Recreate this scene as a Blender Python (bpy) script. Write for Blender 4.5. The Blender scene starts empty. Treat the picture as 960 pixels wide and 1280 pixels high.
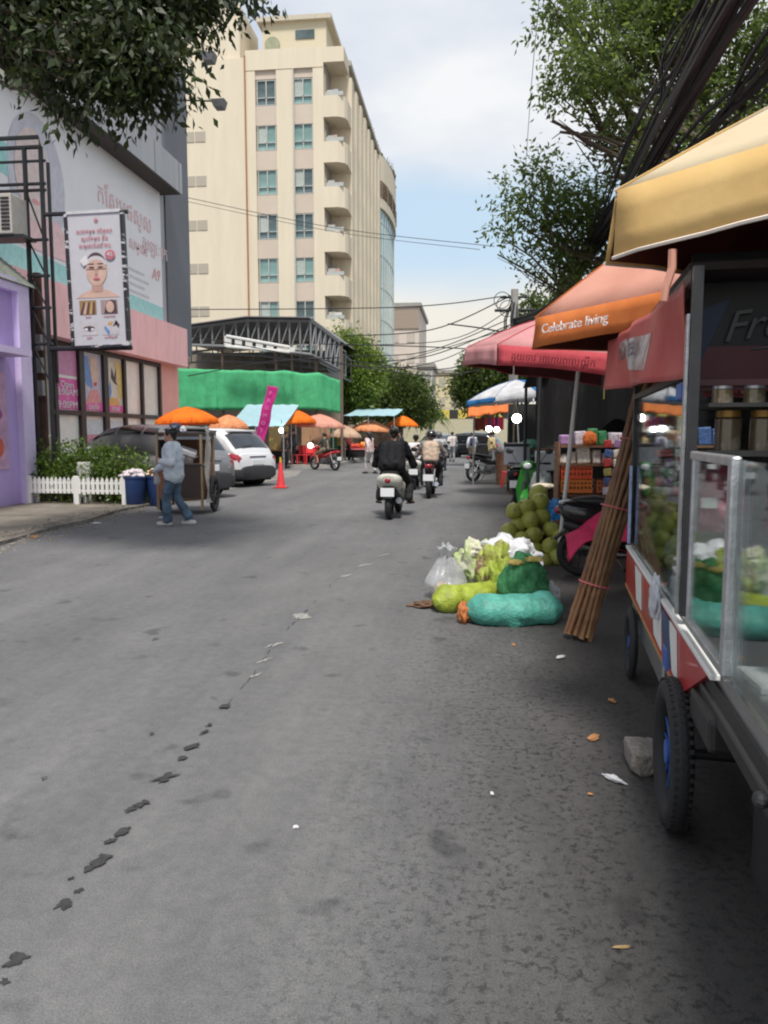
import bpy, bmesh, math, random
from mathutils import Vector, Matrix, noise
rnd = random.Random(7)
SC = bpy.context.scene
PI = math.pi
R_ = math.radians
# ---------------------------------------------------------------- camera
F, PITCH, YAW, H = 950.0, R_(5.83), R_(6.57), 1.5
cam_d = bpy.data.cameras.new("camera"); cam = bpy.data.objects.new("camera", cam_d)
SC.collection.objects.link(cam); SC.camera = cam
cam.location = (0, 0, H); cam.rotation_euler = (PI/2 - PITCH, 0, YAW)
cam_d.sensor_fit = 'VERTICAL'; cam_d.sensor_height = 24; cam_d.lens = 24*F/1280
cam_d.clip_start = 0.05; cam_d.clip_end = 3000
# ---------------------------------------------------------------- world
SUN_EL, SUN_AZ = 62, 170          # azimuth of the sun, clockwise from +Y
w = bpy.data.worlds.new("World"); SC.world = w; w.use_nodes = True
nt = w.node_tree; nt.nodes.clear()
def N(nt, t, **k):
    n = nt.nodes.new(t)
    for a, b in k.items():
        if a.startswith('i_'): n.inputs[a[2:].replace('_', ' ')].default_value = b
        else: setattr(n, a, b)
    return n
out = N(nt, 'ShaderNodeOutputWorld'); bg = N(nt, 'ShaderNodeBackground')
sky = N(nt, 'ShaderNodeTexSky', sky_type='NISHITA', sun_disc=False)
sky.sun_elevation = R_(SUN_EL); sky.sun_rotation = R_(SUN_AZ); sky.air_density = 1.2; sky.dust_density = 2.0
tc = N(nt, 'ShaderNodeTexCoord'); mp = N(nt, 'ShaderNodeMapping')
mp.inputs['Scale'].default_value = (1, 1, 2.2); mp.inputs['Location'].default_value = (0.35, 0.1, 0.42)
n1 = N(nt, 'ShaderNodeTexNoise'); n1.inputs['Scale'].default_value = 1.7; n1.inputs['Detail'].default_value = 9; n1.inputs['Roughness'].default_value = .5
n1.inputs['Distortion'].default_value = .25
cr = N(nt, 'ShaderNodeValToRGB'); cr.color_ramp.elements[0].position = .40; cr.color_ramp.elements[1].position = .56
n2 = N(nt, 'ShaderNodeTexNoise'); n2.inputs['Scale'].default_value = 2.3; n2.inputs['Detail'].default_value = 8
cc = N(nt, 'ShaderNodeValToRGB')
cc.color_ramp.elements[0].position = .40; cc.color_ramp.elements[0].color = (3.0, 3.35, 4.0, 1)
cc.color_ramp.elements[1].position = .62; cc.color_ramp.elements[1].color = (4.7, 4.75, 4.8, 1)
# warm bright cloud low down, grey-white higher
sep = N(nt, 'ShaderNodeSeparateXYZ')
lowr = N(nt, 'ShaderNodeMapRange'); lowr.inputs['From Min'].default_value = .16; lowr.inputs['From Max'].default_value = .25
lowr.inputs['To Min'].default_value = 1; lowr.inputs['To Max'].default_value = 0
warm = N(nt, 'ShaderNodeMixRGB'); warm.inputs['Color2'].default_value = (5.0, 4.5, 3.7, 1)
wm = N(nt, 'ShaderNodeMath', operation='MULTIPLY'); wm.inputs[1].default_value = .75
gain = N(nt, 'ShaderNodeMixRGB', blend_type='MULTIPLY'); gain.inputs['Fac'].default_value = 1; gain.inputs['Color2'].default_value = (1.25, 1.25, 1.2, 1)
mix = N(nt, 'ShaderNodeMixRGB')
band = N(nt, 'ShaderNodeValToRGB'); be = band.color_ramp.elements
be[0].position = .0; be[0].color = (.92, .92, .92, 1); be[1].position = 1; be[1].color = (1, 1, 1, 1)
for p_, v_ in ((.160, .92), (.205, .12), (.285, .10), (.335, .95)): e_ = be.new(p_); e_.color = (v_, v_, v_, 1)
wob = N(nt, 'ShaderNodeMath', operation='MULTIPLY_ADD'); wob.inputs[1].default_value = .16
wof = N(nt, 'ShaderNodeMath', operation='ADD'); wof.inputs[1].default_value = -.08
tint = N(nt, 'ShaderNodeMixRGB'); tint.inputs['Fac'].default_value = .8; tint.inputs['Color2'].default_value = (2.75, 3.6, 4.35, 1)
L = nt.links.new
L(tc.outputs['Generated'], mp.inputs['Vector']); L(mp.outputs[0], n1.inputs['Vector']); L(mp.outputs[0], n2.inputs['Vector'])
L(n1.outputs[0], cr.inputs[0]); L(n2.outputs[0], cc.inputs[0])
L(tc.outputs['Generated'], sep.inputs[0]); L(sep.outputs[2], lowr.inputs['Value']); L(lowr.outputs[0], wm.inputs[0])
L(wm.outputs[0], warm.inputs['Fac']); L(cc.outputs[0], warm.inputs['Color1'])
L(sky.outputs[0], gain.inputs['Color1']); L(gain.outputs[0], tint.inputs['Color1']); L(tint.outputs[0], mix.inputs['Color1'])
L(warm.outputs[0], mix.inputs['Color2']); L(n1.outputs[0], wob.inputs[0]); L(sep.outputs[2], wob.inputs[2]); L(wob.outputs[0], wof.inputs[0]); L(wof.outputs[0], band.inputs[0]); L(band.outputs[0], mix.inputs['Fac'])
L(mix.outputs[0], bg.inputs['Color']); bg.inputs['Strength'].default_value = 0.10; L(bg.outputs[0], out.inputs[0])
# ---------------------------------------------------------------- sun (bright overcast)
sd = bpy.data.lights.new("sun", 'SUN'); sun = bpy.data.objects.new("sun", sd); SC.collection.objects.link(sun)
sd.energy = 2.1; sd.angle = R_(11); sd.color = (1, .95, .88)
sdir = Vector((math.sin(R_(SUN_AZ))*math.cos(R_(SUN_EL)), math.cos(R_(SUN_AZ))*math.cos(R_(SUN_EL)), math.sin(R_(SUN_EL))))
sun.rotation_euler = sdir.to_track_quat('Z', 'Y').to_euler()
SC.view_settings.view_transform = 'Standard'; SC.view_settings.look = 'None'
SC.view_settings.exposure = 1.0; SC.view_settings.gamma = 1; SC.view_settings.use_curve_mapping = False
SC.render.engine = 'CYCLES'; SC.cycles.use_denoising = True; SC.cycles.max_bounces = 7; SC.cycles.transparent_max_bounces = 16
SC.cycles.filter_width = 2.1
# ---------------------------------------------------------------- picture <-> world helpers (used to read sizes off the photo)
cp, sp = math.cos(PITCH), math.sin(PITCH)
RV = Vector((math.cos(YAW), math.sin(YAW), 0)); FV = Vector((-math.sin(YAW)*cp, math.cos(YAW)*cp, -sp)); UV = RV.cross(FV)
C0 = Vector((0, 0, H))
def ray(u, v): return RV*((u-480)/F) - UV*((v-640)/F) + FV
def aty(u, v, y): d = ray(u, v); return C0 + d*(y/d.y)
def atx(u, v, x): d = ray(u, v); return C0 + d*(x/d.x)
def atz(u, v, z=0): d = ray(u, v); return C0 + d*((z-H)/d.z)
# ---------------------------------------------------------------- materials
MATS = {}
def mat(name, col, rough=.6, metal=0., var=.12, scale=6., bump=0., bscale=40., spec=.5, alpha=1., trans=0., emit=None, sub=0., coat=0., col2=None, thr=None, vec='Object', stretch=None):
    if name in MATS: return MATS[name]
    m = bpy.data.materials.new(name); m.use_nodes = True; t = m.node_tree; b = t.nodes['Principled BSDF']
    b.inputs['Roughness'].default_value = rough; b.inputs['Metallic'].default_value = metal
    b.inputs['Specular IOR Level'].default_value = spec; b.inputs['Alpha'].default_value = alpha
    b.inputs['Transmission Weight'].default_value = trans; b.inputs['Coat Weight'].default_value = coat
    if sub: b.inputs['Subsurface Weight'].default_value = sub; b.inputs['Subsurface Scale'].default_value = .02
    c = (*col, 1) if len(col) == 3 else col
    tc = N(t, 'ShaderNodeTexCoord'); src = tc.outputs[vec]
    if stretch:
        mp = N(t, 'ShaderNodeMapping'); mp.inputs['Scale'].default_value = stretch; t.links.new(src, mp.inputs[0]); src = mp.outputs[0]
    n = N(t, 'ShaderNodeTexNoise'); n.inputs['Scale'].default_value = scale; n.inputs['Detail'].default_value = 6; n.inputs['Roughness'].default_value = .65
    t.links.new(src, n.inputs['Vector'])
    r = N(t, 'ShaderNodeValToRGB')
    c2 = (*col2, 1) if col2 else tuple(min(1, x*(1+var)) for x in c[:3])+(1,)
    c1 = c if col2 else tuple(x*(1-var) for x in c[:3])+(1,)
    lo, hi = thr or (.32, .68)
    r.color_ramp.elements[0].position = lo; r.color_ramp.elements[1].position = hi
    r.color_ramp.elements[0].color = c1; r.color_ramp.elements[1].color = c2
    t.links.new(n.outputs[0], r.inputs[0]); t.links.new(r.outputs[0], b.inputs['Base Color'])
    if bump:
        n2 = N(t, 'ShaderNodeTexNoise'); n2.inputs['Scale'].default_value = bscale; n2.inputs['Detail'].default_value = 5
        t.links.new(src, n2.inputs['Vector'])
        bp = N(t, 'ShaderNodeBump'); bp.inputs['Strength'].default_value = min(1, bump); bp.inputs['Distance'].default_value = .02
        t.links.new(n2.outputs[0], bp.inputs['Height']); t.links.new(bp.outputs[0], b.inputs['Normal'])
    if emit:
        b.inputs['Emission Color'].default_value = (*emit[:3], 1); b.inputs['Emission Strength'].default_value = emit[3]
    MATS[name] = m; return m
def glassmat(name, tint=(.8, .9, .88), ior=1.5, dark=0., boost=1.0):
    """one-sheet window glass: see-through with a fresnel mirror"""
    if name in MATS: return MATS[name]
    m = bpy.data.materials.new(name); m.use_nodes = True; t = m.node_tree; t.nodes.clear()
    o = N(t, 'ShaderNodeOutputMaterial'); tr = N(t, 'ShaderNodeBsdfTransparent'); g = N(t, 'ShaderNodeBsdfGlossy')
    tr.inputs[0].default_value = (*tint, 1); g.inputs['Roughness'].default_value = .03; g.inputs[0].default_value = (.95, .97, 1, 1)
    fr = N(t, 'ShaderNodeFresnel'); fr.inputs['IOR'].default_value = ior
    mu = N(t, 'ShaderNodeMath', operation='MULTIPLY', use_clamp=True); mu.inputs[1].default_value = boost
    mx = N(t, 'ShaderNodeMixShader')
    t.links.new(fr.outputs[0], mu.inputs[0]); t.links.new(mu.outputs[0], mx.inputs[0]); t.links.new(tr.outputs[0], mx.inputs[1]); t.links.new(g.outputs[0], mx.inputs[2])
    t.links.new(mx.outputs[0], o.inputs[0]); MATS[name] = m; return m
def leafmat(name, col, var=.5, transl=.35):
    if name in MATS: return MATS[name]
    m = bpy.data.materials.new(name); m.use_nodes = True; t = m.node_tree; b = t.nodes['Principled BSDF']; o = t.nodes['Material Output']
    g = N(t, 'ShaderNodeNewGeometry'); r = N(t, 'ShaderNodeValToRGB')
    r.color_ramp.elements[0].color = (*[c*(1-var) for c in col], 1)
    r.color_ramp.elements[1].color = (col[0]*(1+var*1.3), col[1]*(1+var), col[2]*(1+var*.4), 1)
    t.links.new(g.outputs['Random Per Island'], r.inputs[0]); t.links.new(r.outputs[0], b.inputs['Base Color'])
    b.inputs['Roughness'].default_value = .45
    tr = N(t, 'ShaderNodeBsdfTranslucent'); hs = N(t, 'ShaderNodeHueSaturation'); hs.inputs['Value'].default_value = 2.2; hs.inputs['Hue'].default_value = .48
    t.links.new(r.outputs[0], hs.inputs['Color']); t.links.new(hs.outputs[0], tr.inputs[0])
    mx = N(t, 'ShaderNodeMixShader'); mx.inputs[0].default_value = transl
    t.links.new(b.outputs[0], mx.inputs[1]); t.links.new(tr.outputs[0], mx.inputs[2]); t.links.new(mx.outputs[0], o.inputs[0])
    MATS[name] = m; return m
def fabric(name, col, transl=.3, rough=.8, col2=None, scale=5, bump=.3):
    """umbrella cloth that lets some light through"""
    if name in MATS: return MATS[name]
    m = mat(name, col, rough, var=.2, scale=scale, bump=.35, bscale=6, col2=col2, spec=.15)
    t = m.node_tree; b = t.nodes['Principled BSDF']; o = t.nodes['Material Output']
    tr = N(t, 'ShaderNodeBsdfTranslucent'); tr.inputs[0].default_value = (*[min(1, c*1.1) for c in col], 1)
    mx = N(t, 'ShaderNodeMixShader'); mx.inputs[0].default_value = transl
    t.links.new(b.outputs[0], mx.inputs[1]); t.links.new(tr.outputs[0], mx.inputs[2]); t.links.new(mx.outputs[0], o.inputs[0])
    return m
# ---------------------------------------------------------------- mesh builder
class MB:
    def __init__(s): s.bm = bmesh.new()
    def ring_tube(s, rings, cap=True, closed=False):
        vs = [[s.bm.verts.new(p) for p in r] for r in rings]; n = len(vs[0])
        for a, b in zip(vs, vs[1:]):
            for i in range(n): s.bm.faces.new((a[i], a[(i+1) % n], b[(i+1) % n], b[i]))
        if closed:
            a, b = vs[-1], vs[0]
            for i in range(n): s.bm.faces.new((a[i], a[(i+1) % n], b[(i+1) % n], b[i]))
        elif cap and n > 2:
            s.bm.faces.new(vs[0][::-1]); s.bm.faces.new(vs[-1])
        return s
    def box(s, x0, x1, y0, y1, z0, z1, M=None, bev=0):
        c = [(x, y, z) for z in (z0, z1) for x, y in ((x0, y0), (x1, y0), (x1, y1), (x0, y1))]
        vs = [s.bm.verts.new(M @ Vector(p) if M else p) for p in c]
        fs = [s.bm.faces.new([vs[i] for i in f]) for f in ((3, 2, 1, 0), (4, 5, 6, 7), (0, 1, 5, 4), (1, 2, 6, 5), (2, 3, 7, 6), (3, 0, 4, 7))]
        if bev:
            es = list({e for f in fs for e in f.edges})
            bmesh.ops.bevel(s.bm, geom=es, offset=bev, segments=2, affect='EDGES', profile=.5)
        return s
    def cyl(s, p0, p1, r0, r1=None, n=12, cap=True):
        return s.tube([p0, p1], [r0, r0 if r1 is None else r1], n, cap)
    def tube(s, pts, r, n=8, cap=True):
        pts = [Vector(p) for p in pts]
        if not isinstance(r, (list, tuple)): r = [r]*len(pts)
        rings = []; prev = None
        for i, p in enumerate(pts):
            d = (pts[min(i+1, len(pts)-1)] - pts[max(i-1, 0)])
            if d.length < 1e-7: d = Vector((0, 0, 1))
            d.normalize()
            a = prev if prev is not None else (Vector((0, 0, 1)) if abs(d.z) < .9 else Vector((1, 0, 0)))
            x = a - d*a.dot(d)
            if x.length < 1e-5: x = d.orthogonal()
            x.normalize(); prev = x; y = d.cross(x)
            rings.append([p + (x*math.cos(2*PI*k/n) + y*math.sin(2*PI*k/n))*r[i] for k in range(n)])
        return s.ring_tube(rings, cap)
    def ball(s, c, r, n=14, m=10, M=None):
        if not isinstance(r, (list, tuple)): r = (r, r, r)
        c = Vector(c); rings = []
        for j in range(m+1):
            t = PI*j/m; t = min(max(t, .02), PI-.02)
            ring = [c + Vector((r[0]*math.sin(t)*math.cos(2*PI*k/n), r[1]*math.sin(t)*math.sin(2*PI*k/n), -r[2]*math.cos(t))) for k in range(n)]
            rings.append([M @ p for p in ring] if M else ring)
        return s.ring_tube(rings)
    def quad(s, *p):
        s.bm.faces.new([s.bm.verts.new(Vector(q)) for q in p]); return s
    def prism(s, poly, d):
        """polygon (3d points) pushed along vector d"""
        d = Vector(d); return s.ring_tube([[Vector(p) for p in poly], [Vector(p)+d for p in poly]])
    def grid(s, fn, nu, nv, thick=0):
        for t in ((0, thick) if thick else (0,)):
            vs = [[s.bm.verts.new(Vector(fn(i/nu, j/nv)) + Vector((0, 0, t))) for j in range(nv+1)] for i in range(nu+1)]
            for i in range(nu):
                for j in range(nv): s.bm.faces.new((vs[i][j], vs[i+1][j], vs[i+1][j+1], vs[i][j+1]))
        return s
    def torus(s, c, ax, R, r, n=28, m=8, sq=1.):
        c = Vector(c); ax = Vector(ax).normalized(); a = ax.orthogonal().normalized(); b = ax.cross(a); rings = []
        for i in range(n):
            d = a*math.cos(2*PI*i/n)+b*math.sin(2*PI*i/n)
            rings.append([c + d*(R + r*math.cos(2*PI*k/m)) + ax*(r*sq*math.sin(2*PI*k/m)) for k in range(m)])
        return s.ring_tube(rings, closed=True)
    def loft(s, secs, n=20, cap=True):
        """secs: (y, cx, cz, rx, rz, exponent) rings of superellipses along Y"""
        rings = [[se_pt(q, 2*PI*k/n) for k in range(n)] for q in secs]
        return s.ring_tube(rings, cap)
    def xform(s, M):
        bmesh.ops.transform(s.bm, matrix=M, verts=s.bm.verts); return s
    def build(s, name, m, parent=None, smooth=False, recalc=True):
        if recalc: bmesh.ops.recalc_face_normals(s.bm, faces=s.bm.faces)
        me = bpy.data.meshes.new(name); s.bm.to_mesh(me); s.bm.free()
        if smooth:
            me.polygons.foreach_set('use_smooth', [True]*len(me.polygons))
            try: me.set_sharp_from_angle(angle=R_(40))
            except Exception: pass
        o = bpy.data.objects.new(name, me); SC.collection.objects.link(o)
        if m: me.materials.append(m)
        if parent: o.parent = parent
        return o
def se_pt(q, a):
    y, cx, cz, rx, rz = q[:5]; e = q[5] if len(q) > 5 else 2.5
    c, s_ = math.cos(a), math.sin(a)
    return Vector((cx + rx*math.copysign(abs(c)**(2/e), c), y, cz + rz*math.copysign(abs(s_)**(2/e), s_)))
def lerp_sec(secs, y):
    for a, b in zip(secs, secs[1:]):
        if a[0] <= y <= b[0]:
            t = (y-a[0])/(b[0]-a[0]+1e-9); return tuple(p+(q-p)*t for p, q in zip(a, b))
    return secs[-1] if y > secs[-1][0] else secs[0]
def patch(mb, secs, y0, y1, a0, a1, off=.012, ny=8, na=8, ya=None):
    """piece of a loft's skin lifted by off; ya(fa)->(y0,y1) gives slanted ends"""
    rows = []
    for j in range(na+1):
        fa = j/na; a = a0+(a1-a0)*fa; yy0, yy1 = ya(fa) if ya else (y0, y1); row = []
        for i in range(ny+1):
            y = yy0+(yy1-yy0)*i/ny; q = lerp_sec(secs, y); p = se_pt(q, a)
            c = Vector((q[1], y, q[2])); d = (p-c); d = d.normalized() if d.length > 1e-6 else Vector((0, 0, 1))
            row.append(mb.bm.verts.new(p+d*off))
        rows.append(row)
    for j in range(na):
        for i in range(ny): mb.bm.faces.new((rows[j][i], rows[j][i+1], rows[j+1][i+1], rows[j+1][i]))
    return mb
def tag(o, label=None, cat=None, group=None, kind=None):
    if label: o['label'] = label
    if cat: o['category'] = cat
    if group: o['group'] = group
    if kind: o['kind'] = kind
    return o
def thing(name, label, cat, loc=(0, 0, 0), rz=0, group=None, sc=1):
    o = bpy.data.objects.new(name, None); SC.collection.objects.link(o); o.empty_display_size = .1
    o.location = loc; o.rotation_euler = (0, 0, rz); o.scale = (sc, sc, sc)
    return tag(o, label, cat, group)
def dup(root, loc, rz=0, label=None, group=None, sc=None):
    def cpy(o, parent):
        c = o.copy(); SC.collection.objects.link(c); c.parent = parent
        for ch in kids.get(o, ()): cpy(ch, c)
        return c
    kids = {}
    for o in SC.collection.objects:
        if o.parent: kids.setdefault(o.parent, []).append(o)
    r = cpy(root, None); r.location = loc; r.rotation_euler = (0, 0, rz)
    if label: r['label'] = label
    if group: r['group'] = group
    if sc: r.scale = (sc, sc, sc)
    return r
def text(s, size, org, xd, up, m, parent, name='lettering', ext=.002, align='CENTER', sx=1, wrap=None, shear=0):
    c = bpy.data.curves.new(name, 'FONT'); c.body = s; c.size = size; c.extrude = ext; c.align_x = align; c.align_y = 'CENTER'
    c.resolution_u = 3; c.shear = shear
    o = bpy.data.objects.new(name, c); SC.collection.objects.link(o)
    xd = Vector(xd).normalized(); up = Vector(up); nz = xd.cross(up).normalized(); up = nz.cross(xd)
    M = Matrix((xd*sx, up, nz)).transposed().to_4x4(); M.translation = Vector(org)
    c.materials.append(m)
    if parent: o.parent = parent
    o.matrix_local = M
    return o
# common materials
M_tyre = mat('tyre rubber', (.018, .018, .02), .75, bump=.2)
M_black = mat('black plastic', (.016, .016, .018), .45)
M_blackmetal = mat('black painted steel', (.02, .021, .024), .4, var=.3)
M_dark = mat('dark interior', (.012, .011, .011), .9)
M_chrome = mat('bright metal', (.62, .63, .65), .25, 1., var=.05)
M_alu = mat('brushed aluminium', (.50, .51, .53), .42, .85, var=.22, scale=14, bump=.15, bscale=90)
M_white = mat('white paint', (.72, .72, .70), .45, var=.05)
M_whiteplate = mat('white plate', (.75, .76, .78), .4, var=.03)
M_red = mat('red plastic', (.55, .03, .035), .35)
M_redlens = mat('red lens', (.28, .01, .02), .15, coat=.5)
M_skin = mat('skin', (.45, .25, .17), .55, sub=.1, var=.06)
M_hair = mat('black hair', (.012, .010, .009), .45)
M_wood = mat('worn wood', (.20, .10, .055), .7, var=.3, scale=4, stretch=(1, 1, 6), bump=.2)
M_bark = mat('bark', (.10, .075, .055), .9, var=.35, scale=8, bump=.8)
M_conc = mat('concrete', (.32, .31, .29), .85, var=.18, scale=3, bump=.3)
M_lamp = mat('lit white bulb', (.9, .9, .9), .4, emit=(1, .98, .95, 9))
M_carglass = mat('tinted car glass', (.012, .014, .016), .04, spec=.9, coat=.6)
M_pinkfilm = mat('magenta film', (.72, .12, .38), .45)
# ================================================================ THE SETTING
def road_material():
    m = bpy.data.materials.new('asphalt'); m.use_nodes = True; t = m.node_tree; b = t.nodes['Principled BSDF']; L = t.links.new
    g = N(t, 'ShaderNodeNewGeometry')
    def noise_(scale, det=6, ro=.6, st=None):
        n = N(t, 'ShaderNodeTexNoise'); n.inputs['Scale'].default_value = scale; n.inputs['Detail'].default_value = det; n.inputs['Roughness'].default_value = ro
        if st:
            mp = N(t, 'ShaderNodeMapping'); mp.inputs['Scale'].default_value = st; L(g.outputs['Position'], mp.inputs[0]); L(mp.outputs[0], n.inputs['Vector'])
        else: L(g.outputs['Position'], n.inputs['Vector'])
        return n
    def ramp(src, p0, c0, p1, c1):
        r = N(t, 'ShaderNodeValToRGB'); r.color_ramp.elements[0].position = p0; r.color_ramp.elements[1].position = p1
        r.color_ramp.elements[0].color = (*c0, 1); r.color_ramp.elements[1].color = (*c1, 1); L(src, r.inputs[0]); return r
    def mixc(f, a, b_, bt='MIX'):
        x = N(t, 'ShaderNodeMixRGB', blend_type=bt)
        for i, q in ((0, f), (1, a), (2, b_)):
            if isinstance(q, (int, float)): x.inputs[i].default_value = q
            elif isinstance(q, tuple): x.inputs[i].default_value = q
            else: L(q, x.inputs[i])
        return x
    big = noise_(.35, 5); mid = noise_(2.2, 8, .7, (1, .5, 1)); fine = noise_(160, 3, .8); grit = noise_(420, 2)
    c = ramp(mid.outputs[0], .3, (.116, .118, .122), .7, (.168, .169, .173))
    c = mixc(.35, c.outputs[0], ramp(big.outputs[0], .35, (.128, .130, .134), .65, (.205, .206, .209)).outputs[0])
    c = mixc(.8, c.outputs[0], ramp(fine.outputs[0], .32, (.5, .5, .5), .68, (1.42, 1.41, 1.4)).outputs[0], 'MULTIPLY')
    c = mixc(.8, c.outputs[0], ramp(noise_(.9, 9, .75, (1, .12, 1)).outputs[0], .38, (.80, .80, .81), .62, (1.12, 1.12, 1.11)).outputs[0], 'MULTIPLY')
    c = mixc(.7, c.outputs[0], ramp(noise_(14, 6, .75).outputs[0], .35, (.80, .80, .80), .65, (1.14, 1.13, 1.12)).outputs[0], 'MULTIPLY')
    c = mixc(1., c.outputs[0], ramp(noise_(3.2, 3, .5).outputs[0], .28, (.62, .62, .63), .36, (1, 1, 1)).outputs[0], 'MULTIPLY')
    # dirty damp strip along the stalls, their shade painted in: noise-edged, darker with pitted spots
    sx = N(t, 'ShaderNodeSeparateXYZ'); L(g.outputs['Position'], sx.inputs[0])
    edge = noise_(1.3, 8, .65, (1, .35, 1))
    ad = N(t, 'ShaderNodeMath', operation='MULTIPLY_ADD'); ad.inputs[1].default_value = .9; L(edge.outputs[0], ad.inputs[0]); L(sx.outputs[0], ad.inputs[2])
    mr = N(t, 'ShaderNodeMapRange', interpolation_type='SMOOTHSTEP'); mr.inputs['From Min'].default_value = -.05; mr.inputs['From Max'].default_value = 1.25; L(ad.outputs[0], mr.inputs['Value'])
    stain_shade = mixc(mr.outputs[0], (1, 1, 1, 1), (.40, .38, .365, 1))
    c = mixc(1., c.outputs[0], stain_shade.outputs[0], 'MULTIPLY')
    # pits: small dark specks, commoner to the right
    pit = N(t, 'ShaderNodeTexVoronoi'); pit.inputs['Scale'].default_value = 26; L(g.outputs['Position'], pit.inputs['Vector'])
    pm = noise_(5.5, 6, .75)
    mr2 = N(t, 'ShaderNodeMapRange'); mr2.inputs['From Min'].default_value = -.9; mr2.inputs['From Max'].default_value = .5; mr2.inputs['To Max'].default_value = 1; L(sx.outputs[0], mr2.inputs['Value'])
    pr = ramp(pm.outputs[0], .36, (0, 0, 0), .52, (1, 1, 1))
    pf = ramp(noise_(30, 5, .8).outputs[0], .52, (0, 0, 0), .57, (1, 1, 1))
    mm = N(t, 'ShaderNodeMath', operation='MULTIPLY'); L(pr.outputs[0], mm.inputs[0]); L(pf.outputs[0], mm.inputs[1])
    m3 = N(t, 'ShaderNodeMath', operation='MULTIPLY'); L(mm.outputs[0], m3.inputs[0]); L(mr2.outputs[0], m3.inputs[1])
    c = mixc(m3.outputs[0], c.outputs[0], (.022, .022, .023, 1))
    # pale grit
    gr = ramp(grit.outputs[0], .70, (0, 0, 0), .76, (1, 1, 1)); gm = N(t, 'ShaderNodeMath', operation='MULTIPLY'); gm.inputs[1].default_value = .35; L(gr.outputs[0], gm.inputs[0])
    c = mixc(gm.outputs[0], c.outputs[0], (.36, .35, .33, 1))
    L(c.outputs[0], b.inputs['Base Color'])
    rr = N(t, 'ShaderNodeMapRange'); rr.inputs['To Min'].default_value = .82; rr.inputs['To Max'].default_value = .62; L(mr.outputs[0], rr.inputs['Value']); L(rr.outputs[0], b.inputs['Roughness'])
    b.inputs['Specular IOR Level'].default_value = .35
    bp = N(t, 'ShaderNodeBump'); bp.inputs['Strength'].default_value = .55; bp.inputs['Distance'].default_value = .006; L(fine.outputs[0], bp.inputs['Height']); L(bp.outputs[0], b.inputs['Normal'])
    return m
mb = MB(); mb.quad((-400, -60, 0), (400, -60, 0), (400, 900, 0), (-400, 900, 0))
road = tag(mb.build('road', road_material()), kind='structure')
# tar spots and the pale worn seam that runs across the lane
def blob(mb, c, rx, ry, ang, z, seed, n=22, rough=.5):
    q = []
    for k in range(n):
        a = 2*PI*k/n; r = 1 + rough*(noise.noise(Vector((math.cos(a)*1.6, math.sin(a)*1.6, seed*3.1)))*1.3 + noise.noise(Vector((math.cos(a)*4, math.sin(a)*4, seed*7.7)))*.6)
        x, y = rx*r*math.cos(a), ry*r*math.sin(a)
        q.append((c[0]+x*math.cos(ang)-y*math.sin(ang), c[1]+x*math.sin(ang)+y*math.cos(ang), z))
    mb.bm.faces.new([mb.bm.verts.new(p) for p in q])
seam = [(-20, 1250), (25, 1198), (80, 1130), (100, 1100), (122, 1078), (152, 1040), (170, 1008), (210, 970), (240, 930), (262, 900), (285, 880), (320, 840), (345, 800), (375, 772), (420, 725), (470, 698)]
SP = [atz(u, v) for u, v in seam]
mb = MB()
for i, (u, v, a_, b_) in enumerate([(24, 1199, 17, 9), (5, 1228, 6, 5), (80, 1131, 12, 8), (98, 1115, 5, 4), (90, 1099, 4, 3), (112, 1086, 9, 6), (131, 1073, 7, 5), (122, 1080, 12, 6), (138, 1053, 7, 4), (155, 1040, 12, 7), (163, 1014, 8, 5), (178, 1006, 9, 6), (206, 974, 15, 8), (228, 950, 8, 4), (240, 935, 8, 5), (255, 917, 7, 3), (262, 908, 6, 3), (283, 884, 7, 5), (55, 975, 5, 3), (190, 919, 4, 2), (193, 800, 4, 2), (818, 0, 0, 0)]):
    if a_ == 0: continue
    p = atz(u, v); px = p.y/F; blob(mb, p, a_*px*1.12, b_*px*1.2, R_(60), .004+.0004*i, i, rough=.8)
mbc = MB()
for i in range(22, 46):      # thin crack between the spots
    t = 5+i*.22; k = int(t); f = t-k
    if k+1 >= len(SP): break
    if rnd.random() < .22: continue
    p = SP[k].lerp(SP[k+1], f); dd = SP[k+1]-SP[k]; blob(mbc, p, .05+.03*rnd.random(), .002+.003*rnd.random(), math.atan2(dd.y, dd.x)+rnd.uniform(-.2, .2), .0045+.0001*i, i+40)
mbc.build('faint_crack', mat('faint crack', (.075, .074, .075), .8), road); mb.build('tar_seam', mat('tar', (.035, .035, .037), .7, bump=.3, var=.4, scale=30), road)
mb = MB()
for i, (u, v, a_, b_) in enumerate([(377, 771, 10, 9), (345, 806, 9, 4), (330, 826, 7, 3), (318, 845, 6, 3), (432, 720, 8, 3), (455, 707, 9, 3), (480, 694, 9, 2)]):
    p = atz(u, v); px = p.y/F; blob(mb, p, a_*px*1.6, b_*px*1.2, R_(62), .004, i+90, rough=.7)
mb.build('worn_patch', mat('worn asphalt', (.27, .265, .25), .9, var=.3, scale=30), road)
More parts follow.
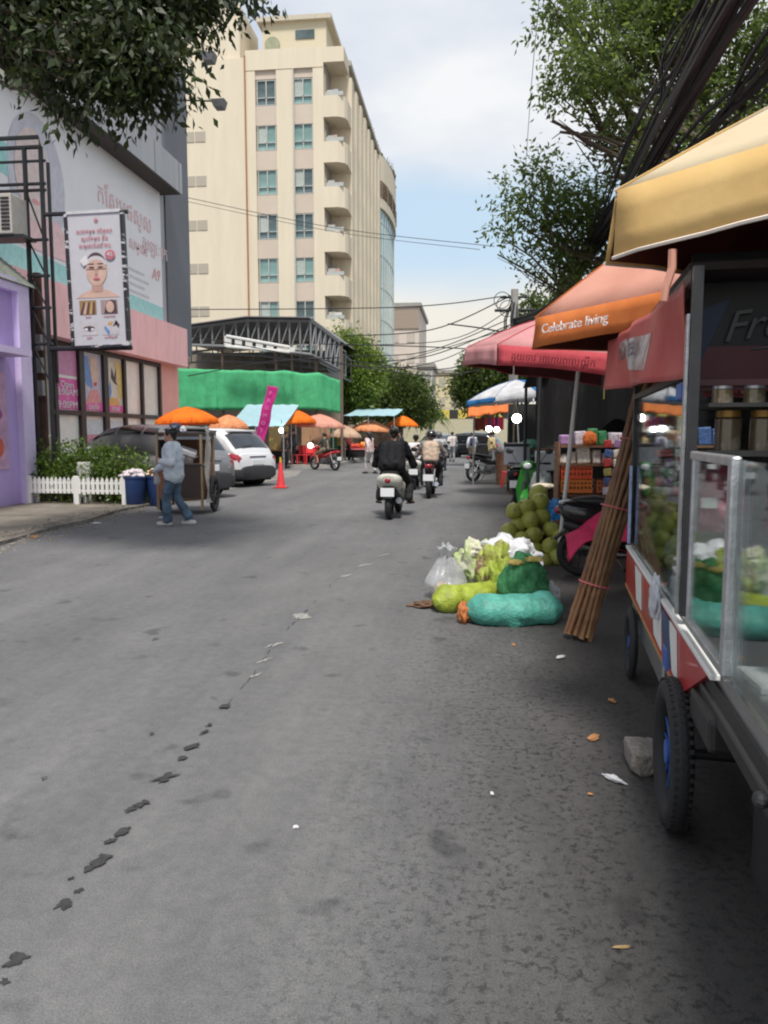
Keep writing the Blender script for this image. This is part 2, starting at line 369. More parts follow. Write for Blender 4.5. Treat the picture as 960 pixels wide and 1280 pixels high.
# left pavement with a broken stone kerb
pave = mat('pavement concrete', (.175, .155, .125), .9, var=.35, scale=1.6, bump=.4, bscale=30, vec='Object')
pts = [atz(-260, 760), atz(-90, 712), atz(0, 680), atz(60, 664), atz(112, 652), atz(150, 640), atz(190, 632), atz(215, 617)]
mb = MB(); n = len(pts)
inner = [(p.x-14, p.y+1.0) for p in pts]
top = [mb.bm.verts.new((p.x, p.y, .055)) for p in pts]; inn = [mb.bm.verts.new((x, y, .055)) for x, y in inner]; bot = [mb.bm.verts.new((p.x, p.y, -.02)) for p in pts]
for i in range(n-1):
    mb.bm.faces.new((top[i], top[i+1], inn[i+1], inn[i])); mb.bm.faces.new((bot[i], bot[i+1], top[i+1], top[i]))
mb.bm.faces.new((top[0], inn[0], mb.bm.verts.new((inner[0][0], inner[0][1], -.02)), bot[0]))
tag(mb.build('pavement', pave), kind='structure')
mb = MB()
mb.quad(*[(p[0], p[1], .004) for p in ((-9.5, 16.0), (-6.9, 15.6), (-6.6, 19), (-6.3, 27), (-7, 31), (-30, 31), (-30, 16))])
tag(mb.build('forecourt', mat('pale concrete', (.21, .2, .185), .9, var=.2, scale=1.2)), kind='structure')
mb = MB()
for i in range(n-1):
    a, b = pts[i], pts[i+1]; m_ = max(1, int((b-a).length/.9))
    for k in range(m_):
        p, q = a.lerp(b, k/m_+.008), a.lerp(b, (k+1)/m_-.008); d = (q-p).normalized(); nrm = Vector((d.y, -d.x, 0)); o1, o2 = rnd.uniform(-.02, .10), rnd.uniform(-.02, .10); h_ = rnd.uniform(.03, .055)
        mb.prism([p+nrm*o1, q+nrm*o2, q-nrm*.12, p-nrm*.12], (0, 0, h_+.012))
tag(mb.build('kerb', mat('kerb stone', (.20, .18, .155), .9, var=.55, scale=2.5, bump=.8)), kind='structure')
mb = MB(); g_ = random.Random(77)
for k in range(520):
    i = g_.randrange(1, n-1); q = pts[i].lerp(pts[i+1], g_.random()); s_ = g_.uniform(.006, .03)*(1 if g_.random() < .9 else 1.8); c_ = (q.x+g_.gauss(.02, .22), q.y+g_.gauss(0, .15))
    a = g_.uniform(0, 6); P_ = [(c_[0]+s_*g_.uniform(.6, 1.1)*math.cos(a+j*1.05), c_[1]+s_*g_.uniform(.6, 1.1)*math.sin(a+j*1.05), -.004) for j in range(6)]
    mb.prism(P_, (0, 0, s_*g_.uniform(.3, .8)+.012+(.055 if c_[0] < q.x-.05 else 0)))
tag(mb.build('rubble', mat('rubble', (.27, .24, .20), .9, var=.5, scale=5)), kind='stuff')
# far low kerb of the stall row on the left
mb = MB(); mb.box(-9.5, -6.3, 33.5, 46, 0, .14)
tag(mb.build('raised_walkway', M_conc), kind='structure')

# ---------------------------------------------------------------- office tower
def tower():
    cream = mat('cream render', (.67, .595, .465), .85, var=.055, scale=1.3, bump=.1, stretch=(1, 1, .14))
    cream2 = mat('pinkish spandrel render', (.56, .475, .40), .85, var=.05, scale=.5)
    glass = mat('green tinted window', (.20, .33, .31), .12, spec=.8, var=.35, scale=.25)
    fr = mat('window frame grey', (.42, .44, .42), .5)
    dk = mat('dark window', (.10, .14, .145), .1, spec=.8, var=.5, scale=.4)
    t = thing('office_tower', 'tall cream office tower with rows of green windows and a rounded glass corner', 'building', (-15, 55, 0))
    O = Vector((-15, 55, 0))
    def P(name, mb, m, par=t, smooth=False): return mb.xform(Matrix.Translation(-O)).build(name, m, par, smooth)
    mb = MB(); mb.box(-22, -10.6, 55.35, 88, 0, 27.6)                       # body behind the facade
    mb.box(-22, -16.25, 55.0, 55.35, 0, 27.9)                                # left flat part
    for x0, x1 in ((-16.18, -15.5), (-13.98, -12.82), (-11.36, -10.6)): mb.box(x0, x1, 55.0, 55.35, 0, 27.0)
    mb.box(-16.18, -10.6, 54.97, 55.35, 27.0, 28.35); mb.box(-10.6, -9.3, 57.2, 88, 0, 28.0)
    mb.box(-10.6, -9.15, 55.0, 57.2, 27.3, 28.3)                             # top of the corner
    mb.box(-22, -16.6, 55.2, 60, 27.9, 31.6)                                 # stair core
    P('wall', mb, cream)
    zs = [26.38, 23.33, 20.28, 17.20, 14.15, 11.1, 8.0, 4.9]
    mb = MB()
    for z in zs:
        for x0, x1 in ((-15.5, -13.98), (-12.82, -11.36)): P('spandrel', MB().box(x0, x1, 55.13, 55.35, z-1.73-1.33, z-1.73-.02), cream2)
    mb.bm.free()
    for x0, x1 in ((-15.5, -13.98), (-12.82, -11.36)): P('spandrel', MB().box(x0, x1, 55.13, 55.35, 26.42, 27.0), cream2)
    first = None
    for i, z in enumerate(zs):
        for j, xc in enumerate((-14.74, -12.09)):
            o = Vector((xc, 55.2, z-.86))
            e = MB()
            for a, b, c_, d in ((-.69, .69, .80, .86), (-.69, .69, -.86, -.80), (-.69, -.62, -.8, .8), (.62, .69, -.8, .8), (-.04, .04, -.8, .8), (-.62, .62, -.36, -.30)): e.box(a, b, -.05, .05, c_, d)
            wf = e.build('window', fr, t); wf.location = o-O
            g = MB(); g.box(-.62, .62, .06, .09, -.8, .8); gg = g.build('pane', dk if (i, j) in ((2, 1), (3, 0), (3, 1), (0, 0), (5, 1)) else glass, wf)
            if (i+j) % 2: g = MB(); g.box(-.6, -.06, .035, .055, -.28, .78); g.build('curtain', mat('pale curtain', (.40, .45, .42), .8), wf)
    vent = mat('grey louvre', (.40, .36, .30), .7, var=.2, stretch=(1, 1, 30), scale=3)
    for i, z in enumerate(zs[1:]):
        v = MB(); v.box(-20.75, -20.03, 54.96, 55.02, z-.98, z-.28); v.box(-19.95, -19.2, 54.96, 55.02, z-.98, z-.28); P('louvre', v, vent)
    mb = MB(); mb.box(-16.26, -16.16, 54.88, 54.98, 0, 28.0); P('drain_pipe', mb, mat('rusty pipe', (.33, .17, .08), .7))
    # corner balconies
    for k in range(9):
        zt = 25.05 - 3.06*k
        if zt < 1: break
        mb = MB(); prof = [(-10.62, 54.95), (-9.6, 54.95), (-9.15, 55.25), (-9.0, 55.7), (-9.0, 57.3), (-10.62, 57.3)]
        mb.prism([(x, y, zt-1.42) for x, y in prof], (0, 0, 1.42)); b = P('balcony', mb, cream)
        r = MB(); r.box(-10.45, -9.2, 55.0, 55.04, zt+.02, zt+.28); r.xform(Matrix.Translation(-O)).build('railing', fr, b)
    mb = MB()
    for k in range(9):
        zt = 25.05 - 3.06*k; mb.box(-10.3, -9.9, 56.1, 56.6, zt, zt+.9)
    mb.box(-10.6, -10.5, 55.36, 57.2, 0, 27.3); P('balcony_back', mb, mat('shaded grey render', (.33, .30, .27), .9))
    g_ = random.Random(31)
    for k in range(8):
        zt = 25.05 - 3.06*k
        if g_.random() < .7: P('air_conditioner', MB().box(-10.45, -9.95, 55.5, 55.9, zt+.05, zt+.6), mat('aged white casing', (.5, .5, .47), .6))
        if g_.random() < .5: P('laundry', MB().box(-9.9, -9.9+g_.uniform(.2, .5), 55.15, 55.18, zt-.1, zt+.5), mat('laundry %d' % (k % 3), ((.4, .42, .5), (.5, .3, .28), (.6, .6, .56))[k % 3], .8))
    P('down_pipe', MB().cyl((-12.75, 54.93, 2), (-12.75, 54.93, 27), .05), mat('aged white casing', (.5, .5, .47), .6))
    # street side: fins and window strips
    mb = MB(); ys = [57.3+2.35*k for k in range(8)]
    for y in ys: mb.box(-9.3, -8.95, y, y+.9, 0, 27.2)
    P('fin', mb, cream)
    for y in ys[:-1]:
        for z in zs:
            g = MB(); g.box(-9.32, -9.24, y+1.0, y+2.3, z-1.9, z-.1); P('side_window', g, dk)
    # rounded glass bay
    mb = MB(); n_ = 28
    prof = [(-9.3 + .75*math.sin(PI*k/n_), 81 - 6.2*math.cos(PI*k/n_)) for k in range(n_+1)]
    mb.prism([(x, y, 3.5) for x, y in prof], (0, 0, 19.6)); P('glass_bay', mb, mat('curtain wall glass', (.26, .42, .42), .08, spec=.9, var=.3, scale=.3), smooth=False)
    mb = MB()
    for k in range(1, n_, 2): mb.box(prof[k][0]-.05, prof[k][0]+.05, prof[k][1]-.06, prof[k][1]+.06, 3.5, 23.1)
    for z in [3.5+3.06*i for i in range(7)]: mb.prism([(x+.04, y, z) for x, y in prof], (0, 0, .1))
    P('mullion', mb, mat('pale mullion', (.55, .58, .55), .5))
    mb = MB()
    pr2 = [(-9.3 + 1.0*math.sin(PI*k/n_), 81 - 6.7*math.cos(PI*k/n_)) for k in range(n_+1)]
    for z0, z1 in ((23.1, 24.0), (25.6, 27.9)): mb.prism([(x, y, z0) for x, y in pr2], (0, 0, z1-z0))
    P('terrace_band', mb, cream)
    mb = MB()
    for z in (24.4, 24.8, 25.2): mb.tube([(x, y, z) for x, y in pr2], .05, 6)
    for x, y in pr2[::4]: mb.cyl((x, y, 24), (x, y, 25.6), .09)
    P('terrace_rail', mb, mat('brown rail', (.2, .15, .12), .6))
    # penthouse
    yel = mat('yellow render', (.60, .54, .40), .85, var=.05)
    mb = MB(); mb.box(-15.45, -10.75, 57, 67, 27.6, 31.1); P('penthouse', mb, yel)
    mb = MB(); mb.box(-15.8, -10.35, 56.7, 67.5, 31.1, 31.42); P('roof', mb, mat('pale roof edge', (.52, .47, .38), .8))
    mb = MB(); mb.box(-13.0, -11.6, 56.94, 57.02, 29.9, 30.5); P('window', mb, dk)
    mb = MB(); mb.cyl((-14.7, 56.9, 29.6), (-14.7, 57.05, 29.6), .55, n=24); P('round_emblem', mb, mat('olive disc', (.30, .32, .22), .7))
    mb = MB()
    for k in range(16):
        y = 68.5+k*1.2; x = -9.5+.2*rnd.random()+(.8*math.sin(PI*max(0, (y-75))/13) if y > 75 else 0)
        for j in range(5): mb.tube([(x, y, 27.9), (x+rnd.uniform(-.4, .4), y+rnd.uniform(-.4, .4), 28.4+rnd.random()*.9)], [.05, .015], 4)
        mb.ball((x, y, 28.2), (.4, .4, .35), 7, 5)
    P('roof_planting', mb, mat('roof plants', (.12, .11, .07), .9, var=.5))
    mb = MB(); mb.box(-9.4, -9.0, 57.2, 88, 28.0, 28.35); P('parapet', mb, mat('grey coping', (.40, .38, .34), .8))
tower()
# far buildings down the street
def block(name, label, x0, x1, y0, y1, z, m, wins, roof=None, cols=4, rows=4, wc=(.25, .26, .26)):
    t = thing(name, label, 'building', ((x0+x1)/2, y0, 0))
    O = Vector(((x0+x1)/2, y0, 0)); T = Matrix.Translation(-O)
    MB().box(x0, x1, y0, y1, 0, z).xform(T).build('wall', m, t)
    MB().box(x0-.3, x1+.3, y0-.3, y1+.3, z, z+.5).xform(T).build('roof', roof or M_conc, t)
    gm = mat('far window '+name, wc, .3, var=.2)
    if wins:
        for i in range(cols):
            for j in range(rows):
                xa = x0+(x1-x0)*(i+.25)/cols; xb = x0+(x1-x0)*(i+.75)/cols; za = 2+(z-2)*(j+.3)/rows; zb = 2+(z-2)*(j+.75)/rows
                MB().box(xa, xb, y0-.06, y0+.02, za, zb).xform(T).build('window', gm, t)
    return t
pale = mat('far pale render', (.62, .55, .49), .9, var=.06, scale=.2)
yl = mat('far yellow render', (.62, .55, .36), .9, var=.08, scale=.2)
t = block('apartment_tower', 'distant pale tower with a brown band under its stepped roof', -13.5, -7.1, 102, 118, 18.2, pale, True, cols=3, rows=6, wc=(.50, .45, .40))
MB().box(-6.6, -.1, -.15, .05, 15.4, 17.8).xform(Matrix.Translation((3.3, 0, 0))).build('facade_band', mat('brown band', (.33, .27, .22), .8), t)
block('low_block', 'low pale block standing just right of the distant tower', -7.0, -5.2, 100, 110, 10.2, mat('dull render', (.52, .49, .44), .9), True, cols=2, rows=3)
block('yellow_building', 'low pale yellow building closing the end of the street', -5.6, 4, 118, 130, 10.8, yl, True, cols=5, rows=3, wc=(.42, .40, .33))
block('grey_house', 'small whitish house half hidden behind the street trees', -17, -8.5, 66, 72, 5.6, pale, True, cols=4, rows=1)
# yellow and black barrier wall at the end
t = thing('barrier_wall', 'yellow and black striped barrier wall across the far end of the street', 'barrier', (-1, 88, 0))
MB().box(-8, 10, 0, .6, 0, 4.6).build('wall', mat('pale yellow concrete', (.50, .46, .33), .85, var=.15), t)
for k in range(9): MB().box(-7.6+k*2, -6.6+k*2, -.03, .02, 3.3, 4.3).build('stripe', mat('black stripe', (.03, .03, .03), .7), t)
for k in range(9): MB().box(-6.6+k*2, -5.6+k*2, -.03, .02, 3.3, 4.3).build('stripe', mat('yellow stripe', (.65, .5, .1), .7), t)

# ---------------------------------------------------------------- beauty shop building on the left (street wall in the plane x = XB)
XB = -10.8
def beauty():
    grey = mat('light grey cladding', (.40, .41, .43), .6, var=.12, scale=2, stretch=(1, 1, .2))
    dgrey = mat('dark grey cladding', (.13, .14, .16), .6, var=.08, scale=.6)
    pink = mat('pink paint', (.86, .50, .50), .7, var=.12, scale=3, stretch=(1, 1, .2))
    salmon = mat('salmon paint', (.84, .42, .36), .7, var=.10, scale=1)
    t = thing('beauty_shop_building', 'grey and pink shop building with a huge pale billboard over its glazed front', 'building', (XB, 20, 0))
    O = Vector((XB, 20, 0)); T = Matrix.Translation(-O)
    def P(name, mb, m, par=t): return mb.xform(T).build(name, m, par)
    q = lambda u, v, x=XB: atx(u, v, x)
    yE = 28.6                                           # far corner of the building
    mb = MB(); mb.box(XB-9, XB, 8, yE, 4.4, 14.5); P('wall', mb, grey)
    yc = q(206, 300).y
    mb = MB(); mb.box(XB-8.8, XB+.06, yc, yE+.1, 4.5, 14.6); P('corner_panel', mb, dgrey)
    # projecting fascia
    zf = 9.75; zf2 = 10.75; xf = XB+.75
    mb = MB(); mb.box(XB, xf, 8, q(228, 240, xf).y, zf, zf2, bev=0); P('fascia', mb, grey)
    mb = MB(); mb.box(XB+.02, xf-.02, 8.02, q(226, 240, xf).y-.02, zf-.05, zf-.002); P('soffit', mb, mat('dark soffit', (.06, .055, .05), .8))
    # billboard
    for z_ in (11.9, 13.2): P('cladding_joint', MB().box(XB+.0, XB+.012, 8, yc, z_, z_+.03), mat('joint shadow grey', (.12, .12, .13), .8))
    for y_ in range(10, 27, 2): P('cladding_joint', MB().box(XB+.0, XB+.012, y_, y_+.03, 10.8, 14.5), mat('joint shadow grey', (.12, .12, .13), .8)); P('cladding_joint', MB().box(XB+.75, XB+.757, y_, y_+.025, 9.76, 10.74), mat('joint shadow grey', (.12, .12, .13), .8))
    bw = mat('billboard vinyl', (.84, .84, .86), .5, var=.05, scale=.4)
    z0, z1, y1 = 5.35, 9.7, q(197, 300).y
    mb = MB(); mb.box(XB+.01, XB+.12, 9, y1, z0, z1); bb = P('billboard', mb, bw)
    X = XB+.125
    def onb(name, poly, m, k=0): # poly in (y,z)
        mb = MB(); mb.prism([(X+.006*k, y, z) for y, z in poly], (.004, 0, 0)); return P(name, mb, m, bb)
    def ell(cy, cz, ry, rz, n=24, a0=0, a1=2*PI): return [(cy+ry*math.cos(a0+(a1-a0)*i/n), cz+rz*math.sin(a0+(a1-a0)*i/n)) for i in range(n+(0 if a1-a0 > 6 else 1))]
    onb('teal_band', [(9.1, z0+.02), (y1-.02, z0+.02), (y1-.02, z0+.5), (9.1, z0+.62)], mat('pale teal print', (.35, .68, .66), .5))
    onb('teal_band', [(9.1, 8.6), (17.6, 8.1), (17.2, 7.4), (9.1, 7.9)], mat('pale teal print', (.35, .68, .66), .5))
    pk = mat('pale pink print', (.86, .58, .58), .5); pk2 = mat('faded red print', (.78, .34, .34), .5); gy = mat('pale grey print', (.60, .60, .66), .5)
    onb('printed_woman', ell(18.3, 7.7, 1.25, 1.55), gy, 1)                  # pale woman: hair, face, shoulder
    onb('printed_woman', [(16.9, z0+.66), (20.1, z0+.66), (19.2, 6.9), (17.4, 6.9)], pk, 2)
    onb('printed_woman', ell(18.1, 7.75, .78, 1.1), mat('pale skin print', (.76, .62, .58), .5), 3)
    onb('printed_woman', ell(17.85, 8.0, .12, .05, 12), gy, 4); onb('printed_woman', ell(18.45, 8.0, .12, .05, 12), gy, 4); onb('printed_woman', ell(18.15, 7.15, .17, .06, 12), pk2, 4)
    for s, y, z, sz, m in (('កែសម្ផស្ស', 23.2, 8.35, .75, pk), ('ក្រឡោត', 25.3, 7.7, .6, pk), ('សម្រស់', 24.0, 7.45, .5, pk), ('ស្រស់ស្អាត', 13.6, 6.9, .8, pk2)):
        text(s, sz, Vector((X+.01, y, z))-O, (0, 1, 0), (0, 0, 1), m, bb)
    text('A9', .55, Vector((X+.01, 25.3, 6.85))-O, (0, 1, 0), (0, 0, 1), pk2, bb, shear=.2)
    for i in range(4): onb('small_print', [(22.6, 6.7-.22*i), (24.4+.3*(i % 2), 6.7-.22*i), (24.4+.3*(i % 2), 6.62-.22*i), (22.6, 6.62-.22*i)], gy)
    # pink band and pillar
    xb = XB+.45; ye = q(234, 420, xb).y
    mb = MB(); mb.box(XB-8, xb, 8, ye, 3.95, 5.3); P('pink_band', mb, pink)
    yp0, yp1 = q(200, 470).y, q(222, 470).y
    mb = MB(); mb.box(XB-.6, XB+.03, yp0, yp1, 0, 3.95); P('pillar', mb, salmon)
    mb = MB(); mb.box(XB-7, XB-.6, yp1-.3, yp1, 0, 3.95); P('end_wall', mb, salmon)
    # glazing
    blind = mat('white blind behind glass', (.78, .76, .70), .3, spec=.6, var=.12, scale=1.2)
    us = [8, 37, 68, 101, 131, 155, 177, 199]; ys = [q(u, 480).y for u in us]; zm = 2.02; zt = 3.93
    fr = MB()
    for i, y in enumerate(ys): fr.box(XB-.12, XB+.06, y-(.13 if i in (3, 4) else .07), y+(.13 if i in (3, 4) else .07), 0, zt)
    for z in (.02, zm, zt-.12): fr.box(XB-.1, XB+.05, ys[0], ys[-1], z, z+.13)
    wf = P('shop_window', fr, mat('dark brown frame', (.035, .025, .025), .5))
    for i in range(len(ys)-1):
        for z0_, z1_ in ((.15, zm), (zm+.13, zt-.12)):
            mb = MB(); mb.box(XB-.06, XB-.04, ys[i]+.07, ys[i+1]-.07, z0_, z1_); P('pane', mb, blind, wf)
    def post(i, z0_, z1_, m, k=0, f0=0, f1=1):
        y0, y1_ = ys[i]+.14, ys[i+1]-.14; d = y1_-y0; mb = MB(); mb.box(XB-.035+.004*k, XB-.032+.004*k, y0+d*f0, y0+d*f1, z0_, z1_); return P('poster', mb, m)
    def ppoly(pl, m, k): mb = MB(); mb.prism([(XB-.03+.004*k, y, z) for y, z in pl], (.002, 0, 0)); return P('poster_print', mb, m)
    wh = mat('white lettering', (.8, .8, .8), .5)
    post(2, zm+.15, 3.0, M_pinkfilm); post(2, 3.08, zt-.15, mat('pink film', (.62, .25, .42), .4))
    yc = (ys[2]+ys[3])/2
    for s, z, sz in (('Open', 2.83, .24), ('8:00AM', 2.63, .27), ('-', 2.47, .2), ('9:00PM', 2.29, .27)): text(s, sz, Vector((XB-.02, yc, z))-O, (0, 1, 0), (0, 0, 1), wh, t, sx=1.25)
    # poster: woman in blue and pink
    pa = post(3, zm+.15, zt-.15, mat('poster lilac', (.55, .50, .58), .5)); y0, y1_ = ys[3]+.16, ys[4]-.16; d = y1_-y0
    Y_ = lambda f: y0+d*f
    ppoly([(Y_(0), 3.7), (Y_(.3), 3.7), (Y_(.42), 3.2), (Y_(.5), 2.8), (Y_(.2), 2.9), (Y_(0), 3.1)], mat('blue print', (.16, .28, .55), .5), 1)
    ppoly([(Y_(.4), 3.65), (Y_(.7), 3.75), (Y_(.85), 3.4), (Y_(.8), 2.95), (Y_(.55), 2.85), (Y_(.42), 3.2)], mat('skin print', (.70, .48, .38), .5), 2)
    ppoly([(Y_(.55), 2.98), (Y_(.75), 3.0), (Y_(.72), 2.9), (Y_(.6), 2.88)], mat('lip print', (.5, .06, .1), .5), 3)
    ppoly([(Y_(.1), 2.35), (Y_(.95), 2.35), (Y_(.8), 2.8), (Y_(.4), 2.75)], mat('coral print', (.72, .28, .28), .5), 2)
    ppoly([(Y_(0), zm+.16), (Y_(1), zm+.16), (Y_(1), 2.42), (Y_(0), 2.36)], M_pinkfilm, 4); text('យូស្គីន', .2, Vector((XB, Y_(.5), 2.28))-O, (0, 1, 0), (0, 0, 1), wh, t)
    # poster: flowers and butterfly
    post(4, zm+.15, zt-.15, mat('poster cream', (.66, .60, .50), .5)); y0, y1_ = ys[4]+.16, ys[5]-.1; d = y1_-y0
    ppoly([(Y_(.55), 3.75), (Y_(1), 3.6), (Y_(1), 2.6), (Y_(.75), 2.6)], mat('yellow print', (.72, .55, .2), .5), 1)
    ppoly([(Y_(.0), 2.7), (Y_(.25), 3.1), (Y_(.3), 2.75), (Y_(.12), 2.5)], mat('blue print', (.16, .28, .55), .5), 2)
    ppoly([(Y_(.35), 3.5), (Y_(.5), 3.2), (Y_(.65), 3.55), (Y_(.58), 3.1), (Y_(.75), 3.0), (Y_(.5), 3.05), (Y_(.3), 3.2)], mat('dark print', (.06, .04, .05), .5), 3)
    ppoly([(Y_(.1), 2.35), (Y_(.8), 2.35), (Y_(.7), 2.6), (Y_(.2), 2.6)], mat('orange print', (.72, .38, .12), .5), 2)
    ppoly([(Y_(0), zm+.16), (Y_(1), zm+.16), (Y_(1), 2.38), (Y_(0), 2.36)], M_pinkfilm, 4); text('សម្រស់', .18, Vector((XB, Y_(.5), 2.27))-O, (0, 1, 0), (0, 0, 1), wh, t)
    for i, f in ((3, 1), (4, 1)):   # lower posters
        post(i, .9, zm-.1, mat('pale poster', (.58, .60, .62), .5)); post(i, 1.25, 1.5, mat('rose band', (.55, .22, .30), .5), 1); post(i, .95, 1.2, mat('blue print', (.16, .28, .55), .5), 1, .2, .8)
    # flood lamps on arms near the far corner
    for k, (u, v) in enumerate(((262, 72), (275, 130))):
        p = atx(u, v, XB+1.9)
        a = MB(); a.cyl((XB, p.y-.2, p.z+.15), (p.x-.1, p.y, p.z+.1), .03); ar = P('lamp_arm', a, M_blackmetal)
        b = MB(); b.prism([(p.x-.28, p.y-.22, p.z+.1), (p.x+.22, p.y-.22, p.z+.1), (p.x+.12, p.y-.18, p.z-.14), (p.x-.18, p.y-.18, p.z-.14)], (0, .4, 0)); P('flood_lamp', b, mat('lamp housing', (.16, .16, .17), .45, .4), ar)
beauty()
# ---------------------------------------------------------------- purple shop
t = thing('purple_shop', 'lilac painted shop front with a fashion poster, at the left edge of the photo', 'building', (-9.4, 10, 0))
lil = mat('lilac paint', (.48, .36, .70), .7, var=.12, scale=1.2, stretch=(1, 1, .3)); lil2 = mat('pale lilac trim', (.68, .58, .84), .7, var=.06)
MB().box(-6, -.0, -3, 5.18, 0, 4.55).build('wall', lil, t)
MB().box(-6, .14, 4.95, 5.35, 0, 4.62).build('edge_column', lil2, t)
MB().box(-.2, .14, -3, 4.94, 4.4, 4.66).build('top_trim', lil2, t)
MB().box(-.2, .6, -3, 4.6, 3.05, 3.18).build('awning', lil2, t)
pz = MB().box(.0, .03, 3.0, 4.55, .8, 2.75).build('poster', mat('pink poster', (.55, .33, .50), .6, var=.25, scale=3), t)
for y, z, a, b, m in ((4.1, 1.25, .30, .25, mat('orange red print', (.6, .12, .07), .6)), (4.2, 1.9, .2, .12, mat('purple print', (.3, .08, .25), .6)), (3.6, 1.5, .35, .4, mat('brown print', (.2, .08, .06), .6)), (4.0, 2.3, .3, .12, mat('grey print', (.35, .3, .36), .6))):
    mb = MB(); mb.prism([(.034, y+a*math.cos(q_*PI/6), z+b*math.sin(q_*PI/6)) for q_ in range(12)], (.004, 0, 0)); mb.build('poster_print', m, t)
text('SALE', .22, (.045, 4.15, 2.55), (0, 1, 0), (0, 0, 1), mat('grey print', (.35, .3, .36), .6), t) if False else None

# ---------------------------------------------------------------- steel canopy hall behind the stalls + green tarpaulin
def hall():
    st = mat('grey steel', (.22, .23, .245), .5, var=.15); rf = mat('dark roof sheet', (.17, .17, .18), .7, var=.25, scale=2, stretch=(8, 1, 1))
    y = 38.0; O = Vector((-11, y, 0)); T = Matrix.Translation(-O)
    t = thing('market_hall', 'open hall under a grey steel truss roof behind the green tarpaulin', 'building', O)
    def P(n_, mb, m, par=t): return mb.xform(T).build(n_, m, par)
    A = aty(222, 412, y); B = aty(310, 400, y-1); C_ = aty(388, 401, y-1); D = aty(424, 428, y+2)
    mb = MB()
    top = [A+Vector((-2, 0, -.2)), A, B, C_, D]
    low = [A+Vector((-2, 0, -.9)), Vector((A.x, A.y, A.z-.75)), Vector((B.x, B.y, B.z-1.3)), Vector((C_.x, C_.y, C_.z-1.6)), Vector((D.x, D.y, D.z-1.4))]
    def along(L_, t_): k = min(int(t_), len(L_)-2); return L_[k].lerp(L_[k+1], t_-k)
    mb.tube(top, .09, 6); mb.tube(low, .07, 6)
    for i in range(25):
        t_ = i*4/24
        mb.cyl(along(top, t_), along(low, t_), .045, n=6)
        if i < 24: mb.cyl(along(low, t_), along(top, (i+1)*4/24), .04, n=6)
    for k in range(1, 4):
        mb.tube([p+Vector((-.2*k, 3.2*k, -.15*k)) for p in top], .06, 6); mb.tube([p+Vector((-.2*k, 3.2*k, -.1*k)) for p in low], .06, 6)
        for i in range(0, 25, 2): t_ = i*4/24; mb.cyl(along(top, t_)+Vector((-.2*k, 3.2*k, -.15*k)), along(low, t_)+Vector((-.2*k, 3.2*k, -.1*k)), .04, n=6)
    P('roof_truss', mb, st)
    mb = MB()
    for a, b in zip(top, top[1:]):
        a2, b2 = a+Vector((-.5, 15, .6)), b+Vector((-.5, 15, .6)); mb.prism([a+Vector((0, -.3, .1)), b+Vector((0, -.3, .1)), b2, a2], (0, 0, .05))
    P('roof', mb, rf)
    mb = MB()
    for u, v in ((278, 455), (345, 450), (365, 470), (395, 470), (427, 470), (235, 455)): p = aty(u, v, y); mb.cyl((p.x, y, 0), (p.x, y, p.z+1.5), .07, n=8)
    P('post', mb, mat('rusty post', (.16, .11, .09), .7))
    mb = MB(); mb.box(-22, -8.3, 47, 47.3, 0, 6.6); mb.box(-22, -6.9, 40.5, 40.7, 0, 2.9); P('back_wall', mb, mat('dusty brown wall', (.22, .19, .155), .9, var=.3, scale=.8))
    mb = MB(); mb.box(-9.2, -7.2, 42, 42.2, 2.8, 4.9); P('white_panel', mb, mat('pale panel', (.46, .47, .48), .7))
    # white banner frame
    a, b = aty(283, 420, y-2), aty(362, 434, y-2); a2, b2 = aty(283, 433, y-2), aty(362, 440, y-2)
    mb = MB(); mb.tube([a, b], .07, 6); mb.tube([a2, b2], .07, 6)
    for k in range(7): mb.prism([a.lerp(b, k/6)+Vector((-.09, -.02, 0)), a.lerp(b, k/6)+Vector((.25, -.02, 0)), a2.lerp(b2, k/6)+Vector((.25, -.02, 0)), a2.lerp(b2, k/6)+Vector((-.09, -.02, 0))], (0, .05, 0))
    P('sign_frame', mb, M_white)
    mb = MB()
    for k in range(12): mb.box(-11.8+k*.26, -11.68+k*.26, 37.6, 37.65, 2.25, 3.0)
    P('slat_screen', mb, mat('tan slats', (.45, .33, .2), .7))
hall()
def tarp():
    y0 = 37.2
    a = aty(222, 460, y0); b = aty(398, 466, y0); c = aty(429, 478, y0+1.6)
    a2 = aty(222, 513, y0); b2 = aty(400, 512, y0); c2 = aty(429, 518, y0+1.6)
    mb = MB(); nu, nv = 90, 12; O = Vector((-11, y0, 0))
    def fn(s, t):
        s2 = s*1.25
        if s2 < 1: p = a.lerp(b, s2).lerp(a2.lerp(b2, s2), t)
        else: p = b.lerp(c, (s2-1)*4).lerp(b2.lerp(c2, (s2-1)*4), t)
        w_ = .12*noise.noise(Vector((s*26, t*.7, 3)))+.05*noise.noise(Vector((s*70, t*1.0, 8)))
        return p - O + Vector((0, w_, .10*noise.noise(Vector((s*9, t*2, 1)))-.28*math.sin(PI*min(1, s2))*0 ))
    mb.grid(fn, nu, nv)
    o = mb.build('green_tarpaulin', fabric('green tarpaulin cloth', (.12, .58, .28), .3, .6, scale=2), None, True); o.location = O
    sol = o.modifiers.new('s', 'SOLIDIFY'); sol.thickness = .02
    tag(o, 'long green tarpaulin screen hung across the front of the truss roofed hall', 'tarpaulin')
tarp()
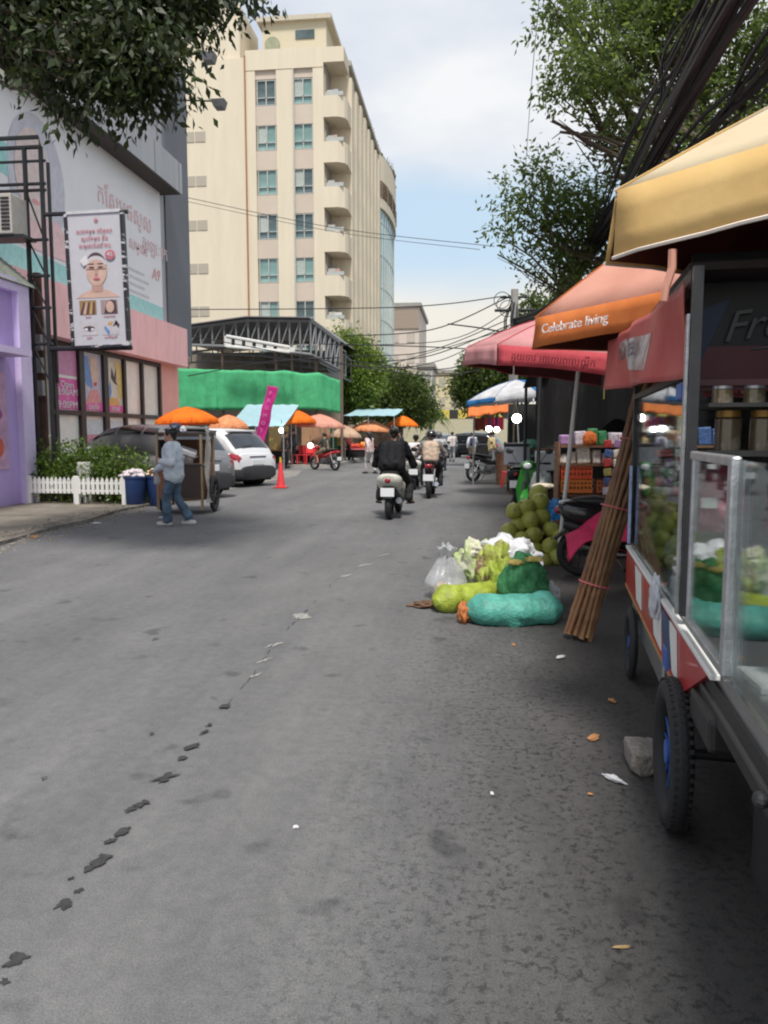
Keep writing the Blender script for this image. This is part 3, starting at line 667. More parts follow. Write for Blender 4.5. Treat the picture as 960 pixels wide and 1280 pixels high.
# ================================================================ TREES
import numpy as np
def leaf_mesh(name, clumps, n, size, m, parent=None, seed=1, droop=.3, aspect=.42, shell=.35, O=(0, 0, 0), sub=40, spray=6.5, clus=0, cr=.3):
    """many small folded leaf blades gathered in twig-sized sprays inside ellipsoid clumps (x,y,z,rx,ry,rz[,weight])"""
    g = np.random.default_rng(seed); wts = np.array([(c[6] if len(c) > 6 else 1)*c[3]*c[4]*c[5] for c in clumps])**.8; wts /= wts.sum()
    ns = max(1, n//sub); idx = g.choice(len(clumps), ns, p=wts); C = np.array([c[:6] for c in clumps])[idx]
    d = g.normal(size=(ns, 3)); d /= np.linalg.norm(d, axis=1)[:, None]; r = g.random(ns)**shell
    sc = C[:, :3] + d*r[:, None]*C[:, 3:6]
    if clus:        # sprays gather round a limited number of boughs, so the sky shows between them
        cc_ = sc[:clus]; pick = g.integers(0, len(cc_), ns); q_ = g.normal(size=(ns, 3)); q_ /= np.linalg.norm(q_, axis=1)[:, None]
        sc = cc_[pick] + q_*(g.random(ns)**.6)[:, None]*cr*np.array([1, 1, .6]); d = q_
    sd = d + g.normal(size=(ns, 3))*.5; sd[:, 2] -= droop*.6; sd /= np.linalg.norm(sd, axis=1)[:, None]   # spray direction
    k = np.repeat(np.arange(ns), sub); N_ = len(k)
    t = g.random(N_); sl = size*spray
    pos = sc[k] + sd[k]*(t[:, None]*sl) + g.normal(size=(N_, 3))*size*.9
    ax = sd[k]*.8 + g.normal(size=(N_, 3))*.75; ax[:, 2] -= droop; ax /= np.linalg.norm(ax, axis=1)[:, None]
    sidev = np.cross(ax, g.normal(size=(N_, 3))); sidev /= np.linalg.norm(sidev, axis=1)[:, None]+1e-9
    ls = size*(.6+.8*g.random(N_))[:, None]; w_ = ls*aspect*.5; nr = np.cross(ax, sidev)
    O = np.array(O)
    p0 = pos-O; p1 = pos-O+ax*ls*.45+sidev*w_+nr*ls*.08; p2 = pos-O+ax*ls; p3 = pos-O+ax*ls*.45-sidev*w_+nr*ls*.08
    V = np.stack([p0, p1, p2, p3], 1).reshape(-1, 3)
    me = bpy.data.meshes.new(name); me.vertices.add(len(V)); me.vertices.foreach_set('co', V.astype(np.float32).ravel())
    me.loops.add(N_*4); me.loops.foreach_set('vertex_index', np.arange(N_*4, dtype=np.int32)); me.polygons.add(N_)
    me.polygons.foreach_set('loop_start', np.arange(0, N_*4, 4, dtype=np.int32))
    try: me.polygons.foreach_set('loop_total', np.full(N_, 4, np.int32))
    except Exception: pass
    me.update(calc_edges=True); me.materials.append(m)
    o = bpy.data.objects.new(name, me); SC.collection.objects.link(o)
    if parent: o.parent = parent
    return o
def limb(mb, a, b, r0, r1, wob=.12, seed=0, n=7):
    a, b = Vector(a), Vector(b); L_ = (b-a).length; pts = []
    for i in range(n+1):
        t = i/n; q = a.lerp(b, t); k = math.sin(PI*t)*L_*wob
        q = q + Vector((noise.noise(Vector((t*2, seed, 1))), noise.noise(Vector((t*2, seed, 5))), noise.noise(Vector((t*2, seed, 9)))))*k*2
        pts.append(q)
    mb.tube(pts, [r0+(r1-r0)*i/n for i in range(n+1)], 7); return pts
def tree(name, label, base, clumps, nleaf, size, m, fork, r=.16, seed=1, group=None, droop=.3, bark=M_bark, sub=40, twigs=3, shell=.35, spray=6.5, clus=0, cr=.3):
    O = Vector(base); t = thing(name, label, 'tree', O, group=group)
    mb = MB(); fk = Vector(fork); pts = limb(mb, O, fk, r, r*.7, .05, seed)
    for i, c in enumerate(clumps):
        tip = Vector(c[:3]); mid = limb(mb, fk, tip, r*.42, r*.10, .14, seed+i*3.3)
        g = random.Random(seed*100+i)
        for k in range(twigs):
            s = mid[3+k % 4]; e = tip + Vector((g.uniform(-1, 1)*c[3], g.uniform(-1, 1)*c[4], g.uniform(-1, .8)*c[5]))*.85
            limb(mb, s, e, r*.12, r*.03, .12, seed+i+k*7, 5)
    mb.xform(Matrix.Translation(-O)).build('trunk', bark, t, True)
    leaf_mesh('crown', clumps, nleaf, size, m, t, seed, droop, O=O, sub=sub, shell=shell, spray=spray, clus=clus, cr=cr)
    return t
LF1 = leafmat('dark leaves', (.026, .046, .013), transl=.18); LF2 = leafmat('mid leaves', (.055, .095, .022), transl=.4); LF2b = leafmat('airy leaves', (.065, .11, .028), transl=.5); LF3 = leafmat('bright leaves', (.10, .17, .03), transl=.4)
def cl(u, v, y, r, ry=None, rz=None, w_=1):  # clump whose picture radius is r px
    p = aty(u, v, y); k = (p-C0).dot(FV)/F; return (p.x, p.y, p.z, r*k, ry or r*k*1.1, (rz or r)*k, w_)
# near tree whose boughs hang in at the top left
c1 = [cl(-60, -40, 8.2, 90), cl(30, 5, 7.6, 62), cl(25, 55, 7.4, 30), cl(110, 15, 8.0, 66), cl(100, 62, 7.6, 42), cl(185, 35, 7.8, 52), cl(170, 92, 7.5, 46), cl(205, 122, 7.6, 32), cl(150, 138, 7.7, 26), cl(120, 118, 7.2, 16, rz=22),
      cl(215, 70, 7.9, 20), cl(240, 20, 8, 30), cl(285, 0, 8.2, 26), cl(60, -60, 9.2, 110), cl(200, -60, 9, 90), cl(65, 92, 7.4, 18), cl(300, -50, 9, 40), cl(15, 80, 7.3, 14), cl(108, 140, 7.3, 9, rz=14)]
tree('street_tree', 'dark leafy tree reaching over the street at the top left corner', (-7.6, 6.4, .1), [(a_[0]-.20, a_[1], a_[2]+.30)+tuple(a_[3:]) for a_ in c1], 72000, .105, LF1, (-7.0, 7.6, 6.6), .2, 3, droop=.8, sub=18, twigs=2, spray=3.2, clus=330, cr=.24)
# airy tree above the stalls on the right
c2 = [cl(735, 40, 12.5, 50), cl(720, 110, 12.2, 42), cl(700, 165, 12, 16, rz=12), cl(690, 150, 12, 14), cl(760, 150, 12.5, 40), cl(780, 80, 12.8, 60), cl(800, 10, 13, 70), cl(860, 60, 13, 70), cl(930, 40, 13.2, 70), cl(850, 150, 13, 60), cl(920, 130, 13, 60), cl(820, 210, 12.6, 48), cl(760, 200, 12.4, 22, w_=.6), cl(870, 215, 12.6, 30), cl(700, 80, 12.2, 20), cl(690, 10, 12.6, 26), cl(960, 100, 13.4, 60), cl(1020, 20, 13, 90), cl(850, -60, 13.5, 110), cl(740, -60, 13.5, 70)]
tree('airy_tree', 'tall airy tree rising behind the yellow umbrella at the top right', (4.6, 13.4, 0), c2, 36000, .10, LF2b, (4.3, 13.2, 4.6), .2, 11, group='trees over the right hand stalls', twigs=4, sub=26, shell=.6, spray=3.6, clus=190, cr=.36)
c3 = [cl(660, 240, 13.6, 26), cl(645, 275, 13.6, 22), cl(632, 300, 13.5, 14), cl(690, 250, 13.8, 30), cl(720, 240, 14, 26), cl(700, 300, 14, 36, w_=.6), cl(730, 320, 14, 30), cl(690, 338, 14, 20, rz=12), cl(745, 270, 14, 30), cl(675, 215, 13.8, 12), cl(770, 300, 14.3, 30), cl(720, 352, 14.3, 22), cl(622, 318, 13.5, 7, rz=9), cl(640, 245, 13.6, 14)]
tree('airy_tree', 'smaller spreading tree whose boughs hang out left of the yellow umbrella', (3.9, 15.2, 0), c3, 7500, .095, LF2b, (3.4, 15.0, 3.2), .12, 23, group='trees over the right hand stalls', twigs=2, sub=20, shell=.5, spray=3.4, clus=90, cr=.26)
# trees down the street
tree('street_tree', 'bright green tree at the right end of the truss roofed hall', (-8.3, 48, 0), [cl(440, 442, 48, 20), cl(448, 478, 48, 24), cl(455, 460, 49, 20), cl(437, 470, 47.5, 20), cl(440, 505, 49, 18), cl(425, 425, 49, 10)], 16000, .26, LF3, (-8, 48, 3), .25, 5, sub=16, spray=2)
tree('street_tree', 'round dark green tree in the middle distance left of the palm', (-5.5, 56, 0), [cl(498, 485, 56, 26, rz=20), cl(480, 495, 56, 22), cl(515, 497, 56, 24), cl(500, 512, 56, 30, rz=14), cl(470, 512, 56, 14), cl(528, 515, 57, 16)], 16000, .26, LF2, (-5.2, 56, 2.4), .25, 6, sub=16, spray=2)
tree('street_tree', 'dark tree on the right just behind the blue and white umbrella', (1.8, 36, 0), [cl(600, 462, 36, 22), cl(590, 482, 36, 22), cl(625, 470, 36, 26), cl(615, 492, 36, 24), cl(580, 490, 36, 12), cl(650, 455, 36, 22), cl(668, 470, 34, 20)], 16000, .19, LF2, (2.0, 36, 2.4), .2, 8, sub=16, spray=2)
tree('street_tree', 'small green tree peeping over the pink umbrella beside the utility pole', (4.2, 33, 0), [cl(690, 400, 33, 20), cl(665, 388, 33, 14), cl(715, 395, 33, 24), cl(700, 430, 33, 28)], 9000, .19, LF2, (4.2, 33, 3.4), .18, 9, sub=16, spray=2)
# palm
t = thing('palm_tree', 'green palm with drooping fronds beyond the motorbikes', 'palm tree', (-3.3, 60, 0))
mb = MB(); mb.tube([(0, 0, 0), (.1, 0, 1.5), (.0, 0, 3.0)], [.2, .15, .13], 8); mb.build('trunk', M_bark, t, True)
mb = MB()
for k in range(26):
    a = 2*PI*k/26+rnd.uniform(-.1, .1); L0 = rnd.uniform(1.9, 2.7); rise = rnd.uniform(.3, 1.3); prev = None; dr = Vector((math.cos(a), math.sin(a), 0)); sd_ = Vector((-dr.y, dr.x, 0))
    for i in range(17):
        s = i/16; c = dr*L0*s*(1-.18*s) + Vector((0, 0, 3.0 + rise*1.5*s - 2.6*s*s)); w0 = .42*math.sin(PI*min(1, s*1.1+.08))
        if prev: 
            for sg in (-1, 1): mb.quad(prev[0], c, c+sd_*sg*w0*.9+Vector((0, 0, -.25))+dr*.15, prev[0]+sd_*sg*prev[1]*.25+Vector((0, 0, -.05)))
        prev = (c, w0)
mb.build('fronds', LF3, t, recalc=False)
# hedge plants behind the picket fence
hp = [(48, 22), (72, 24), (98, 28), (122, 26), (146, 20)]
for i, (u, r) in enumerate(hp):
    lab = ['clipped green shrub against the lilac wall, leftmost behind the picket fence', 'green shrub behind the picket fence, second from the lilac wall', 'tallest green shrub in the middle behind the picket fence', 'green shrub behind the picket fence, second from its right end', 'green shrub at the right end behind the picket fence, beside the blue tubs'][i]
    b = atz(u, 622, .055); b.y = 15.7; b.x = (u-590)/950*15.7; b.z = .05
    O = b; t = thing('shrub', lab, 'shrub', O, group='shrubs behind the picket fence')
    mb = MB(); g = random.Random(i)
    for k in range(7): mb.tube([O, O+Vector((g.uniform(-.2, .2), g.uniform(-.1, .1), .4)), O+Vector((g.uniform(-.4, .4), g.uniform(-.2, .2), 1.0))], [.016, .012, .005], 5)
    mb.xform(Matrix.Translation(-O)).build('stems', M_bark, t)
    top = 1.2 - (.1 if i in (0, 4) else 0)
    leaf_mesh('foliage', [(O.x+.02, O.y, .68-.04*i, .32, .26, .24), (O.x-.2, O.y+.05, .84-.05*i, .18, .16, .14), (O.x+.2, O.y-.05, .76-.05*i, .18, .16, .14), (O.x, O.y, .5, .22, .2, .18)], 2400, .085, leafmat('shrub leaves', (.07, .13, .022), transl=.3), t, 50+i, .1, O=O, sub=10, aspect=.55, shell=.5)
# white planter bed under the shrubs
t = thing('planter_bed', 'low dark planter bed that the shrubs grow from', 'planter', (-8.25, 15.75, .055)); MB().box(-1.15, 1.1, -.2, .2, 0, .22, bev=.02).build('trough', mat('dirty planter', (.10, .09, .08), .9, var=.3), t); MB().box(-1.1, 1.05, -.16, .16, .2, .235).build('soil', mat('soil', (.05, .035, .025), .95), t)
t = thing('white_planter', 'small white pot half hidden among the shrubs', 'planter', ((87-590)/950*15.45, 15.4, .055)); MB().box(-.16, .16, -.12, .12, 0, .86, bev=.02).build('pot', mat('dirty white', (.5, .5, .47), .7), t); leaf_mesh('sprig', [(0, 0, .9, .12, .1, .1)], 120, .06, MATS['shrub leaves'], t, 5, sub=8)
# picket fence: two sections
def picket(name_label, x0, x1, y, n_):
    t = thing('picket_fence', name_label, 'fence', (x0, y, .055), group='white picket fence sections')
    W = x1-x0
    mb = MB()
    for z in (.26, .42): mb.box(.03, W-.03, .0, .03, z, z+.045)
    mb.build('rail', M_white, t)
    for k in range(n_):
        xc = .09+(W-.18)*k/(n_-1); w_ = .034; mb = MB(); mb.prism([(xc-w_, -.02, .22), (xc+w_, -.02, .22), (xc+w_, -.02, .50), (xc, -.02, .565), (xc-w_, -.02, .50)], (0, .018, 0)); mb.build('picket', M_white, t)
    for xc in (.04, W-.04): MB().box(xc-.04, xc+.04, -.03, .05, 0, .58, bev=.006).build('post', M_white, t)
    for xc in (.04, W-.04): MB().box(xc-.03, xc+.03, .28, .34, 0, .5, bev=.006).build('post', M_white, t)
    for xc in (.04, W-.04): MB().box(xc-.02, xc+.02, .05, .30, .14, .18).build('cross_bar', M_white, t)
picket('white picket fence section whose left end touches the lilac wall', -9.28, -8.17, 15.0, 11)
picket('white picket fence section whose right end stands by the blue tubs', -8.15, -7.06, 14.88, 10)

# ================================================================ street sign frame, hanging sign, air conditioner, awning
t = thing('steel_sign_frame', 'black steel lattice frame carrying the clinic sign, beside the lilac shop', 'sign frame', (-9.0, 15.6, .055))
O = Vector((-9.0, 15.6, .055)); fr = MB()
yF = 15.6
PX = lambda u, v, y=yF: aty(u, v, y)-O
xa, xb_ = PX(40, 400).x, PX(60, 400).x
for x in (xa, xb_): fr.tube([(x, 0, 0), (x, 0, PX(40, 184).z)], .055, 6)
fr.tube([(xa, .9, 2.6), (xa, .9, PX(40, 184).z)], .045, 6)
zt = PX(40, 184).z
fr.tube([(xa-1.6, 0, zt), (xb_, 0, zt), (xb_+.25, -.5, zt), (xa-1.6, -.5, zt)], .045, 6)
fr.tube([(xa-1.6, 0, zt-.28), (xb_+.1, 0, zt-.28)], .03, 6)
for v in (230, 238, 300, 345, 385, 430): z = PX(40, v).z; fr.tube([(xa-(.9 if v in (230, 238, 300) else .05), 0, z), (xb_+.08, 0, z)], .035, 6)
for v0, v1 in ((238, 300), (300, 345), (345, 385), (385, 430), (430, 480)): fr.tube([(xa, 0, PX(40, v0).z), (xb_, 0, PX(40, v1).z)], .02, 5)
fr.build('lattice', M_blackmetal, t)
z = PX(60, 268).z; MB().tube([(xb_, 0, z), (PX(160, 268).x, 0, z+.0)], .045, 6).build('top_arm', M_blackmetal, t)
z2 = PX(60, 436).z; MB().tube([(xb_, 0, z2), (PX(165, 436).x, 0, z2)], .05, 6).build('bottom_arm', M_blackmetal, t)
# the sign panel itself
x0, x1 = aty(92, 350, 15.55).x, aty(159, 350, 15.55).x; z0, z1 = aty(120, 432, 15.55).z, aty(120, 268, 15.55).z; Wd, Ht = x1-x0, z1-z0
t = thing('clinic_sign', 'tall grey hanging sign with a resting womans face above four small treatment pictures', 'sign', ((x0+x1)/2, 15.5, z0)); t.rotation_euler.y = R_(-1.2)
MB().box(-Wd/2, Wd/2, -.03, .03, 0, Ht).build('panel', mat('pale grey sign vinyl', (.50, .50, .54), .5, var=.04), t)
f = MB()
f.box(-Wd/2, Wd/2, -.06, .05, -.05, 0); M_fr = mat('peeling black and white frame', (.02, .02, .025), .5, col2=(.5, .5, .52), thr=(.56, .6), scale=9, stretch=(.3, .3, 1)); f.build('frame_bar', M_fr, t)
for a in (-Wd/2-.02, Wd/2+.02): MB().box(a-.035, a+.035, -.062, .052, -.03, Ht+.02).build('frame_bar', M_fr, t)
MB().box(-Wd/2, Wd/2, -.055, .04, Ht, Ht+.06).build('top_strip', mat('white tape', (.55, .56, .58), .5), t)
def sp_(pl, m, k): mb = MB(); mb.prism([(x, -.032-.004*k, z) for x, z in pl], (0, .002, 0)); return mb.build('print', m, t)
E_ = lambda cx, cz, rx, rz, n=26: [(cx+rx*math.cos(2*PI*i/n), cz+rz*math.sin(2*PI*i/n)) for i in range(n)]
sk = mat('sign skin print', (.56, .38, .31), .5); skd = mat('sign skin shadow print', (.46, .29, .24), .5); hb = mat('sign hairband print', (.55, .52, .55), .5); dk = mat('sign dark print', (.08, .05, .06), .5); redp = mat('sign red print', (.52, .16, .20), .5)
s = Ht/2.75
sp_([(-.5*s, 1.0*s), (-.3*s, 1.12*s), (-.12*s, 1.18*s), (.12*s, 1.18*s), (.3*s, 1.12*s), (.5*s, 1.0*s)], sk, 1)
sp_([(-.12*s, 1.12*s), (.12*s, 1.12*s), (.13*s, 1.4*s), (-.13*s, 1.4*s)], skd, 2)
sp_(E_(0, 1.58*s, .235*s, .33*s), sk, 3); sp_([(.2*s*math.cos(a_)*1.1, 1.68*s+.26*s*math.sin(a_)) for a_ in [PI*i/16 for i in range(17)]], dk, 4)
sp_([(.225*s*math.cos(a_)*1.05, 1.67*s+.20*s*math.sin(a_)) for a_ in [PI*i/16 for i in range(17)]], hb, 5)
sp_([(.22*s*math.cos(a_)*1.0, 1.6*s+.19*s*math.sin(a_)) for a_ in [PI*i/16 for i in range(17)]], sk, 6)
for sx_ in (-1, 1): sp_(E_(sx_*.1*s, 1.63*s, .065*s, .018*s, 12), dk, 7); sp_(E_(sx_*.1*s, 1.70*s, .075*s, .012*s, 12), dk, 7)
sp_([(-.03*s, 1.48*s), (.03*s, 1.48*s), (.02*s, 1.60*s), (-.02*s, 1.60*s)], skd, 7); sp_(E_(0, 1.40*s, .075*s, .025*s, 14), redp, 7)
sp_([(-.35*s, 1.78*s), (-.2*s, 1.9*s), (-.15*s, 1.72*s), (-.28*s, 1.66*s)], mat('sign white print', (.66, .66, .68), .5), 7)
sp_(E_(.33*s, 1.88*s, .11*s, .10*s), redp, 7)
for i in range(3): text(('សេវាកម្ម ថែរក្សា', 'ស្បែកមុខ និង', 'សម្រស់ទំនើប ២៤')[i], .115*s, (0, -.045, (2.38-.15*i)*s), (1, 0, 0), (0, 0, 1), redp, t)
text('45', .13*s, (.33*s, -.07, 1.88*s), (1, 0, 0), (0, 0, 1), MATS['sign white print'], t)
text('❀', .12*s, (.05*s, -.045, 2.6*s), (1, 0, 0), (0, 0, 1), redp, t)
for i, (cx, cz, base) in enumerate(((-.24, .80, (.30, .18, .08)), (.24, .80, (.34, .26, .27)), (-.24, .36, (.50, .48, .50)), (.24, .36, (.50, .48, .50)))):
    sp_([((cx-.19)*s, (cz-.15)*s), ((cx+.19)*s, (cz-.15)*s), ((cx+.19)*s, (cz+.15)*s), ((cx-.19)*s, (cz+.15)*s)], mat('sign picture %d' % i, base, .5), 1)
    text(('ក្រចក', 'សម្អាតមុខ', 'ភ្នែក', 'សាក់ចិញ្ចើម')[i], .06*s, (cx*s, -.04, (cz-.2)*s), (1, 0, 0), (0, 0, 1), redp, t)
for k in range(5): sp_([((-.42+.07*k)*s, .66*s), ((-.37+.07*k)*s, .66*s), ((-.30+.055*k)*s, .9*s), ((-.33+.055*k)*s, .92*s)], (dk, sk, dk, mat('gold print', (.5, .3, .1), .5), dk)[k], 2)
sp_(E_(.26*s, .8*s, .09*s, .12*s), sk, 3); sp_([(.12*s, .66*s), (.42*s, .66*s), (.40*s, .92*s), (.3*s, .95*s), (.18*s, .9*s)], dk, 2)
sp_(E_(-.24*s, .36*s, .13*s, .05*s), dk, 2); sp_(E_(-.24*s, .34*s, .12*s, .03*s), MATS['sign white print'], 3); sp_(E_(-.23*s, .35*s, .04*s, .04*s), dk, 4)
for a_, b_, m_ in (((.1, .35), (.2, .25), mat('blue dab print', (.12, .25, .5), .5)), ((.18, .42), (.28, .46), mat('gold print', (.5, .3, .1), .5)), ((.3, .38), (.38, .47), dk), ((.34, .46), (.42, .4), dk)): sp_([(a_[0]*s, a_[1]*s), (b_[0]*s, b_[1]*s-.05), (b_[0]*s+.03, b_[1]*s+.02), (a_[0]*s+.03, a_[1]*s+.06)], m_, 2)
# air conditioner on the frame
p = aty(8, 272, 15.3)
t = thing('air_conditioner', 'beige outdoor air conditioner unit perched above the lilac shop', 'air conditioner', (p.x, 15.3, p.z-.4))
MB().box(-.42, .3, -.3, .3, 0, .8, bev=.02).build('casing', mat('dirty beige metal', (.42, .40, .36), .6), t)
mb = MB()
for k in range(9): mb.box(.08, .26, -.315, -.30, .08+k*.075, .12+k*.075)
mb.build('grille', M_blackmetal, t); MB().box(-.40, .02, -.312, -.30, .08, .72).build('fan_grille', M_dark, t)
MB().box(-.5, .5, -.25, .25, -.06, -.0).build('bracket', M_blackmetal, t)
t = thing('corrugated_awning', 'curved green grey corrugated awning over the lilac shop', 'awning', (-9.98, 15.5, 4.75))
mb = MB()
mb.grid(lambda s, q: (-1.6+2.35*s, -1.4+1.5*q, 1.25*math.cos(s*PI*.52)-.1+.02*math.sin(s*150)), 120, 2, .02); mb.build('sheet', mat('green grey corrugated sheet', (.22, .24, .20), .6, var=.3), t)
MB().box(-1.6, .72, .08, .12, -.1, -.02).build('bearer', M_blackmetal, t)
# wooden utility post with meter boxes beside the frame
t = thing('utility_post', 'weathered brown utility post with meter boxes beside the lilac shop', 'post', (-9.62, 16.3, .055))
MB().tube([(0, 0, 0), (0, 0, 5.0)], [.11, .09], 10).build('post', mat('brown post', (.10, .05, .035), .8, var=.4), t)
for z in (2.3, 2.8, 3.3): MB().box(-.14, .14, -.22, -.1, z, z+.34, bev=.01).build('meter_box', mat('grey meter box', (.30, .29, .28), .5), t)
MB().tube([(.17, -.05, .3), (.17, -.05, 3.6), (.1, 0, 4.2)], .03, 6).build('conduit', mat('pale conduit', (.4, .38, .34), .6), t)

# ================================================================ UTILITY POLE AND CABLES
t = thing('utility_pole', 'grey concrete utility pole where the overhead cables meet', 'utility pole', (1.45, 28, 0))
MB().tube([(0, 0, 0), (0, 0, 6.62)], [.2, .13], 14).build('pole', M_conc, t, True)
mb = MB(); mb.tube([(-.7, 0, 5.9), (.7, 0, 5.9)], .05, 6); mb.tube([(-.5, 0, 6.35), (.5, 0, 6.35)], .04, 6)
mb.build('cross_arm', M_blackmetal, t)
mb = MB(); g = random.Random(4)
for k in range(16): a = g.uniform(0, 6); mb.tube([(.1*math.cos(a), .1*math.sin(a), 6.2), (.25*math.cos(a)-.1, .25*math.sin(a), 5.6), (.35*math.cos(a), .35*math.sin(a), 4.7), (.15*math.cos(a), .15*math.sin(a), 4.0)], .025, 5)
for k in range(3): mb.torus((-.45+.1*k, -.05, 6.25-.15*k), (0.2, 1, .1), .28, .015, 20, 5)
mb.build('cable_coils', M_black, t)
M_cable = mat('cable rubber', (.022, .022, .024), .6)
t = thing('cable_bundle', 'thick sagging bundle of black cables running above the right hand stalls to the pole', 'cables', (1.5, 28, 5.4)); O = Vector((1.5, 28, 5.4)); g = random.Random(9); mb = MB()
bp_ = [Vector((1.5, 28, 5.5)), aty(690, 385, 21), aty(735, 315, 15), aty(780, 248, 11.6), aty(845, 130, 8.2), aty(915, 5, 6.0), aty(1010, -160, 4.4), aty(1200, -500, 3.0)]
def smooth(P, n=6):
    o = []
    for i in range(len(P)-1):
        p0, p1, p2, p3 = P[max(0, i-1)], P[i], P[i+1], P[min(len(P)-1, i+2)]
        for k in range(n):
            t_ = k/n; o.append(.5*((2*p1)+(p2-p0)*t_+(2*p0-5*p1+4*p2-p3)*t_*t_+(3*p1-p0-3*p2+p3)*t_**3))
    o.append(P[-1]); return o
for k in range(24):
    sp0 = g.uniform(.5, 1.0); a = g.uniform(0, 2*PI); ph = g.uniform(0, 9)
    off = [Vector((math.cos(a+.35*i+ph)*.10, 0, math.sin(a+.35*i)*.11))*sp0*(1+.12*i) for i in range(len(bp_))]
    mb.tube([p-O for p in smooth([b+o for b, o in zip(bp_, off)])], g.choice((.014, .02, .028)), 5)
mb.build('cables', M_cable, t, True)
t = thing('cable_bundle', 'second looser bundle of cables higher in the top right corner', 'cables', (1.9, 20, 5.2)); O = Vector((1.9, 20, 5.2)); mb = MB()
bp2 = [aty(745, 330, 17), aty(800, 265, 12.5), aty(880, 170, 9.5), aty(960, 75, 7.5), aty(1080, -90, 5.5), aty(1250, -300, 4)]
for k in range(10):
    off = [Vector((g.uniform(-1, 1)*.10, 0, g.uniform(-1, 1)*.10))*(1+.2*i) for i in range(len(bp2))]
    mb.tube([p-O for p in smooth([b+o for b, o in zip(bp2, off)])], g.choice((.013, .018, .024)), 5)
mb.build('cables', M_cable, t, True)
bp3 = [aty(650, 430, 26), aty(720, 345, 16), aty(800, 160, 9.5), aty(850, 70, 7.6), aty(905, -60, 6)]
t = thing('cable_bundle', 'thin spread of cables hanging left of the main bundle before the airy tree', 'cables', (1.6, 20, 5.0)); O = Vector((1.6, 20, 5.0)); mb = MB()
for k in range(7):
    off = [Vector((g.uniform(-1, 1)*.13, 0, g.uniform(-1, 1)*.13)) for i in range(len(bp3))]
    mb.tube([p-O for p in smooth([b+o for b, o in zip(bp3, off)])], g.choice((.01, .014)), 5)
mb.build('cables', M_cable, t, True)
wires = [((225, 245, 30), (420, 285, 30), (618, 308, 29), .012, 'thin wire crossing high in front of the cream tower'),
         ((225, 250, 30.5), (420, 290, 30.5), (600, 312, 29), .010, 'second thin wire just under the highest one before the cream tower'),
         ((655, 240, 24), (664, 110, 20), (676, -20, 17), .008, 'faint single wire rising steeply in the open sky')]
low = [((235, 387), (500, 384), (632, 370), .02), ((430, 420), (540, 412), (634, 372), .022), ((424, 432), (560, 425), (636, 388), .016), ((430, 445), (530, 440), (634, 400), .018), ((470, 452), (540, 444), (640, 405), .02), ((480, 458), (560, 434), (640, 410), .016), ((400, 430), (520, 433), (600, 437), .022), ((500, 462), (560, 447), (636, 408), .016), ((430, 450), (540, 462), (612, 448), .02), ((424, 455), (540, 470), (600, 462), .022), ((240, 420), (440, 456), (520, 458), .02), ((235, 470), (330, 453), (424, 447), .022), ((560, 405), (600, 410), (632, 416), .03)]
for a, b, c, r, lab in wires:
    P_ = [aty(*a), aty(*b), aty(*c)]; O = P_[0].copy(); mb = MB(); mb.tube([p-O for p in smooth(P_, 8)], r, 5); o = mb.build('overhead_wire', M_cable); o.location = O; tag(o, lab, 'wire', 'overhead wires')
for a, b, c, r in low:
    P_ = [aty(*a, 32), aty(*b, 30), aty(*c, 28)]; O = P_[0].copy(); mb = MB(); mb.tube([p-O for p in smooth(P_, 8)], r, 5); o = mb.build('overhead_wire', M_cable); o.location = O; tag(o, 'one of the tangle of dark wires crossing the street at the far pole', 'wire', 'tangle of wires across the street')
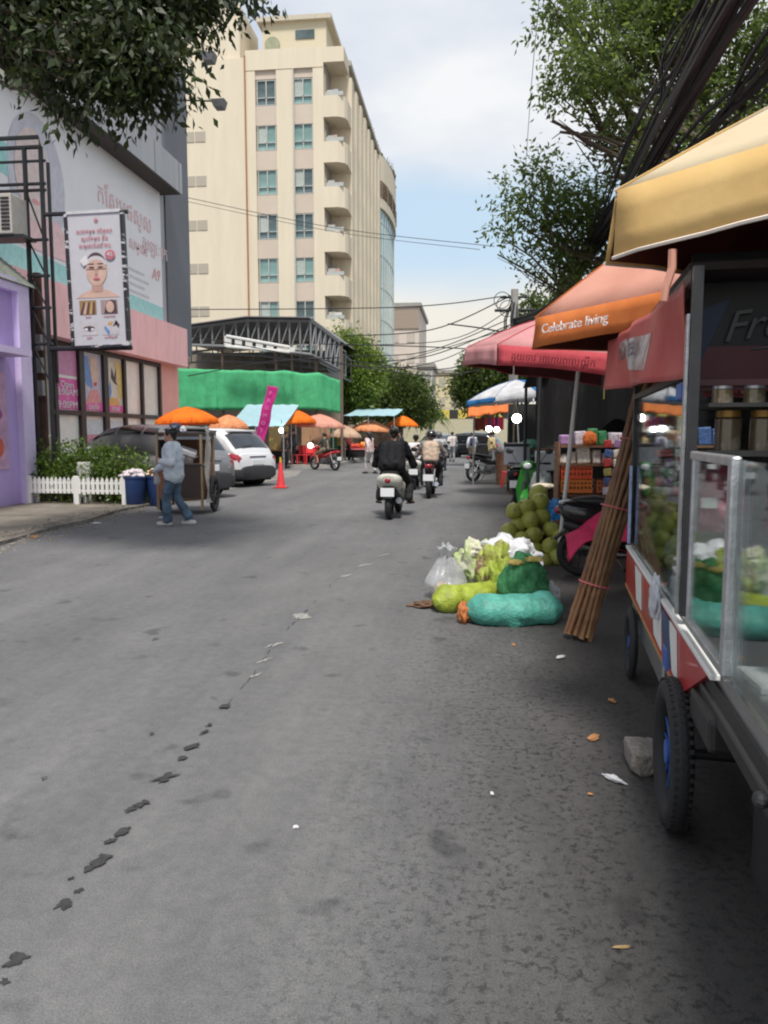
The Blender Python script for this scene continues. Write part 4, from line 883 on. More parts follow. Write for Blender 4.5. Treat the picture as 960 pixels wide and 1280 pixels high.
# ================================================================ UMBRELLAS
def umbrella(label, c, R, zrim, h, nseg, a0, mats, val=.2, tilt=(0, 0), pole=True, base=None, droop=.06, vmats=None, group='market umbrellas', under=None, rib=True, name='market_umbrella', polemat=None, pr=.02, bulge=.16, lining=None, ptop=(0, 0, 0)):
    """c=(x,y): centre; mats cycles over panels; returns thing and rim points"""
    O = Vector((c[0], c[1], 0)); t = thing(name, label, 'umbrella', O, group=group)
    zz = lambda x, y: zrim + tilt[0]*x + tilt[1]*y
    apex = Vector((0, 0, zz(0, 0)+h)); V = []
    for k in range(nseg):
        a = a0+2*PI*k/nseg; x, y = R*math.cos(a), R*math.sin(a); V.append(Vector((x, y, zz(x, y))))
    groups = {}
    for k in range(nseg): groups.setdefault(mats[k % len(mats)], []).append(k)
    for m, ks in groups.items():
        mb = MB()
        for k in ks:
            p, q = V[k], V[(k+1) % nseg]
            def fn(s, v):   # s apex->rim
                e = p.lerp(q, v); r_ = apex.lerp(e, s); r_.z += h*bulge*math.sin(PI*s) - droop*.7*math.sin(PI*v)*s*(1-s)*2.2
                return r_
            mb.grid(fn, 8, 8)
        bmesh.ops.remove_doubles(mb.bm, verts=mb.bm.verts, dist=.0005)
        o = mb.build('canopy', m, t, True); so = o.modifiers.new('s', 'SOLIDIFY'); so.thickness = .004
    vm = vmats or mats
    if lining:
        mb = MB()
        for k in range(nseg):
            p, q = V[k]*.995, V[(k+1) % nseg]*.995
            mb.grid(lambda s, v: apex.lerp(p.lerp(q, v), s)+Vector((0, 0, h*bulge*math.sin(PI*s)-droop*.7*math.sin(PI*v)*s*(1-s)*2.2-.014)), 8, 8)
        bmesh.ops.remove_doubles(mb.bm, verts=mb.bm.verts, dist=.0005); mb.build('lining', lining, t, True)
        for k in range(nseg):
            p, q = V[k], V[(k+1) % nseg]; nrm = ((p+q)/2); nrm.z = 0; nrm.normalize()
            MB().grid(lambda s, v: p.lerp(q, .015+.97*s)+nrm*(-.004+.018*math.sin(s*11+k)*v+.012*math.sin(s*27+k*2)*v+.015*v)+Vector((0, 0, -(val-.008)*v*(1-.10*math.sin(PI*s)))), 16, 3).build('valance_lining', lining, t, True)
    for k in range(nseg):
        m = vm[k % len(vm)]; mb = MB()
        for k in (k,):
            p, q = V[k], V[(k+1) % nseg]; nrm = ((p+q)/2); nrm.z = 0; nrm.normalize()
            def fn(s, v):
                e = p.lerp(q, .01+.98*s); wv = .018*math.sin(s*11+k)*v + .012*math.sin(s*27+k*2)*v
                return e + nrm*(.012+wv+.015*v) + Vector((0, 0, -val*v*(1-.10*math.sin(PI*s))))
            mb.grid(fn, 16, 3)
        o = mb.build('valance', m, t, True); so = o.modifiers.new('s', 'SOLIDIFY'); so.thickness = .006
    mb = MB()
    for k in range(nseg):
        mb.tube([apex.lerp(V[k], s_/8)+Vector((0, 0, h*bulge*math.sin(PI*s_/8)+.004)) for s_ in range(9)], .005, 5)
    mb.build('seam', vm[0], t, True)
    mb = MB()
    for k in range(nseg):
        mb.tube([apex-Vector((0, 0, .06)), apex.lerp(V[k], .5)+Vector((0, 0, h*.13-.04)), V[k]-Vector((0, 0, .02))], .008, 5)
        mb.tube([apex+(V[k]-apex)*.5+Vector((0, 0, h*.1-.03)), Vector((0, 0, apex.z-.55*max(h, .4)-.15))], .006, 4)
    if rib: mb.build('ribs', M_alu, t)
    if pole:
        b = Vector(base)-O if base else Vector((0, 0, 0)); MB().tube([b, apex+Vector(ptop)], pr, 10).build('pole', polemat or M_white, t, True)
    return t, [v+O for v in V]
F_yel = fabric('yellow umbrella cloth', (.80, .57, .25), .25, col2=(.68, .45, .18), scale=2.2); F_cream = fabric('sun bleached cream cloth', (.80, .70, .50), .3, col2=(.66, .55, .38), scale=1.6)
F_or = fabric('orange umbrella cloth', (.78, .26, .08), .3, col2=(.64, .20, .06)); F_peach = fabric('faded peach cloth', (.82, .46, .36), .35, col2=(.70, .36, .27), scale=2)
F_pink = fabric('faded pink cloth', (.74, .40, .40), .35, col2=(.62, .30, .31), scale=2); F_redv = fabric('red umbrella cloth', (.60, .10, .12), .25)
F_blue = fabric('blue umbrella cloth', (.05, .22, .50), .3); F_wh = fabric('white umbrella cloth', (.68, .68, .70), .3); F_pale = fabric('pale orange cloth', (.85, .40, .20), .35)
F_lin = mat('maroon lining', (.16, .035, .02), .85, var=.2)
F_tan = fabric('faded tan cloth', (.62, .44, .32), .3)
# yellow (nearest)
a_ = math.atan2(-.68, -.73)          # direction from centre to corner A region
cen = (2.12, 3.23); Rr = 1.1*math.sqrt(2)
ang = math.atan2(3.29-cen[1], .57-cen[0])
tY, VY = umbrella('big yellow square umbrella over the glass food cart, nearest on the right', cen, Rr, 2.48, .70, 4, ang, [F_cream], val=.27, vmats=[F_yel], base=(2.2, 3.2, 0), bulge=.05, lining=F_lin)
# lilac writing on its top: short blue word
pA, pB, ap = VY[0], VY[1], Vector((cen[0], cen[1], 3.28))
mid = pA.lerp(pB, .42).lerp(ap, .22); xd = (pB-pA).normalized(); upd = (ap-(pA+pB)/2).normalized()
text('Fresh', .16, mid+xd.cross(upd)*.06+Vector((0, 0, .05))-Vector((cen[0], cen[1], 0)), xd, upd, mat('blue cloth print', (.12, .16, .55), .6), tY, ext=.001)
wt = mat('white valance edging', (.70, .62, .55), .8)
for (nm, V_, z_, c_) in (('y', VY, .262, cen),):
    for k in range(4):
        p, q = V_[k], V_[(k+1) % 4]; nr = ((p+q)/2-Vector((c_[0], c_[1], p.z))); nr.z = 0; nr.normalize(); nv = .27
        pts = [p.lerp(q, .01+.98*s/16)+nr*(.03+.018*math.sin(s/16*11+k)+.012*math.sin(s/16*27+k*2))+Vector((0, 0, -nv*(1-.10*math.sin(PI*s/16)))) - Vector((c_[0], c_[1], 0)) for s in range(17)]
        MB().tube(pts, .008, 5).build('edging', wt, tY, True)
# small strap hanging from the valance
p = aty(841, 312, 3.05); MB().tube([p-Vector((*cen, 0)), p-Vector((*cen, 0))+Vector((.0, .0, -.07)), p-Vector((*cen, 0))+Vector((-.02, 0, -.14)), p-Vector((*cen, 0))+Vector((-.025, 0, -.19))], [.016, .016, .015, .013], 6).build('strap', F_peach, tY)
# orange
cenO = (1.96, 5.25); ang = math.atan2(5.53-cenO[1], .43-cenO[0])
tO, VO = umbrella('orange square umbrella with a white slogan on its valance, between yellow and pink ones', cenO, Rr, 2.31, .95, 4, ang, [F_peach], val=.21, vmats=[F_or], base=(2.1, 5.4, 0), bulge=.08, lining=F_lin)
pA, pB = VO[0], VO[1]; xd = (pB-pA).normalized(); nr = Vector((xd.y, -xd.x, 0))
if nr.dot(pA-Vector((*cenO, pA.z))) < 0: nr = -nr
text('Celebrate living', .088, pA.lerp(pB, .205)+nr*.055+Vector((0, 0, -.098))-Vector((*cenO, 0)), xd, (0, 0, 1), mat('white cloth print', (.75, .70, .68), .7), tO, sx=1.12, ext=.003)
# pink: octagon, tilted
cenP = (1.38, 8.10)
tP, VP_ = umbrella('faded pink umbrella with a red valance, left of the orange one', cenP, 1.46, 2.22, .55, 8, R_(218), [F_pink], val=.19, vmats=[F_redv, F_redv, F_pink, F_redv, F_redv, F_redv, F_redv, F_pink], tilt=(-.13, .05), base=(1.02, 9.0, 0), pr=.024, ptop=(-.22, .35, -.16), lining=mat('dark pink lining', (.14, .03, .035), .85))
i0 = min(range(8), key=lambda k: (VP_[k]-Vector((.18, 7.05, 2.3))).length)
pA, pB = VP_[i0], VP_[(i0+1) % 8]; xd = (pB-pA).normalized(); nr = Vector((xd.y, -xd.x, 0))
text('គុយទាវ អាហារពេលព្រឹក', .09, pA.lerp(pB, .5)+nr*.06+Vector((0, 0, -.10))-Vector((*cenP, 0)), xd, (0, 0, 1), mat('dark red print', (.16, .01, .02), .7), tP, ext=.003)
# blue and white
tB, VB = umbrella('blue and white panelled umbrella over the lamp lit fruit stall', (1.05, 19.2), 1.25, 2.42, .42, 8, R_(200), [F_wh, F_wh, F_blue, F_blue], val=.12, vmats=[F_blue, F_wh, F_wh, F_blue], tilt=(.10, 0), base=(1.25, 19.4, 0))
# little orange awning beyond it
t = thing('orange_awning', 'narrow orange awning just under the blue and white umbrella', 'awning', (.75, 22, 0))
p0, p1 = aty(585, 522, 22), aty(640, 514, 22)
mb = MB(); mb.grid(lambda s, q: (p0.x+(p1.x-p0.x)*s-.75, -.1+1.2*q, p0.z+(p1.z-p0.z)*s+.28*math.sin(PI*q*.5)+.02*math.sin(s*20)), 16, 5, .03); mb.build('cloth', F_or, t, True)
for x in (-.7, .4): MB().cyl((x, .9, 0), (x, .9, 2.2), .025).build('pole', M_alu, t)
# left-hand umbrellas down the street (u,v of centre, radius px, depth, label, materials)
F_or2 = fabric('bright orange cloth', (.95, .20, .03), .35, col2=(.9, .3, .03), scale=2)
Ls = [(233, 519, 39, 24.0, 'bright orange umbrella above the parked grey van', [F_or2], .42, -9.0),
      (285, 527, 24, 27.0, 'pale orange umbrella peeping up behind the white car', [F_pale], .4, None),
      (364, 522, 30, 34.0, 'orange umbrella over the drinks stall right of the pink flag', [F_or2, F_or2, F_pale, F_or2], .55, None),
      (400, 527, 30, 35.5, 'faded salmon umbrella next to the orange one by the drinks stall', [F_peach], .5, None),
      (431, 540, 20, 39.0, 'small faded tan umbrella left of the red fruit barrow', [F_tan], .5, None),
      (464, 533, 24, 43.0, 'pale peach umbrella over the red fruit barrow', [F_pale], .5, None),
      (504, 527, 18, 47.0, 'distant orange umbrella above the riders heads', [F_or2], .5, None)]
for u, v, r, y, lab, ms, hh, _ in Ls:
    p = aty(u, v, y); k = y/F*1.02
    umbrella(lab, (p.x, p.y), r*k, p.z-.15, hh, 10, R_(12), ms, val=.16, polemat=M_alu, rib=False, tilt=(.04 if u < 400 else -.04, 0))
# pale blue awnings
def awning(label, pa, pb, depth, rise, z, m, posts=True):
    t = thing('awning', label, 'awning', (pa[0], pa[1], 0), group='pale blue awnings')
    A, B = Vector((0, 0, z)), Vector((pb[0]-pa[0], pb[1]-pa[1], z))
    mb = MB(); mb.grid(lambda s, q: A.lerp(B, s)+Vector((0, depth*q, rise*q-.05*math.sin(PI*q)+.015*math.sin(s*30))), 24, 5, .015); mb.build('sheet', m, t, True)
    for s in (0, .5, 1): p = A.lerp(B, s); MB().cyl((p.x, p.y+.1, 0), (p.x, p.y+.1, z), .03).build('post', M_alu, t)
F_lb = fabric('pale blue awning cloth', (.42, .66, .72), .35, col2=(.55, .72, .76))
p = aty(283, 533, 31); q = aty(352, 533, 31)
awning('pale blue awning behind the pink flag banner', (p.x, 31), (q.x, 31.2), 3.0, 1.0, p.z, F_lb)
p = aty(428, 520, 42); q = aty(492, 524, 42)
awning('long pale blue awning over the far fruit stalls', (p.x, 42), (q.x, 42.2), 5.5, .55, p.z, F_lb)

# ================================================================ CARS
def wheel(mb_t, mb_r, c, R, w_, rimf=.66, spokes=5, ax=Vector((1, 0, 0)), thin=1.):
    mb_t.torus(c, ax, R*.83, R*.17, 48, 12, sq=w_/(R*.34)*1.0)
    c = Vector(c); n_ = ax
    mb_r.cyl(c-n_*w_*.3, c+n_*w_*.3, R*.16, n=12)
    a = n_.orthogonal().normalized(); b = n_.cross(a)
    mb_r.torus(c, n_, R*rimf, R*.045, 28, 6, sq=1.6)
    for k in range(spokes):
        d = a*math.cos(2*PI*k/spokes)+b*math.sin(2*PI*k/spokes); mb_r.cyl(c+d*R*.1, c+d*R*rimf, R*.055*thin, R*.04*thin, n=6)
def car(label, paint, loc, heading, L_=4.6, W=1.85, Hh=1.65, kind='suv', name='parked_car', plate_m=M_whiteplate, group=None):
    t = thing(name, label, 'car', loc, group=group); t.rotation_euler = (0, 0, math.atan2(heading[1], heading[0])-PI/2)
    h = L_/2; w_ = W/2; belt = Hh*.60; gc = .24
    # lower body (y: -h rear .. +h front)
    zc = lambda top: (top+gc)/2
    rz = lambda top: (top-gc)/2
    tops = [(-h, belt*.78, .78), (-h+.06, belt*.93, .90), (-h+.25, belt*1.0, .97), (-h+.9, belt*1.02, 1.), (0, belt, 1.), (h-1.35, belt*.97, .99), (h-.9, belt*.93, .98), (h-.35, belt*.80, .92), (h-.08, belt*.66, .82), (h, belt*.52, .70)]
    secs = [(y, 0, zc(tp), w_*f, rz(tp), 4.6) for y, tp, f in tops]
    mb = MB(); mb.loft(secs, 36); body = mb.build('body', paint, t, True)
    # greenhouse
    if kind == 'suv': g = [(-h+.10, belt*.92, .70, .04), (-h+.24, belt+.12, .76, .16), (-h+.55, Hh-.20, .76, .26), (-h+.80, Hh-.05, .765, .38), (-h+1.7, Hh, .78, .42), (-.1, Hh, .78, .42), (.45, Hh-.07, .77, .38), (.9, Hh-.28, .76, .25), (1.35, belt+.05, .78, .06)]
    else: g = [(-h+.25, belt+.03, .74, .05), (-h+.55, belt+.2, .78, .2), (-h+.95, Hh-.06, .8, .40), (-h+1.8, Hh, .8, .44), (0, Hh, .8, .44), (.6, Hh-.10, .79, .36), (1.1, Hh-.36, .78, .2), (1.6, belt+.03, .8, .04)]
    gs = []
    for y, tp, f, _ in g: b0 = belt-.18; gs.append((y, 0, (tp+b0)/2, w_*(f+.10), max(.02, (tp-b0)/2), 3.6))
    mb = MB(); mb.loft(gs, 36); mb.build('cabin', paint, t, True)
    # glass patches on the cabin skin
    zt = lambda y: lerp_sec(gs, y)
    for sg, nm in ((1, 'side_window'), (-1, 'side_window')):
        lo, hi = (R_(17), R_(50)) if sg > 0 else (PI-R_(17), PI-R_(50))
        for y0, y1, d0, d1 in ((-h+.85, -h+1.35, .0, 0), (-h+1.45, -.12, 0, 0), (-.02, .85, 0, -.35)):
            mb = MB(); patch(mb, gs, y0, y1, lo, hi, .012, 8, 6, ya=lambda f, y0=y0, y1=y1, d1=d1: (y0+(.12*f if y0 < -h+1 else 0), y1+d1*f)); mb.build(nm, M_carglass, t, True)
    mb = MB(); patch(mb, gs, -h+.22, -h+.62, R_(40), R_(140), .014, 8, 14); rg = mb.build('rear_window', M_carglass, t, True)
    mb = MB(); mb.tube([(-.45, -h+.20, belt+.14), (.05, -h+.22, belt+.18)], .012, 5); mb.build('wiper', M_black, rg)
    mb = MB(); patch(mb, gs, .5, 1.2, R_(38), R_(142), .014, 8, 14); mb.build('windscreen', M_carglass, t, True)
    mb = MB(); mb.box(-.55, .55, -h+.58, -h+.95, Hh-.13, Hh-.07, bev=.02); mb.build('spoiler', paint, t)
    # lamps
    for sg in (-1, 1):
        a0, a1 = (R_(12), R_(48)) if sg > 0 else (PI-R_(12), PI-R_(48))
        mb = MB(); patch(mb, secs, -h+.01, -h+.42, a0, a1, .014, 8, 6, ya=lambda f: (-h+.02, -h+.10+.36*(1-f*.6))); mb.build('tail_lamp', M_redlens, t, True)
        a0, a1 = (R_(22), R_(50)) if sg > 0 else (PI-R_(22), PI-R_(50))
        mb = MB(); patch(mb, secs, h-.32, h-.03, a0, a1, .014, 8, 6); mb.build('headlight', mat('headlight glass', (.6, .62, .65), .1, spec=.9), t, True)
        mb = MB(); mb.ball((sg*(w_+.10), .62, belt+.1), (.11, .07, .08), 12, 8); mb.box(sg*(w_)-.05, sg*w_+.05, .6, .64, belt+.06, belt+.09); mb.build('wing_mirror', paint, t, True)
        mb = MB(); mb.tube([(sg*(w_*.985), -h+1.75, belt-.12), (sg*(w_+.02), -h+1.85, belt-.10), (sg*w_*.985, -h+1.97, belt-.12)], .013, 6); mb.tube([(sg*w_*.985, -.35, belt-.12), (sg*(w_+.02), -.25, belt-.10), (sg*w_*.985, -.15, belt-.12)], .013, 6); mb.build('door_handle', M_chrome, t)
        for yy in (-h+1.4, -.08, .98): MB().box(sg*(w_+.000)-.004, sg*(w_)+.004, yy-.006, yy+.006, gc+.2, belt-.1).build('door_seam', M_black, t)
    mb = MB(); lo = [(q[0], 0, gc+.17, q[3]+.02, .20, 4) for q in secs[:3]]; mb.loft([(-h-.03, 0, gc+.15, w_*.74, .15, 4)]+lo+[(-h+.5, 0, gc+.12, w_*1.012, .14, 4)], 30); mb.build('rear_bumper', mat('unpainted bumper', (.03, .03, .033), .6), t, True)
    mb = MB(); mb.box(-.26, .26, -h-.012, -h+.04, belt*.62, belt*.62+.15, bev=.008); mb.build('number_plate', plate_m, t)
    mb = MB(); mb.box(-.35, .35, -h-.005, -h+.05, belt*.84, belt*.87, bev=.005); mb.build('badge_strip', M_chrome, t)
    MB().box(-.55, .55, h-.08, h+.012, .42, .62, bev=.02).build('grille', M_black, t)
    for sg in (-1, 1):
        for yy in (-h+.88, h-.88):
            mt, mr = MB(), MB(); wheel(mt, mr, (sg*(w_-.10), yy, .34), .34, .22)
            tw = mt.build('wheel', M_tyre, t, True); mr.build('rim', M_chrome, tw, True)
            mb = MB(); mb.cyl((sg*(w_-.34), yy, .36), (sg*(w_+.006), yy, .36), .405, n=30); mb.build('wheel_arch', M_dark, t)
    MB().box(-w_*.85, w_*.85, -h+.2, h-.2, .16, .3).build('underbody', M_dark, t)
    return t
paintW = mat('white car paint', (.68, .68, .70), .22, coat=.6, var=.02); paintG = mat('grey car paint', (.27, .27, .28), .28, .5, coat=.5, var=.03)
paintK = mat('black car paint', (.012, .013, .016), .2, coat=.6); paintT = mat('silver teal car paint', (.16, .21, .22), .25, .4, coat=.5)
paintS = mat('silver car paint', (.36, .38, .40), .28, .6, coat=.5)
car('white hatch backed car parked with its tail to the street', paintW, (-8.20, 22.35, 0), (-.91, .42), 4.6, 1.88, 1.70)
car('dark grey van like car parked nose in behind the blue tubs', paintG, (-8.15, 18.1, 0), (-.90, .44), 4.8, 1.85, 1.74)
car('silver teal car standing across the far end of the street', paintT, aty(548, 560, 49)*1 - Vector((0, 0, aty(548, 560, 49).z)), (-.35, -.94), 4.5, 1.8, 1.55, 'sedan')
car('black car standing across the far end of the street, right of the silver teal one', paintK, (-.35, 50.5, 0), (-.93, .3), 4.7, 1.85, 1.65)
# ================================================================ PEOPLE
M_jean = mat('blue denim', (.07, .12, .18), .8, var=.45, scale=5, bump=.2)
def capset(caps, name, m, parent, vox, smooth=3):
    mb = MB()
    for c in caps:
        if len(c) == 2: mb.ball(c[0], c[1], 12, 8)
        else:
            p, q, r0, r1 = c; mb.tube([p, q], [r0, r1], 12); mb.ball(p, r0, 12, 8); mb.ball(q, r1, 12, 8)
    o = mb.build(name, m, parent, False, recalc=False)
    r = o.modifiers.new('r', 'REMESH'); r.mode = 'VOXEL'; r.voxel_size = vox; r.use_smooth_shade = True
    s = o.modifiers.new('s', 'SMOOTH'); s.iterations = smooth; s.factor = .5
    if name in ('shirt', 'trousers', 'vest', 'backpack'):
        tx = bpy.data.textures.get('wrinkles') or bpy.data.textures.new('wrinkles', 'CLOUDS'); tx.noise_scale = .09; tx.noise_depth = 2
        d = o.modifiers.new('d', 'DISPLACE'); d.texture = tx; d.texture_coords = 'LOCAL'; d.strength = .028 if name == 'backpack' else .038; d.mid_level = .5
    return o
V3 = lambda *a: Vector(a)
WALK = dict(pel=(0, 0, .88), che=(0, .02, 1.22), nck=(0, .03, 1.36), hd=(0, .06, 1.49), shL=(-.17, .02, 1.30), shR=(.17, .02, 1.30), elL=(-.24, -.12, 1.06), elR=(.24, .14, 1.08), wrL=(-.25, -.10, .82), wrR=(.22, .32, .92),
            hpL=(-.09, 0, .86), hpR=(.09, 0, .86), knL=(-.09, .12, .47), knR=(.09, -.0, .47), anL=(-.09, .10, .09), anR=(.09, -.20, .13), toL=(-.10, .25, .035), toR=(.10, -.10, .03))
STAND = dict(pel=(0, 0, .88), che=(0, 0, 1.22), nck=(0, .0, 1.36), hd=(0, .03, 1.50), shL=(-.17, 0, 1.30), shR=(.17, 0, 1.30), elL=(-.22, -.03, 1.04), elR=(.22, -.03, 1.04), wrL=(-.2, .12, .84), wrR=(.2, .1, .85),
             hpL=(-.09, 0, .86), hpR=(.09, 0, .86), knL=(-.1, .03, .46), knR=(.1, .02, .46), anL=(-.1, 0, .08), anR=(.1, 0, .08), toL=(-.12, .15, .035), toR=(.12, .15, .035))
RIDE = dict(pel=(0, -.12, .80), che=(0, -.05, 1.14), nck=(0, -.02, 1.28), hd=(0, .03, 1.43), shL=(-.19, -.03, 1.22), shR=(.19, -.03, 1.22), elL=(-.31, .12, 1.0), elR=(.31, .12, 1.0), wrL=(-.29, .38, 1.0), wrR=(.29, .38, 1.0),
            hpL=(-.11, -.1, .78), hpR=(.11, -.1, .78), knL=(-.20, .30, .70), knR=(.20, .30, .70), anL=(-.21, .20, .33), anR=(.21, .20, .33), toL=(-.25, .33, .27), toR=(.25, .33, .27))
def person(label, loc, rz, pose, shirt, trousers, skin=M_skin, sc=1., vox=.012, hair='short', hairm=M_hair, shorts=False, sleeve=1., loose=1.0, shoes=M_black, extra=None, group=None, mask=None, helmet=None, bare=False):
    t = thing('person', label, 'person', loc, rz, group, sc); P = {k: Vector(v) for k, v in pose.items() if isinstance(v, tuple)}
    caps = [((P['pel']), (.13, .10, .11)), (P['pel'], P['che'], .115, .125), (P['che']+V3(-.06, 0, 0), P['che']+V3(.06, 0, 0), .10, .10), (P['nck']-V3(0, 0, .06), P['hd']-V3(0, .01, .03), .052, .05),
            (P['shL'], P['shR'], .06, .06)]
    for s in 'LR':
        caps += [(P['sh'+s], P['el'+s], .048, .038), (P['el'+s], P['wr'+s], .038, .026), (P['hp'+s], P['kn'+s], .082, .055), (P['kn'+s], P['an'+s], .052, .036), (P['an'+s]+V3(0, 0, -.02), P['to'+s], .038, .03)]
    # head: skull, jaw, nose, brow, lips, ears
    h = P['hd']; hr = Matrix.Rotation(pose.get('turn', 0), 3, 'Z')
    def hp(x, y, z): return h + hr @ Vector((x, y, z))
    caps += [(hp(0, -.01, .02), (.075, .088, .095)), (hp(0, .025, -.045), (.052, .058, .06)), (hp(0, .088, -.012), hp(0, .080, .02), .013, .009), (hp(-.022, .078, -.055), hp(.022, .078, -.055), .011, .011), (hp(0, .066, -.088), hp(0, .06, -.085), .02, .02),
             (hp(-.078, -.01, -.005), (.012, .022, .03)), (hp(.078, -.01, -.005), (.012, .022, .03)), (hp(-.03, .076, .028), hp(.03, .076, .028), .012, .012)]
    # hands: palm, four bent fingers and a thumb
    for s, sg in (('L', -1), ('R', 1)):
        w_ = P['wr'+s]; d = (w_-P['el'+s]).normalized(); side = d.cross(Vector((sg, 0, 0)))
        side = side.normalized() if side.length > .1 else Vector((0, 1, 0)); up = d.cross(side).normalized()
        grip = pose.get('grip', False)
        pc = w_+d*.045; caps += [(w_, pc+side*.018, .024, .024), (w_, pc-side*.018, .024, .022)]
        for i in range(4):
            b = pc + side*(.027-.018*i) + d*.03; l = (.034, .040, .037, .028)[i]; c1 = (d*.75 - up*sg*(.55 if not grip else 1.3)).normalized(); c2 = (d*.25 - up*sg*(1. if not grip else 1.4)).normalized()
            caps += [(b, b+c1*l, .0095, .0088), (b+c1*l, b+c1*l+c2*l*.8, .0088, .0075)]
        tb = w_+d*.02+side*.03; caps += [(tb, tb+(side*.8+d*.6).normalized()*.035, .012, .011), (tb+(side*.8+d*.6).normalized()*.035, tb+side*.03+d*.055, .011, .009)]
    capset(caps, 'body', skin, t, vox)
    # eyes
    mb = MB()
    for sx_ in (-.03, .03): mb.ball(hp(sx_, .079, .008), (.012, .006, .006), 8, 6)
    mb.build('eyes', M_hair, t)
    if helmet: 
        mb = MB(); mb.ball(h+V3(0, -.01, .03), (.125, .145, .125), 20, 12); o = mb.build('helmet', helmet, t, True); MB().box(h.x-.07, h.x+.07, h.y+.1, h.y+.145, h.z-.02, h.z+.05, bev=.02).build('visor', M_carglass, o)
        if hair != 'none': capset([(hp(0, -.05, -.02), hp(0, -.09, -.14), .08, .07)], 'hair', hairm, t, .016)
    elif hair != 'none':
        hc = [(hp(0, -.03, .035), (.088, .095, .09)), (hp(-.05, -.01, .04), (.042, .08, .07)), (hp(.05, -.01, .04), (.042, .08, .07)), (hp(0, .045, .088), (.055, .04, .022))]
        if hair == 'bun': hc += [(hp(0, -.10, .06), .045), (hp(0, -.07, -.03), .05)]
        if hair == 'long': hc += [(hp(0, -.06, 0), hp(0, -.11, -.2), .085, .07), (hp(-.06, -.03, -.02), hp(-.06, -.05, -.16), .04, .035), (hp(.06, -.03, -.02), hp(.06, -.05, -.16), .04, .035)]
        capset(hc, 'hair', hairm, t, .014, 2)
    if mask: capset([(hp(0, .05, -.045), (.055, .05, .045))], 'face_mask', mask, t, .012, 1)
    # shirt
    lo = loose; lt = 1. if pose.get('slim') else lo; sc_ = [(P['che']+V3(-.07, 0, 0), P['pel']+V3(-.06, 0, -.02-pose.get('long', 0)), .125*lo, .125*lo), (P['che']+V3(.07, 0, 0), P['pel']+V3(.06, 0, -.02-pose.get('long', 0)), .125*lo, .125*lo), (P['shL'], P['shR'], .072*lo, .072*lo), (P['che']+V3(0, 0, .02), P['nck']-V3(0, 0, .055), .12, .07)]
    for s in 'LR':
        sc_.append((P['sh'+s], P['el'+s], .068*lo, .058*lo))
        if sleeve >= 1: e = P['el'+s].lerp(P['wr'+s], .97); sc_.append((P['el'+s], e, .058*lo, .042*lo))
        elif sleeve < .6: sc_.pop(); sc_.append((P['sh'+s], P['sh'+s].lerp(P['el'+s], sleeve+.2), .066*lo, .062*lo))
    capset(sc_, 'shirt', shirt, t, max(vox, .013))
    tr = [(P['hpL'], P['hpR'], .115, .115), (P['pel']+V3(-.04, 0, 0), P['pel']+V3(.04, 0, 0), .118, .118)]
    for s in 'LR':
        tr.append((P['hp'+s], P['kn'+s], .100*(lt*.4+.6), .072*(lt*.4+.6)))
        if not shorts: tr.append((P['kn'+s], P['kn'+s].lerp(P['an'+s], .97), .074*(lt*.4+.6), .08 if lo > 1.05 else .058))
    capset(tr, 'trousers', trousers, t, max(vox, .013))
    for s in 'LR':
        a, b = P['an'+s], P['to'+s]; d = Vector((b.x-a.x, b.y-a.y, 0)); d.normalize()
        if bare: capset([(b+V3(0, 0, -.03)-d*.16, b+V3(0, 0, -.03)+d*.04, .02, .022), (b-d*.03+V3(-.03, 0, .02), b-d*.03+V3(.03, 0, .02), .012, .012)], 'sandal', shoes, t, .01, 1)
        else: capset([(b-d*.19+V3(0, 0, .005), b, .043, .038), (a-V3(0, 0, .02), b-d*.1, .045, .04)], 'shoe', shoes, t, .013, 2)
    if extra == 'backpack': capset([(P['che']+V3(-.0, -.20, .05), P['pel']+V3(0, -.24, .08), .125, .14), (P['che']+V3(-.11, -.18, .04), P['pel']+V3(-.12, -.20, .06), .12, .135), (P['che']+V3(.11, -.18, .04), P['pel']+V3(.12, -.20, .06), .12, .135), (P['pel']+V3(-.09, -.30, .10), P['pel']+V3(.09, -.30, .10), .07, .07)], 'backpack', mat('black nylon', (.012, .012, .014), .8, bump=.2, spec=.25), t, .014)
    if extra == 'smallpack': capset([(P['che']+V3(-.05, -.15, .04), P['pel']+V3(-.05, -.15, .12), .08, .09), (P['che']+V3(.05, -.15, .04), P['pel']+V3(.05, -.15, .12), .08, .09)], 'backpack', mat('navy nylon', (.02, .03, .07), .6), t, .016)
    return t
